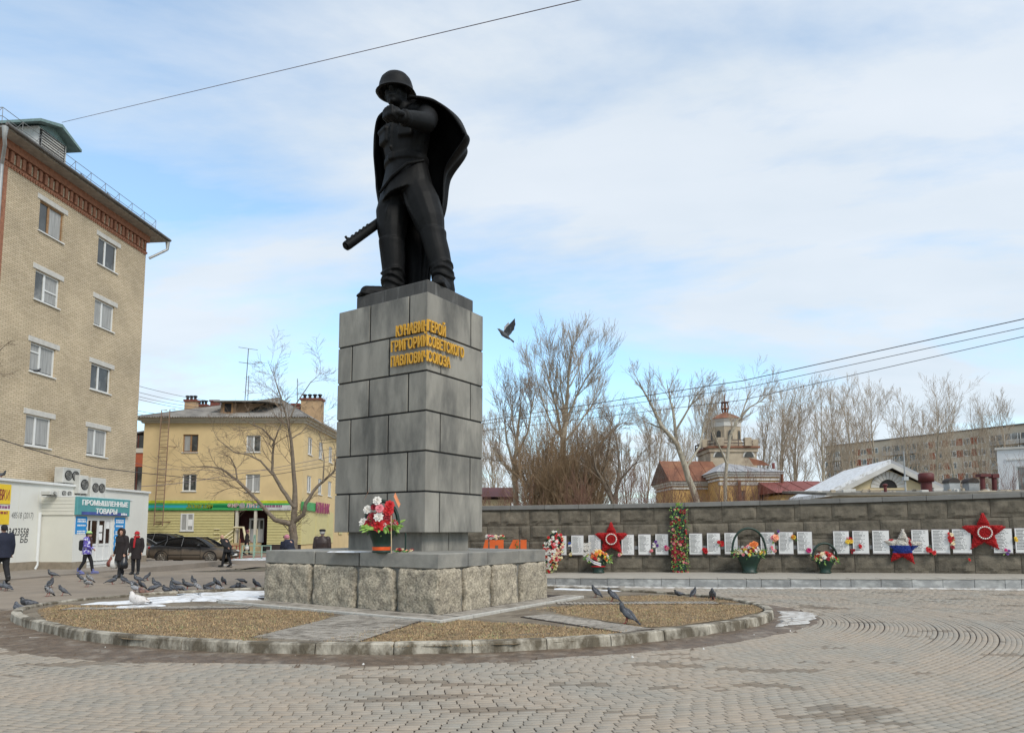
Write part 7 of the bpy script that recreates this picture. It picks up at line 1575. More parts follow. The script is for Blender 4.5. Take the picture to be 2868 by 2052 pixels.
    for j in range(NV+1):
        for i in range(NU+1):
            du = outer[j][min(NU, i+1)]-outer[j][max(0, i-1)]; dv = outer[min(NV, j+1)][i]-outer[max(0, j-1)][i]; nn = du.cross(dv); nn = nn.normalized() if nn.length > 1e-9 else Vector((0, 1, 0)); inn.append(outer[j][i]+nn*.016*(1 if nn.dot(Vector((outer[j][i].x, outer[j][i].y, 0))) < 0 else -1))
    K = len(vs); fs = []
    for j in range(NV):
        for i in range(NU): a = j*W_+i; fs += [(a, a+1, a+W_+1, a+W_), (K+a, K+a+W_, K+a+W_+1, K+a+1)]
    for j in range(NV): fs += [(j*W_, (j+1)*W_, K+(j+1)*W_, K+j*W_), (j*W_+NU, K+j*W_+NU, K+(j+1)*W_+NU, (j+1)*W_+NU)]
    for i in range(NU): fs += [(i, K+i, K+i+1, i+1), (NV*W_+i, NV*W_+i+1, K+NV*W_+i+1, K+NV*W_+i)]
    c.add(vs+inn, fs, True); c.build('cape', M_br, t, off=(0, 0, 0))
    # submachine gun: perforated jacket, receiver, drum, stock
    g = MB(); p0, p1 = Vector((-.285, .355, .40)), Vector((-.20, .06, .70)); d = (p1-p0).normalized(); g.tube([p0, p0+d*.02, p1], [.034, .037, .037], 14); g.tube([p0-d*.012, p0+d*.03], [.02, .02], 10); g.tube([p1, p1+d*.28], [.04, .036], 12); g.tube([p1+d*.28, p1+d*.55], [.04, .05], 10); q = p1+d*.06; g.ell(q+Vector((0, 0, -.05)), (.03, .075, .075), 14, 8); g.cbox(Fr(p0+d*.05, d, Vector((0, 0, 1)).cross(d).normalized(), d.cross(Vector((0, 0, 1)).cross(d)).normalized()), -.01, .01, -.006, .006, .03, .062, .003)
    gn_ = g.build('submachine_gun', M_br, t, off=(0, 0, 0))
    h = MB()
    for k in range(6):
        for a in (-.6, 0, .6):
            side = d.cross(Vector((0, 0, 1))).normalized(); up_ = side.cross(d); cc = p0+d*(.06+k*.045)+(side*math.sin(a)+up_*math.cos(a))*.037; h.ell(cc, (.012, .012, .006), 8, 5, Fr((0, 0, 0), d, side, up_))
    stuff(h.build('jacket_slots', M_dark, gn_, off=(0, 0, 0)))
    # a strap across the hip
    s = MB(); s.tube([(.19, .02, 1.1), (.14, .15, 1.03), (.02, .19, .94), (-.12, .17, .86)], [.012, .013, .013, .012], 6); s.build('strap', M_br, t, off=(0, 0, 0))
    def flip(o):        # the figure is laid out with x to his left: turn it the right way round
        if o.type == 'MESH': o.data.transform(Matrix.Scale(-1, 4, (1, 0, 0))); o.data.flip_normals()
        for c_ in o.children: flip(c_)
    bpy.context.view_layer.update(); flip(t)
statue()
# ================================================================ people
def col_mat(name, c, rough=.85, **k): return mat(name, c, rough, var=k.pop('var', .2), scale=k.pop('scale', 14), stretch='object', **k)
M_skin = col_mat('skin', (.48, .27, .19), .6, var=.06)
M_blk = col_mat('black_cloth', (.010, .010, .012)); M_navy = col_mat('navy_cloth', (.012, .015, .032)); M_coat = col_mat('dark_coat', (.017, .011, .011)); M_brown = col_mat('brown_leather', (.035, .018, .015), .5); M_redc = col_mat('red_cloth', (.36, .010, .016)); M_hairb = col_mat('brown_hair', (.05, .022, .014)); M_pink = col_mat('pink_knit', (.45, .17, .22)); M_lime = col_mat('lime_knit', (.42, .62, .22)); M_dkgr = col_mat('dark_green_knit', (.02, .06, .02)); M_fur = col_mat('fur', (.055, .035, .028), .95); M_bagw = col_mat('white_plastic', (.62, .60, .56), .4); M_bagb = col_mat('black_plastic', (.012, .012, .014), .35); M_shoe = col_mat('blue_shoe', (.13, .14, .30)); M_bagr = col_mat('brown_bag', (.16, .04, .025), .6); M_dark_shoe = col_mat('dark_shoe', (.012, .011, .011), .5)
M_pat = mat('patterned_jacket', (.10, .07, .34), .8, var=.35, scale=12, stretch='object', col2=(.55, .55, .66), mix=(.52, .56), mscale=11)
def V3(*a): return Vector(a)
def hand(mb, c, d, n, s=1.0, curl=.6):
    # palm, four fingers of different lengths slightly curled, thumb at the side
    c = Vector(c); d = Vector(d).normalized(); n = Vector(n); side = d.cross(n).normalized(); n = side.cross(d).normalized()
    mb.ell(c+d*.035*s, (.048*s, .038*s, .017*s), 10, 6, Fr((0, 0, 0), d, side, n))
    for o, l in ((.027, .066), (.009, .076), (-.009, .072), (-.026, .056)):
        k = c+d*.075*s+side*o*s; e = (d*math.cos(curl)-n*math.sin(curl)); e2 = (d*math.cos(curl*2.2)-n*math.sin(curl*2.2)); mb.tube([k-d*.02*s, k, k+e*l*.5*s, k+e*l*.5*s+e2*l*.5*s], [.0095*s, .0095*s, .009*s, .007*s], 6)
    mb.tube([c+d*.015*s+side*.03*s, c+d*.05*s+side*.058*s-n*.01*s, c+d*.082*s+side*.05*s-n*.022*s], [.012*s, .011*s, .008*s], 6)
def person(label, loc_, rz, H, J, outfit, extra=None):
    """J: joints of a 1.75 m figure (x to the right of the figure, y front): pel, che, nec, hea, hip/kne/ank/toe L R, sho/elb/wri L R"""
    t = thing('person', label, 'person', loc_, rz, None, H/1.75, False); s = 1.0
    P = {k: Vector(v) for k, v in J.items() if k != 'hy'}
    b = MB(); f0 = P['che']-P['pel']
    # body: trunk, limbs, neck, head, hands in one skin
    limb(b, [P['pel'], P['pel'].lerp(P['che'], .5), P['che'], P['nec']], [.14, .125, .145, .06], 14); limb(b, [P['nec'], P['hea']+V3(0, 0, -.06)], [.055, .052], 10)
    for q in 'LR':
        limb(b, [P['hip'+q], P['kne'+q], P['ank'+q]], [.085, .056, .04], 10); limb(b, [P['ank'+q], P['toe'+q]], [.042, .034], 8); limb(b, [P['sho'+q], P['elb'+q], P['wri'+q]], [.058, .042, .03], 10)
        d = (P['wri'+q]-P['elb'+q]).normalized(); hand(b, P['wri'+q]+d*.02, d, J.get('hn'+q, (1 if q == 'L' else -1, 0, 0)), 1.0)
    head_geo(b, P['hea'], J.get('hy', 0.0), 1.02)
    obj('body', remesh(b, .014, 2, 'person_body'), M_skin, t)
    E_ = MB(); hy = J.get('hy', 0.0); u = V3(math.cos(hy), math.sin(hy), 0); v = V3(-math.sin(hy), math.cos(hy), 0); hf = Fr(P['hea'], u, v)
    for sx in (-1, 1): e = MB(); e.ell(hf(sx*.031, .083, .008), (.011, .008, .007), 8, 6); obj('eye', e.mesh('eye'), M_dark, t)
    # trousers
    o = outfit; m = MB(); kw = o.get('leg', 1.0)
    limb(m, [P['pel']+V3(0, 0, .06), P['pel']-V3(0, 0, .04)], [.145, .15], 14)
    for q in 'LR': limb(m, [P['hip'+q], P['kne'+q], P['ank'+q].lerp(P['kne'+q], .08)], [.105*kw, .078*kw, .062*kw], 12)
    obj('trousers', remesh(m, .016, 3, 'trousers'), o['trousers'], t)
    for q in 'LR':
        m = MB(); a, k = P['ank'+q], P['toe'+q]; d = (k-a); d.z = 0; d.normalize(); limb(m, [a+V3(0, 0, .07), a, a+d*.06-V3(0, 0, .02), k+d*.03], [.06, .058, .05, .042], 10); f_ = Fr(V3(a.x, a.y, min(a.z, k.z)-.045), V3(d.y, -d.x, 0), d); m.cbox(f_, -.045, .045, -.07, .24, -.01, .03, .01); obj('shoe', remesh(m, .012, 2, 'shoe'), o.get('shoe', M_dark_shoe), t)
    # coat with sleeves
    m = MB(); cw = o.get('bulk', 1.0); hem = o.get('hem', .72); pel, che, nec = P['pel'], P['che'], P['nec']; axis = (che-pel); low = V3(pel.x*.9, pel.y*.9, hem)
    n = 20; rr = []
    for c, rx, ry in ((low, .20*o.get('flare', 1.0), .165*o.get('flare', 1.0)), (pel.lerp(low, .4), .195, .155), (pel+V3(0, 0, .04), .185, .145), (pel.lerp(che, .5), .18, .14), (che, .205, .15), (che.lerp(nec, .45), .20, .125), (nec-V3(0, 0, .01), .10, .09), (nec+V3(0, 0, .035), .075, .075)): rr.append([c+V3(rx*cw*math.cos(2*PI*i/n), ry*cw*math.sin(2*PI*i/n), 0) for i in range(n)])
    m.loft(rr, True)
    for q in 'LR': limb(m, [P['sho'+q]+V3(0, 0, -.01), P['elb'+q], P['wri'+q].lerp(P['elb'+q], .06)], [.088*cw, .07*cw, .052*cw], 12)
    obj('coat', remesh(m, .016, 3, 'coat'), o['coat'], t)
    H_ = o.get('hat'); hc = P['hea']
    def cap(lowz, r_, mt, name, fw=0):
        m = MB(); k = 18; rows = []
        for z, q in ((lowz, 1.03), (lowz+.02, 1.06), (.05, 1.05), (.09, .9), (.12, .62), (.135, .2)): rows.append([hf(.085*q*r_*math.cos(2*PI*i/k), .102*q*r_*math.sin(2*PI*i/k)-.005, z*r_) for i in range(k)])
        m.loft(rows, True); return obj(name, m.mesh(name), mt, t)
    if H_ == 'knit': cap(.0, 1.12, o['hatm'], 'hat')
    if H_ == 'pom':
        cap(.03, 1.13, o['hatm'], 'hat'); m = MB(); k = 18; m.loft([[hf(.085*q*math.cos(2*PI*i/k), .102*q*math.sin(2*PI*i/k)-.005, z) for i in range(k)] for z, q in ((.012, 1.18), (.02, 1.24), (.06, 1.24), (.068, 1.16))], True); obj('hat_band', m.mesh('hat_band'), M_dkgr, t); m = MB(); m.ell(hf(-.02, -.03, .175), (.04, .04, .04), 10, 8); obj('pompom', m.mesh('pompom'), M_dkgr, t)
    if H_ == 'flat':
        m = MB(); k = 20; m.loft([[hf(.098*q*math.cos(2*PI*i/k), .118*q*math.sin(2*PI*i/k)+.0, z) for i in range(k)] for z, q in ((.045, .92), (.05, .97), (.075, 1.12), (.105, 1.1), (.125, .8), (.13, .2))], True); obj('cap', m.mesh('cap'), o['hatm'], t)
        m = MB(); m.loft([[hf(.08*math.cos(a), .10+.055*math.sin(a)*q, .05-.015*q) for a in np.linspace(0, PI, 9)] for q in (0, 1)], False, True, False); m.prism([hf(.08*math.cos(a), .09+.06*math.sin(a), .045) for a in np.linspace(0, PI, 9)], V3(0, 0, .01)); obj('peak', m.mesh('peak'), o['hatm'], t)
    if H_ == 'brim':
        cap(.03, 1.1, o['hatm'], 'hat'); m = MB(); k = 20; m.loft([[hf(.085*q*math.cos(2*PI*i/k), .102*q*math.sin(2*PI*i/k), z) for i in range(k)] for z, q in ((.04, 1.1), (.02, 1.5), (.03, 1.5), (.05, 1.1))], True); obj('hat_brim', m.mesh('hat_brim'), o['hatm'], t)
    if H_ == 'hood':
        m = MB(); k = 20; rows = []
        for y_, q in ((-.13, .3), (-.12, .8), (-.06, 1.2), (.0, 1.3), (.055, 1.28), (.075, 1.15)): rows.append([hf(.088*q*math.cos(2*PI*i/k), y_, .125*q*math.sin(2*PI*i/k)-.005) for i in range(k)])
        m.loft(rows, False); m.ell(hf(0, -.03, -.13), (.12, .11, .06), 14, 8); obj('hood', m.mesh('hood'), o['coat'], t)
        m = MB(); m.tube([hf(.112*math.cos(a), .07, .145*math.sin(a)-.005) for a in np.linspace(0, 2*PI, 25)], .028, 7, False); obj('fur_trim', m.mesh('fur_trim'), M_fur, t)
    if o.get('hair'):
        m = MB(); k = 18; rows = []
        for z, q, back in ((.13, .25, 0), (.11, .7, 0), (.06, 1.02, -.004), (.0, 1.04, -.02), (-.05, .9, -.035), (-o['hair'], .7, -.035)): rows.append([hf(.083*q*math.cos(2*PI*i/k), .097*q*math.sin(2*PI*i/k)*(1 if math.sin(2*PI*i/k) < .3 or z > .04 else .25)+back-.006, z) for i in range(k)])
        m.loft(rows, True); obj('hair', m.mesh('hair'), o.get('hairm', M_hairb), t)
    if o.get('scarf'): m = MB(); m.tube([P['nec']+V3(.085*math.cos(a), .02+.085*math.sin(a), .045+.012*math.sin(a*2)) for a in np.linspace(0, 2*PI, 17)], .042, 8, False); m.tube([P['nec']+V3(.03, .11, .03), che+V3(.04, .165, 0), che+V3(.05, .165, -.2)], [.045, .04, .035], 8); obj('scarf', m.mesh('scarf'), o['scarf'], t)
    if extra: extra(t, P)
    return t
STAND = dict(pel=(0, 0, .95), che=(0, .01, 1.28), nec=(0, .0, 1.48), hea=(0, .02, 1.62), hipL=(-.09, 0, .90), kneL=(-.10, .02, .49), ankL=(-.10, -.01, .085), toeL=(-.12, .15, .04), hipR=(.09, 0, .90), kneR=(.10, .02, .49), ankR=(.10, -.01, .085), toeR=(.12, .15, .04), shoL=(-.185, 0, 1.42), elbL=(-.235, -.02, 1.14), wriL=(-.225, .05, .90), shoR=(.185, 0, 1.42), elbR=(.235, -.02, 1.14), wriR=(.225, .05, .90))
def pose(**k): d = dict(STAND); d.update(k); return d
def stride(a=.22, **k): return pose(kneL=(-.09, a*.75, .50), ankL=(-.09, a*1.1, .09), toeL=(-.10, a*1.1+.16, .06), kneR=(.09, -a*.25, .50), ankR=(.09, -a*1.25, .13), toeR=(.09, -a*1.25+.15, .045), **k)
def bag(t, top, w, h, m_, name='bag', yaw=0.0, d=.14):
    m = MB(); n = 16; top = Vector(top); c, s = math.cos(yaw), math.sin(yaw); rows = []
    for z, q in ((0, .15), (-.06, .3), (-.16, .75), (-.6*h, 1.0), (-.9*h, .95), (-h, .6)): rows.append([top+V3((w*q*math.cos(2*PI*i/n))*c-(d*q*math.sin(2*PI*i/n))*s, (w*q*math.cos(2*PI*i/n))*s+(d*q*math.sin(2*PI*i/n))*c, z+.012*math.sin(5*i)) for i in range(n)])
    m.loft(rows, True); b = MB(); b.tube([top+V3(0, 0, .06), top+V3(0, 0, -.05)], .012, 6); m.add(b.v, b.f)
    return m
def carried(label, cat, t, wrist, w, h, mt, group=None, nm='carrier_bag', yaw=0.0):
    # a bag held in a hand is a thing of its own, placed at the hand
    sc = t.scale[0]; M_ = Matrix.Translation(t.location) @ Matrix.Rotation(t.rotation_euler.z, 4, 'Z') @ Matrix.Scale(sc, 4); p = M_ @ (Vector(wrist)-V3(0, 0, .10)); m = bag(None, (0, 0, 0), w, h, mt, yaw=yaw); o = m.build(nm, mt); o.location = p; o.rotation_euler = (0, 0, t.rotation_euler.z); tag(o, label, cat, group); return o
def people():
    # girl with a green hat walking past the kiosk
    p = G(240, 1606); J = stride(.20, che=(0, .02, 1.26), hea=(0, .05, 1.60), wriL=(-.06, .22, 1.02), elbL=(-.24, .03, 1.12), wriR=(.06, .22, 1.02), elbR=(.24, .03, 1.12), hnL=(0, 0, 1), hnR=(0, 0, 1), hy=-.2)
    def ex(t, P):
        m = MB(); f = Fr(P['che']+V3(0, -.2, -.12), (1, 0, 0), (0, 1, 0)); m.cbox(f, -.15, .15, -.10, .08, -.2, .24, .05); obj('backpack', m.mesh('backpack'), M_blk, t)
        m = MB(); m.tube([P['hea']+V3(.02, .04, -.08), P['che']+V3(.08, .17, .02), P['che']+V3(.09, .18, -.22)], [.04, .05, .02], 8); obj('hair_lock', m.mesh('hair_lock'), M_hairb, t)
    t = person('girl in a lime pompom hat and violet patterned jacket walking past the kiosk', p, math.radians(-80), 1.60, J, dict(coat=M_pat, trousers=M_blk, shoe=M_shoe, hat='pom', hatm=M_lime, hem=.80, bulk=1.1, leg=.92, hair=.2), ex)
    # woman in a dark hooded coat with bags
    p = G(337, 1616); J = stride(.12, hy=.35, wriR=(.27, .06, .86), wriL=(-.25, .08, .86))
    t = person('woman in a dark hooded coat carrying bags across the plaza', p, math.radians(158), 1.68, J, dict(coat=M_coat, trousers=M_blk, hat='hood', hem=.60, bulk=1.12, flare=1.1, hair=.1, leg=1.0))
    carried('bulging white plastic bag held by the woman in the dark hooded coat', 'bag', t, J['wriR'], .13, .42, M_bagw); o = carried('red-brown handbag beside the white plastic bag', 'bag', t, (.40, .10, .84), .12, .34, M_bagr)
    carried('shiny black bag held by the woman in the dark hooded coat', 'bag', t, J['wriL'], .12, .42, M_bagb)
    # woman in red hat behind her
    p = G(379, 1606); J = pose(hy=.2, wriR=(.25, .08, .88)); t = person('woman in a red hat and red scarf close behind the dark hooded coat', p, math.radians(190), 1.58, J, dict(coat=M_coat, trousers=M_blk, hat='brim', hatm=M_redc, scarf=M_redc, hem=.60, hair=.08))
    # man at the edge of the view
    p = G(2, 1634); J = stride(.18, wriL=(-.24, .10, .88), wriR=(.26, .04, .88), hnR=(-1, 0, 0)); t = person('man in a navy jacket walking away beside the graffiti wall', p, math.radians(60), 1.80, J, dict(coat=M_navy, trousers=M_blk, hem=.76, bulk=1.15, hair=.03, hairm=M_blk, leg=1.05))
    carried('crumpled pale plastic bag held by the man in the navy jacket', 'bag', t, J['wriL'], .13, .42, M_bagw)
    # bald man, stooping, by the car
    p = G(634, 1587, -.19); J = stride(.16, pel=(0, -.03, .93), che=(0, .13, 1.22), nec=(0, .22, 1.40), hea=(0, .32, 1.50), shoL=(-.18, .18, 1.35), shoR=(.18, .18, 1.35), elbL=(-.22, .05, 1.10), elbR=(.22, .05, 1.10), wriL=(-.16, -.14, .98), wriR=(.16, -.14, .98))
    t = person('stooping bald man in black walking past the muddy car', p, math.radians(75), 1.72, J, dict(coat=M_blk, trousers=M_blk, hem=.74, bulk=1.12)); carried('small dark bag held behind his back by the bald man', 'bag', t, (.10, -.22, .96), .14, .26, M_bagb)
    # woman near the shop steps
    p = A(690, 1556, 46.5); p.z = gz(p.x, 46.5); J = stride(.16, wriL=(-.14, .20, .98), wriR=(.25, .02, .86)); t = person('woman in a dark coat and dusky knitted hat below the shop steps', p, math.radians(-70), 1.66, J, dict(coat=M_coat, trousers=M_blk, hat='knit', hatm=col_mat('dusky_knit', (.16, .06, .07)), hem=.66)); carried('white plastic bag held by the woman below the shop steps', 'bag', t, J['wriR'], .13, .40, M_bagw)
    # man in brown leather with a flat cap, seen from behind over the plinth
    p = A(903, 1486, 22.5); p.z = 0; J = pose(wriL=(-.24, .02, .90), wriR=(.24, .02, .90)); person('man in a brown leather jacket and black flat cap seen from behind', p, math.radians(8), 1.66, J, dict(coat=M_brown, trousers=M_blk, hat='flat', hatm=M_blk, hem=.74, bulk=1.18, hair=.04, hairm=col_mat('grey_hair', (.35, .33, .31))))
    p = A(799, 1486, 31); p.z = gz(p.x, 31); person('person in a dark coat and black cap at the foot of the bare tree', p, math.radians(-30), 1.56, pose(), dict(coat=M_navy, trousers=M_blk, hat='flat', hatm=M_blk, hem=.66))
    p = A(817, 1486, 27); p.z = 0; J = pose(che=(0, .10, 1.20), nec=(0, .17, 1.36), hea=(.02, .26, 1.45), shoL=(-.18, .13, 1.30), shoR=(.18, .13, 1.30), elbL=(-.22, .12, 1.05), elbR=(.22, .12, 1.05), wriL=(-.16, .26, .95), wriR=(.16, .26, .95)); person('bent person in a pink knitted hat and dark blue coat', p, math.radians(70), 1.60, J, dict(coat=M_navy, trousers=M_blk, hat='knit', hatm=M_pink, hem=.66, bulk=1.15))
people()
# ================================================================ pigeons
PM = {'dark': mat('dark_feathers', (.022, .022, .026), .6, var=.45, scale=30, stretch='object', col2=(.06, .065, .075), mix=(.5, .62), mscale=14), 'grey': mat('grey_feathers', (.10, .105, .12), .7, var=.3, scale=25, stretch='object', col2=(.035, .036, .042), mix=(.5, .6), mscale=16), 'pale': mat('pale_feathers', (.30, .30, .31), .7, var=.3, scale=25, stretch='object', col2=(.06, .06, .065), mix=(.52, .58), mscale=18), 'brown': mat('brown_feathers', (.20, .10, .075), .7, var=.3, scale=25, stretch='object', col2=(.07, .045, .04), mix=(.5, .6), mscale=14), 'white': mat('white_feathers', (.62, .58, .55), .7, var=.2, scale=20, stretch='object', col2=(.20, .12, .10), mix=(.58, .66), mscale=12)}
M_leg = flat('pigeon_leg', (.28, .06, .05)); M_beak = flat('pigeon_beak', (.05, .045, .045)); M_neck = mat('neck_sheen', (.02, .028, .03), .3, var=.3, scale=30, stretch='object', spec=.8)
PROTO = {}
def pigeon_proto(pz):
    if pz in PROTO: return PROTO[pz]
    # spine (y, z, rx, rz) tail to breast, then neck and head
    if pz == 'stand': sp = [(-.20, .085, .022, .006), (-.13, .11, .03, .014), (-.085, .125, .042, .036), (-.03, .138, .058, .055), (.03, .152, .06, .06), (.075, .172, .05, .052)]; nk = [(.075, .18, .045), (.095, .225, .032), (.10, .255, .026)]; hd = (.108, .272); legz = .085
    elif pz == 'alert': sp = [(-.16, .055, .022, .007), (-.11, .09, .03, .016), (-.07, .118, .042, .038), (-.02, .145, .057, .056), (.025, .175, .058, .06), (.055, .21, .047, .05)]; nk = [(.055, .21, .043), (.066, .24, .033), (.068, .26, .027)]; hd = (.077, .272); legz = .09
    elif pz == 'peck': sp = [(-.19, .16, .022, .006), (-.12, .15, .03, .014), (-.08, .14, .042, .036), (-.03, .132, .058, .055), (.03, .122, .06, .058), (.075, .11, .05, .05)]; nk = [(.08, .105, .042), (.12, .075, .03), (.145, .05, .025)]; hd = (.158, .04); legz = .08
    else: sp = [(-.19, .045, .022, .008), (-.13, .055, .034, .02), (-.085, .062, .05, .042), (-.03, .068, .068, .062), (.03, .075, .07, .066), (.08, .09, .056, .054)]; nk = [(.08, .10, .048), (.09, .13, .036), (.095, .15, .03)]; hd = (.105, .162); legz = .0
    if legz: sp = [(a, z-.03, c, d) for a, z, c, d in sp]; nk = [(a, z-.03, c) for a, z, c in nk]; hd = (hd[0], hd[1]-.03+(.03 if pz == 'peck' else 0)); legz -= .03
    b = MB(); n = 14; b.loft([[V3(rx*math.cos(2*PI*i/n), y, z+rz*math.sin(2*PI*i/n)) for i in range(n)] for y, z, rx, rz in sp], True); b.ell(V3(0, sp[-1][0], sp[-1][1]), (sp[-1][2], .04, sp[-1][3]), n, 8)
    limb(b, [V3(0, y, z) for y, z, r in nk], [r for *_, r in nk], 12); b.ell(V3(0, hd[0], hd[1]), (.022, .028, .023), 12, 8); body = remesh(b, .007, 3, 'pigeon_body')
    w = MB(); wings = []
    for sx in (-1, 1):
        m = MB(); a = V3(sx*.052, sp[-1][0]-.02, sp[-1][1]); c = V3(sx*.06, sp[3][0], sp[3][1]+.006); e = V3(sx*.024, sp[0][0]+.035, sp[0][1]+.022); m.tube([a, a.lerp(c, .6)+V3(sx*.008, 0, 0), c, c.lerp(e, .55), e], [.018, .04, .043, .026, .004], 10, True, True, 1.0); vs = [(p[0]*(1 if False else 1), p[1], p[2]) for p in m.v]
        ctr = .05*sx; m.v = [(ctr+(x-ctr)*.38 if True else x, y, z) for x, y, z in m.v]; wings.append(m.mesh('wing'))
    bk = MB(); d = V3(0, .8, -.6) if pz == 'peck' else V3(0, 1, -.25); d.normalize(); h0 = V3(0, hd[0], hd[1]); bk.tube([h0+d*.02, h0+d*.045], [.007, .0015], 6); beak = bk.mesh('beak')
    tl = MB(); y, z = sp[0][0], sp[0][1]; tl.cbox(Fr(V3(0, y+.02, z), (1, 0, 0), V3(0, sp[1][0]-sp[0][0], sp[1][1]-sp[0][1]).normalized()), -.024, .024, -.05, .03, -.006, .006, .003); tail = tl.mesh('tail'); legs = []
    if legz:
        for sx in (-1, 1):
            m = MB(); q = V3(sx*.025, -.005, legz+.02); g = V3(sx*.03, .01, .004); m.tube([q, g], [.008, .005], 6)
            for a in (-.5, 0, .5): m.tube([g, g+V3(.035*math.sin(a), .035*math.cos(a), -.001)], [.004, .003], 4)
            legs.append(m.mesh('leg'))
    nkm = MB(); nkm.tube([V3(0, q[0], q[1]) for q in nk[:2]], [nk[0][2]*.98, nk[1][2]*1.09], 12); collar = nkm.mesh('neck_feathers')
    PROTO[pz] = (body, wings, beak, tail, legs, collar); return PROTO[pz]
MC = {}
def mesh_with(me, m_):
    k = (me.name, m_.name)
    if k not in MC: c = me.copy(); c.materials.clear(); c.materials.append(m_); MC[k] = c
    return MC[k]
def pigeon(p, rz, pz, colr, label, group=None, sc=1.0, cat='pigeon'):
    body, wings, beak, tail, legs, collar = pigeon_proto(pz); t = thing('pigeon', label, cat, p, rz, group, sc, False); m_ = PM[colr]
    obj('body', mesh_with(body, m_), m_, t); wm = PM['grey' if colr in ('dark',) else colr]
    for w in wings: obj('wing', mesh_with(w, wm), wm, t)
    obj('beak', mesh_with(beak, M_beak), M_beak, t); obj('tail', mesh_with(tail, PM['dark']), PM['dark'], t)
    if colr != 'white': obj('neck_feathers', mesh_with(collar, M_neck), M_neck, t)
    for l in legs: obj('leg', mesh_with(l, M_leg), M_leg, t)
    return t
def flock():
    r = rnd(6); L_ = [(146, 1615, 'stand', 'dark', 95), (225, 1626, 'alert', 'dark', 120), (244, 1641, 'stand', 'pale', 200), (250, 1629, 'alert', 'pale', 160), (141, 1643, 'alert', 'dark', 10), (135, 1667, 'alert', 'pale', 180), (176, 1665, 'alert', 'grey', 110), (314, 1634, 'stand', 'grey', -80), (346, 1631, 'stand', 'dark', 80), (369, 1639, 'peck', 'grey', -70), (386, 1629, 'stand', 'dark', 70), (412, 1623, 'alert', 'dark', -60), (436, 1643, 'stand', 'dark', 90), (430, 1653, 'peck', 'grey', 100), (377, 1656, 'stand', 'pale', 95), (396, 1648, 'alert', 'dark', 150), (404, 1664, 'rest', 'brown', 100), (466, 1656, 'rest', 'dark', 80), (484, 1655, 'stand', 'dark', 60), (493, 1641, 'stand', 'grey', 90), (503, 1654, 'peck', 'grey', -90), (525, 1647, 'stand', 'dark', 110), (541, 1634, 'stand', 'dark', 70), (553, 1653, 'alert', 'pale', 100), (582, 1653, 'rest', 'dark', 90), (590, 1645, 'stand', 'grey', -100), (606, 1641, 'alert', 'dark', 170), (614, 1653, 'rest', 'pale', 80), (625, 1635, 'alert', 'grey', 175), (661, 1648, 'rest', 'dark', -90), (674, 1646, 'rest', 'dark', 80), (677, 1631, 'peck', 'dark', -60), (717, 1646, 'alert', 'dark', 150), (3, 1649, 'stand', 'grey', 90), (18, 1652, 'stand', 'grey', 80)]
    nm = {'dark': 'dark', 'grey': 'slate grey', 'pale': 'pale speckled', 'brown': 'brown-backed', 'white': 'white'}; ps = {'stand': 'standing', 'alert': 'with its neck raised', 'peck': 'pecking', 'rest': 'squatting low'}; cnt = {}
    for x, y, pz, c, a in L_: cnt[(pz, c)] = cnt.get((pz, c), 0)+1
    for x, y, pz, c, a in L_:
        p = G(x, y, 0); p.z = gz(p.x, p.y)-.018; lab = f'{nm[c]} pigeon {ps[pz]} on the bare asphalt'; multi = cnt[(pz, c)] > 1
        pigeon(p, math.radians(a+r.uniform(-25, 25)), pz, c, lab, f'{nm[c]} pigeons {ps[pz]} on the asphalt' if multi else None, r.uniform(.98, 1.14))
    for x, y, z, pz, c, a, lab, s in ((52, 1714, 0.0, 'rest', 'grey', 60, 'slate grey pigeon squatting on the ice crust outside the kerb', 1.15), (78, 1698, 0.0, 'rest', 'dark', 110, 'dark pigeon squatting at the kerb beside the squatting grey one', 1.15), (1669, 1672, IZ, 'alert', 'dark', 55, 'dark pigeon on the path edging behind the plinth corner', 1.05), (1716, 1684, IZ+.02, 'alert', 'dark', 60, 'dark upright pigeon on the narrow brick path', 1.12), (1756, 1745, IZ+.02, 'alert', 'dark', 62, 'large dark speckled pigeon standing on the brick path between turf beds', 1.25), (1901, 1668, IZ, 'rest', 'dark', 90, 'dark pigeon lying low in the far turf', .8), (1943, 1671, IZ, 'alert', 'dark', -50, 'small dark hunched pigeon on the far turf', .85), (1996, 1681, IZ, 'alert', 'grey', 160, 'slate grey pigeon on the far turf near the kerb end', 1.05), (385, 1694, IZ+.01, 'rest', 'white', 75, 'white pigeon with rusty flecks squatting on the snow', 1.5)):
        pigeon(G(x, y, z), math.radians(a), pz, c, lab, None, s)
    # birds on the brick house: two on the eaves, one on a sill, one on the shop front
    ov = .35
    for px, py, c, lab in ((231, 516, 'dark', 'dark pigeon on the brick house eaves nearer the dormer'), (304, 578, 'dark', 'dark pigeon on the brick house eaves farther from the dormer')):
        q = onplane(px, py, GF(0, .5, 0), gn); q.z = G_ZE+.2+.05; pigeon(q, math.radians(100), 'alert', c, lab, None, 1.15)
    q = onplane(104, 1042, GF(0, .03, 0), gn); pigeon(q, math.radians(-60), 'rest', 'dark', 'dark pigeon squatting on a window sill of the brick house', None, 1.0)
    q = GF(loc(GF, onplane(9, 1352, GF(0, AB, 0), gn))[0], AB-.1, 3.655); pigeon(q, math.radians(-70), 'stand', 'dark', 'dark pigeon on the flashing above the yellow sign', None, 1.15)
flock()
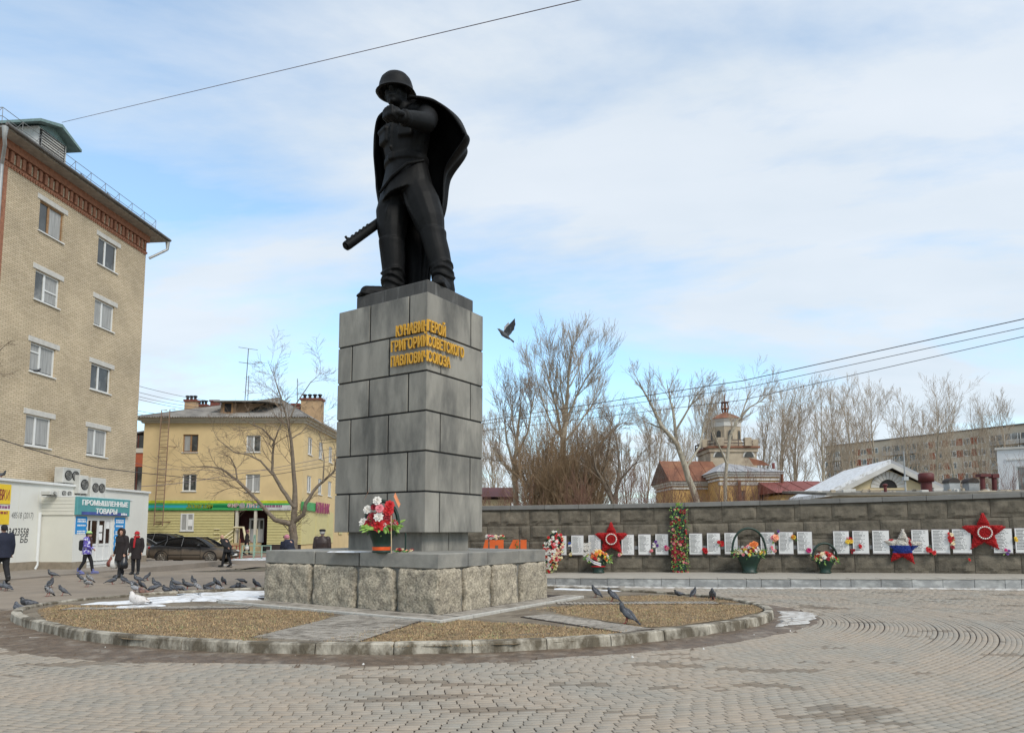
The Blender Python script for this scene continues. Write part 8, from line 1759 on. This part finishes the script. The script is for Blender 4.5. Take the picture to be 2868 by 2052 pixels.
def flying():
    c = A(1414, 938, 14.2); t = thing('pigeon', 'grey pigeon flying past the pedestal with raised wings', 'pigeon', c, 0, None, None, True); f = Fr(c, Vector((-.80, -.1, .58)).normalized(), Vector((.1, -1, 0)).normalized(), Vector((.58, -.05, .81)).normalized()); m = MB()
    # body axis runs towards the head (up and to the side)
    limb(m, [f(-.12, 0, -.005), f(-.05, 0, 0), f(.04, 0, .0), f(.10, 0, .01)], [.022, .045, .055, .038], 12); limb(m, [f(.10, 0, .01), f(.15, 0, .018)], [.032, .026], 10); m.ell(f(.165, 0, .02), (.027, .024, .024), 10, 8); o = obj('body', remesh(m, .008, 2, 'pigeon_body'), PM['grey'], t); o.location = -c
    m = MB(); m.tube([f(.19, 0, .018), f(.215, 0, .01)], [.007, .002], 6); m.build('beak', M_beak, t)
    m = MB(); m.prism([f(-.10, -.03, 0), f(-.10, .03, 0), f(-.235, .055, -.01), f(-.245, 0, -.012), f(-.235, -.055, -.01)], f.w*.008); m.build('tail', PM['grey'], t)
    for k, (sy, tip, mid, col_) in enumerate(((-1, Vector((.075, .10, .31)), Vector((.02, .05, .20)), 'pale'), (1, Vector((.21, -.10, .33)), Vector((.11, -.06, .20)), 'dark'))):
        m = MB(); root = f(.06, sy*.03, .035); rear = f(-.07, sy*.03, .03); T = c+tip; Mi = c+mid; lead = [root, root.lerp(Mi, .55)+Vector((-.015, 0, .01)), Mi+Vector((-.03, 0, 0)), T]; n = 7; tr = []
        for i in range(n+1):
            q = i/n; p = rear.lerp(T, q); p += (Vector((.05, 0, -.03)))*math.sin(PI*q); p += Vector((.012, 0, -.006))*(1 if i % 2 else 0); tr.append(p)
        m.prism(lead+tr[::-1][1:], Vector((.002, -.006, 0))); m.build('wing', PM[col_], t)
flying()
# ================================================================ cars
def car(label, p, rz, col_mt, dirt, group=None, sc=1.0):
    t = thing('parked_car', label, 'car', p, rz, group, sc, False); L_, Wd = 4.75, 1.80; hl = L_/2
    # side profile, x to the front. lower shell by cross sections
    st = [(-2.36, .50, .72, .62), (-2.30, .36, .92, .74), (-2.1, .27, 1.00, .82), (-1.6, .22, 1.02, .88), (-.9, .20, .98, .90), (0, .20, .95, .905), (.9, .20, .93, .90), (1.35, .22, .90, .885), (1.8, .24, .83, .85), (2.15, .28, .74, .78), (2.33, .34, .64, .66), (2.39, .42, .55, .52)]
    def sec(x, zb, zt, hw): 
        h = zt-zb; pts = [(hw*.82, zb), (hw*.97, zb+.06), (hw, zb+h*.35), (hw*.995, zb+h*.62), (hw*.95, zt-.05), (hw*.82, zt), (0, zt+.025)]
        return [V3(x, y, z) for y, z in pts]+[V3(x, -y, z) for y, z in pts[::-1][1:]]
    m = MB(); rows = [sec(*s) for s in st]; m.loft(rows, True); obj('body', m.mesh('car_body'), dirt, t)
    # greenhouse
    gr = [(-1.98, .99, .99, .70, .70), (-1.35, 1.00, 1.30, .80, .60), (-.85, .98, 1.41, .83, .585), (-.2, .96, 1.455, .84, .585), (.35, .945, 1.43, .84, .58), (.75, .935, 1.27, .83, .62), (1.30, .915, .925, .76, .74)]
    m = MB(); rows = []
    for x, z0, z1, w0, w1 in gr: rows.append([V3(x, w0, z0), V3(x, w1+(w0-w1)*.25, z0+(z1-z0)*.72), V3(x, w1, z1), V3(x, 0, z1+.02), V3(x, -w1, z1), V3(x, -w1-(w0-w1)*.25, z0+(z1-z0)*.72), V3(x, -w0, z0)])
    m.loft(rows, True, True); obj('windows', m.mesh('car_glass'), mat('car_glass', (.012, .012, .013), .12, var=.1, spec=.5), t)
    m = MB(); rows = []
    for x, z, w in ((-1.28, 1.325, .585), (-.85, 1.422, .58), (-.2, 1.468, .58), (.35, 1.443, .575), (.52, 1.385, .585)): rows.append([V3(x, w, z-.02), V3(x, w*.96, z+.004), V3(x, 0, z+.018), V3(x, -w*.96, z+.004), V3(x, -w, z-.02)])
    m.loft(rows, False, True, False); obj('roof', m.mesh('car_roof'), col_mt, t)
    for sy in (-1, 1):
        for pts, r_ in (([(-1.99, .72, .985), (-1.3, .63, 1.31), (-.85, .61, 1.405), (-.2, .61, 1.448), (.40, .605, 1.415), (.78, .66, 1.26), (1.32, .78, .93)], .035), ([(-.28, .85, .95), (-.30, .63, 1.42)], .032), ([(-1.28, .82, 1.0), (-1.22, .66, 1.30)], .03)):
            m = MB(); m.tube([V3(x, sy*y, z) for x, y, z in pts], r_, 6); obj('pillar', m.mesh('pillar'), col_mt, t)
        for xw in (-1.42, 1.42):
            m = MB(); m.loft([[V3(xw+r_*math.cos(2*PI*i/28), sy*y, .325+r_*math.sin(2*PI*i/28)) for i in range(28)] for r_, y in ((.33, .66), (.33, .84), (.31, .885), (.24, .89), (.235, .87))], True); w = obj('wheel', m.mesh('tyre'), mat('tyre', (.02, .019, .018), .9, var=.3, stretch='object', col2=(.09, .075, .06), mix=(.45, .6), mscale=6), t)
            m = MB(); m.loft([[V3(xw+r_*math.cos(2*PI*i/28), sy*y, .325+r_*math.sin(2*PI*i/28)) for i in range(28)] for r_, y in ((.235, .872), (.22, .892), (.19, .875), (.06, .872))], False)
            for k in range(7): a = 2*PI*k/7+.2; m.tube([V3(xw+.03*math.cos(a), sy*.888, .325+.03*math.sin(a)), V3(xw+.21*math.cos(a), sy*.884, .325+.21*math.sin(a))], [.035, .026], 6)
            m.ell(V3(xw, sy*.885, .325), (.05, .015, .05), 12, 6); obj('rim', m.mesh('rim'), mat('rim', (.20, .18, .155), .5, var=.25, metal=.3, stretch='object'), w)
            m = MB(); m.loft([[V3(xw+r_*math.cos(a), sy*y, .325+r_*math.sin(a)) for a in np.linspace(-.12, PI+.12, 20)] for r_, y in ((.30, .86), (.395, .905), (.41, .902))], False, True, False); obj('wheel_arch', m.mesh('wheel_arch'), M_dark, t)
        m = MB(); m.ell(V3(.80, sy*.97, 1.0), (.07, .12, .075), 10, 8); m.tube([V3(.85, sy*.84, .95), V3(.82, sy*.94, .98)], .025, 6); obj('mirror', m.mesh('mirror'), col_mt, t)
        for x in (-.62, .42): m = MB(); m.cbox(WORLD, x-.10, x+.08, sy*.905-.015, sy*.905+.015, .80, .83, .008); obj('door_handle', m.mesh('door_handle'), col_mt, t)
        m = MB(); m.ell(V3(2.19, sy*.60, .66), (.17, .13, .08), 12, 8); obj('headlight', m.mesh('headlight'), mat('headlight', (.45, .46, .46), .15, var=.1), t)
        m = MB(); m.ell(V3(-2.28, sy*.66, .86), (.07, .14, .08), 12, 8); obj('tail_light', m.mesh('tail_light'), mat('tail_light', (.28, .01, .01), .2), t)
        m = MB()
        for x in (-1.02, -.26, .86): m.box(WORLD, x, x+.012, sy*.900, sy*.912, .30, .94)
        m.box(WORLD, -1.0, .86, sy*.905, sy*.915, .47, .50); stuff(obj('door_seam', m.mesh('door_seam'), M_dark, t))
    m = MB(); m.cbox(WORLD, 2.385, 2.41, -.26, .26, .42, .53, .005); obj('number_plate', m.mesh('plate'), M_letw, t); m = MB(); m.cbox(WORLD, 2.34, 2.40, -.45, .45, .56, .64, .01); obj('grille', m.mesh('grille'), M_dark, t)
    return t
def car_dirt(name, c):
    m = bpy.data.materials.new(name); m.use_nodes = True; t = m.node_tree; b = t.nodes['Principled BSDF']; g = N(t, 'ShaderNodeTexCoord'); sp = N(t, 'ShaderNodeSeparateXYZ'); L(t, g.outputs['Object'], sp.inputs[0]); n = N(t, 'ShaderNodeTexNoise'); n.inputs['Scale'].default_value = 3; n.inputs['Detail'].default_value = 8; L(t, g.outputs['Object'], n.inputs['Vector']); a = N(t, 'ShaderNodeMath', operation='MULTIPLY_ADD'); L(t, n.outputs['Fac'], a.inputs[0]); a.inputs[1].default_value = .35; L(t, sp.outputs['Z'], a.inputs[2]); mr = N(t, 'ShaderNodeMapRange'); mr.inputs['From Min'].default_value = .80; mr.inputs['From Max'].default_value = 1.0; L(t, a.outputs[0], mr.inputs['Value']); mx_ = N(t, 'ShaderNodeMix', data_type='RGBA'); L(t, mr.outputs[0], mx_.inputs[0]); mx_.inputs[6].default_value = (.135, .105, .078, 1); mx_.inputs[7].default_value = (*c, 1); L(t, mx_.outputs[2], b.inputs['Base Color']); r2_ = N(t, 'ShaderNodeMapRange'); L(t, mr.outputs[0], r2_.inputs['Value']); r2_.inputs['To Min'].default_value = .85; r2_.inputs['To Max'].default_value = .3; L(t, r2_.outputs[0], b.inputs['Roughness']); return m
M_carg = mat('car_paint_dark', (.022, .022, .024), .3, var=.15, scale=3, stretch='object'); M_cars = mat('car_paint_silver', (.16, .165, .17), .35, var=.15, scale=3, stretch='object')
c0 = G(525, 1577, -.19); car('dark grey sedan with dust-caked lower doors parked before the yellow house', (c0.x, c0.y+.8, gz(c0.x, c0.y+.8)), math.radians(-6), M_carg, car_dirt('dirty_dark_paint', (.022, .022, .024)))
car('silver car parked half hidden behind the dusty dark sedan', (A(368, 1486, 41).x, 41, gz(-20, 41)), math.radians(-14), M_cars, car_dirt('dirty_silver_paint', (.16, .165, .17)))
car('dark car farther back showing only its roof and windows', (A(440, 1486, 45).x, 45, gz(-20, 45)), math.radians(172), M_carg, car_dirt('dirty_black_paint', (.018, .018, .02)))
# ================================================================ street furniture by the shop, wires
def aboard():
    Y = 43.5; p = A(712, 1556, Y); f = Fr((p.x, Y, gz(p.x, Y)), (1, 0, 0), (0, -1, 0)); w = A(763, 0, Y).x-p.x; h = A(0, 1497, Y).z-f.o.z; t = thing('poster_board', 'tall poster board with bright adverts beside the shop steps', 'poster board', f(w/2, 0, 0)); m = MB(); m.box(f, 0, w, -.05, 0, .25, h); m.build('board', mat('poster_teal', (.12, .34, .38), .6, var=.25, scale=2, col2=(.55, .58, .56), mix=(.5, .58), mscale=1.4), t)
    for a0, a1, z0, z1, c in ((.05, .45, .36, .72, 'red'), (.5, .82, .36, .70, 'pink'), (.05, .28, .78, .9, 'yellow'), (.72, .96, .55, .78, 'dark_red')): m = MB(); m.box(f, w*a0, w*a1, .001, .012, h*z0, h*z1); m.build('advert', fm(c), t)
    m = MB(); small_print(m, f, w*.08, w*.42, h*.5, h*.58, .0135); small_print(m, f, w*.54, w*.79, h*.46, h*.56, .0135); stuff(m.build('print', M_letw, t))
    for a in (.0, w): m = MB(); m.box(f, a-.03, a+.03, -.06, .02, 0, h); m.build('post', mat('mint_post', (.30, .48, .36), .6), t)
aboard()
def fence():
    Y = 42.5; M_r = mat('mint_rail', (.34, .48, .38), .6, var=.15); M_r2 = mat('red_rail', (.34, .09, .05), .6, var=.15); t = thing('low_fence', 'low painted pipe fence in front of the shop steps', 'fence', A(700, 1560, Y)); z = gz(-16, Y)
    xs = (652, 664, 673, 680, 712, 735, 760)
    for i, x in enumerate(xs): p = A(x, 1486, Y); m = MB(); m.tube([(p.x, Y, z), (p.x, Y, z+(1.25 if i in (2, 4) else .85))], .04, 6); m.build('post', M_r2 if i < 3 else M_r, t)
    for zz, x0, x1, mt in ((.82, 652, 673, M_r2), (.45, 652, 673, M_r2), (.82, 680, 760, M_r), (.45, 680, 760, M_r), (.15, 680, 760, M_r2)): m = MB(); m.tube([(A(x0, 1486, Y).x, Y, z+zz), (A(x1, 1486, Y).x, Y, z+zz)], .03, 6); m.build('rail', mt, t)
    patch('snow', [(A(640, 1486, Y).x, Y-.6, 0), (A(770, 1486, Y).x, Y-.8, 0), (A(850, 1486, Y).x, Y+1.5, 0), (A(700, 1486, Y).x, Y+1.0, 0)], .004, M_snow, 'dirty snow lying along the low fence by the shop steps', 'snow', .2, .06)
    patch('snow', [(A(500, 1486, 37).x, 36.6, 0), (A(640, 1486, 37).x, 36.4, 0), (A(660, 1486, 37).x, 37.3, 0), (A(520, 1486, 37).x, 37.5, 0)], .004, M_ice, 'thin dirty snow under the dark sedan', 'snow', .2, .03)
    patch('puddle', [G(x, y, -.15) for x, y in ((520, 1600), (640, 1590), (740, 1583), (760, 1590), (660, 1603), (560, 1607))], .002, mat('wet_asphalt', (.09, .078, .066), .35, var=.2, scale=1), 'dark damp patch on the asphalt between the pigeons and the parked cars', 'puddle', .3, .0)
fence()
def wires():
    M_w = mat('wire', (.05, .045, .05), .7); M_w2 = mat('grey_wire', (.16, .13, .15), .7)
    def wire(label, P, r_, mt, sag=.0, n=24):
        m = MB(); pts = []
        for i in range(n+1):
            t = i/n*(len(P)-1); k = min(len(P)-2, int(t)); p = P[k].lerp(P[k+1], t-k); q = t-k; pts.append(p-Vector((0, 0, sag*4*q*(1-q))))
        m.tube(pts, r_, 5); tag(m.build('wire', mt), label, 'wire', 'overhead wires')
    wire('single thin grey wire rising from the brick house dormer over the statue', [DORM, A(1660, -8, 13.0), A(2600, -300, 9.5)], .010, M_w2, .0)
    for k, (yl, yr, lab, r_) in enumerate(((1178, 893, 'uppermost of three dark cables crossing before the bare poplars', .022), (1187, 917, 'middle one of three dark cables crossing before the bare poplars', .016), (1206, 942, 'lowest of three dark cables crossing before the bare poplars', .016))):
        wire(lab, [A(600, yl+90, 62), A(1356, yl, 46), A(2080, (1066, 1087, 1120)[k], 36), A(2868, yr, 29), A(3300, yr-110, 25.5)], r_, M_w, .0)
    for k, (y0, y1, xe, lab) in enumerate(((1077, 1124, 600, 'highest thin wire between the brick house and the slate roof'), (1094, 1133, 570, 'second thin wire below the highest one to the slate roof'), (1106, 1140, 560, 'third thin wire to the slate roof chimneys'), (1114, 1150, 570, 'fourth thin wire to the slate roof'), (1146, 1158, 475, 'wire to the top of the fire ladder'), (1156, 1164, 475, 'lowest wire to the top of the fire ladder'))):
        wire(lab, [GF(GL-.02, -.3, A(384, y0, 36).z), A(xe, y1, 52)], .014, M_w2, .1, 10)
    wire('drooping cable across the brick house and yellow house fronts', [A(-10, 1226, 25.8), A(280, 1310, 32), A(640, 1346, 47), A(940, 1300, 50)], .02, M_w, .05); wire('light cable crossing the yellow house front through the bare tree', [A(390, 1362, 40), A(640, 1330, 44), A(960, 1270, 49)], .018, M_w2, .1); wire('thin cable dipping across the yellow house from the balcony house', [A(380, 1296, 44), A(450, 1313, 46), A(780, 1316, 48), A(950, 1285, 50)], .014, M_w2, .05)
wires()
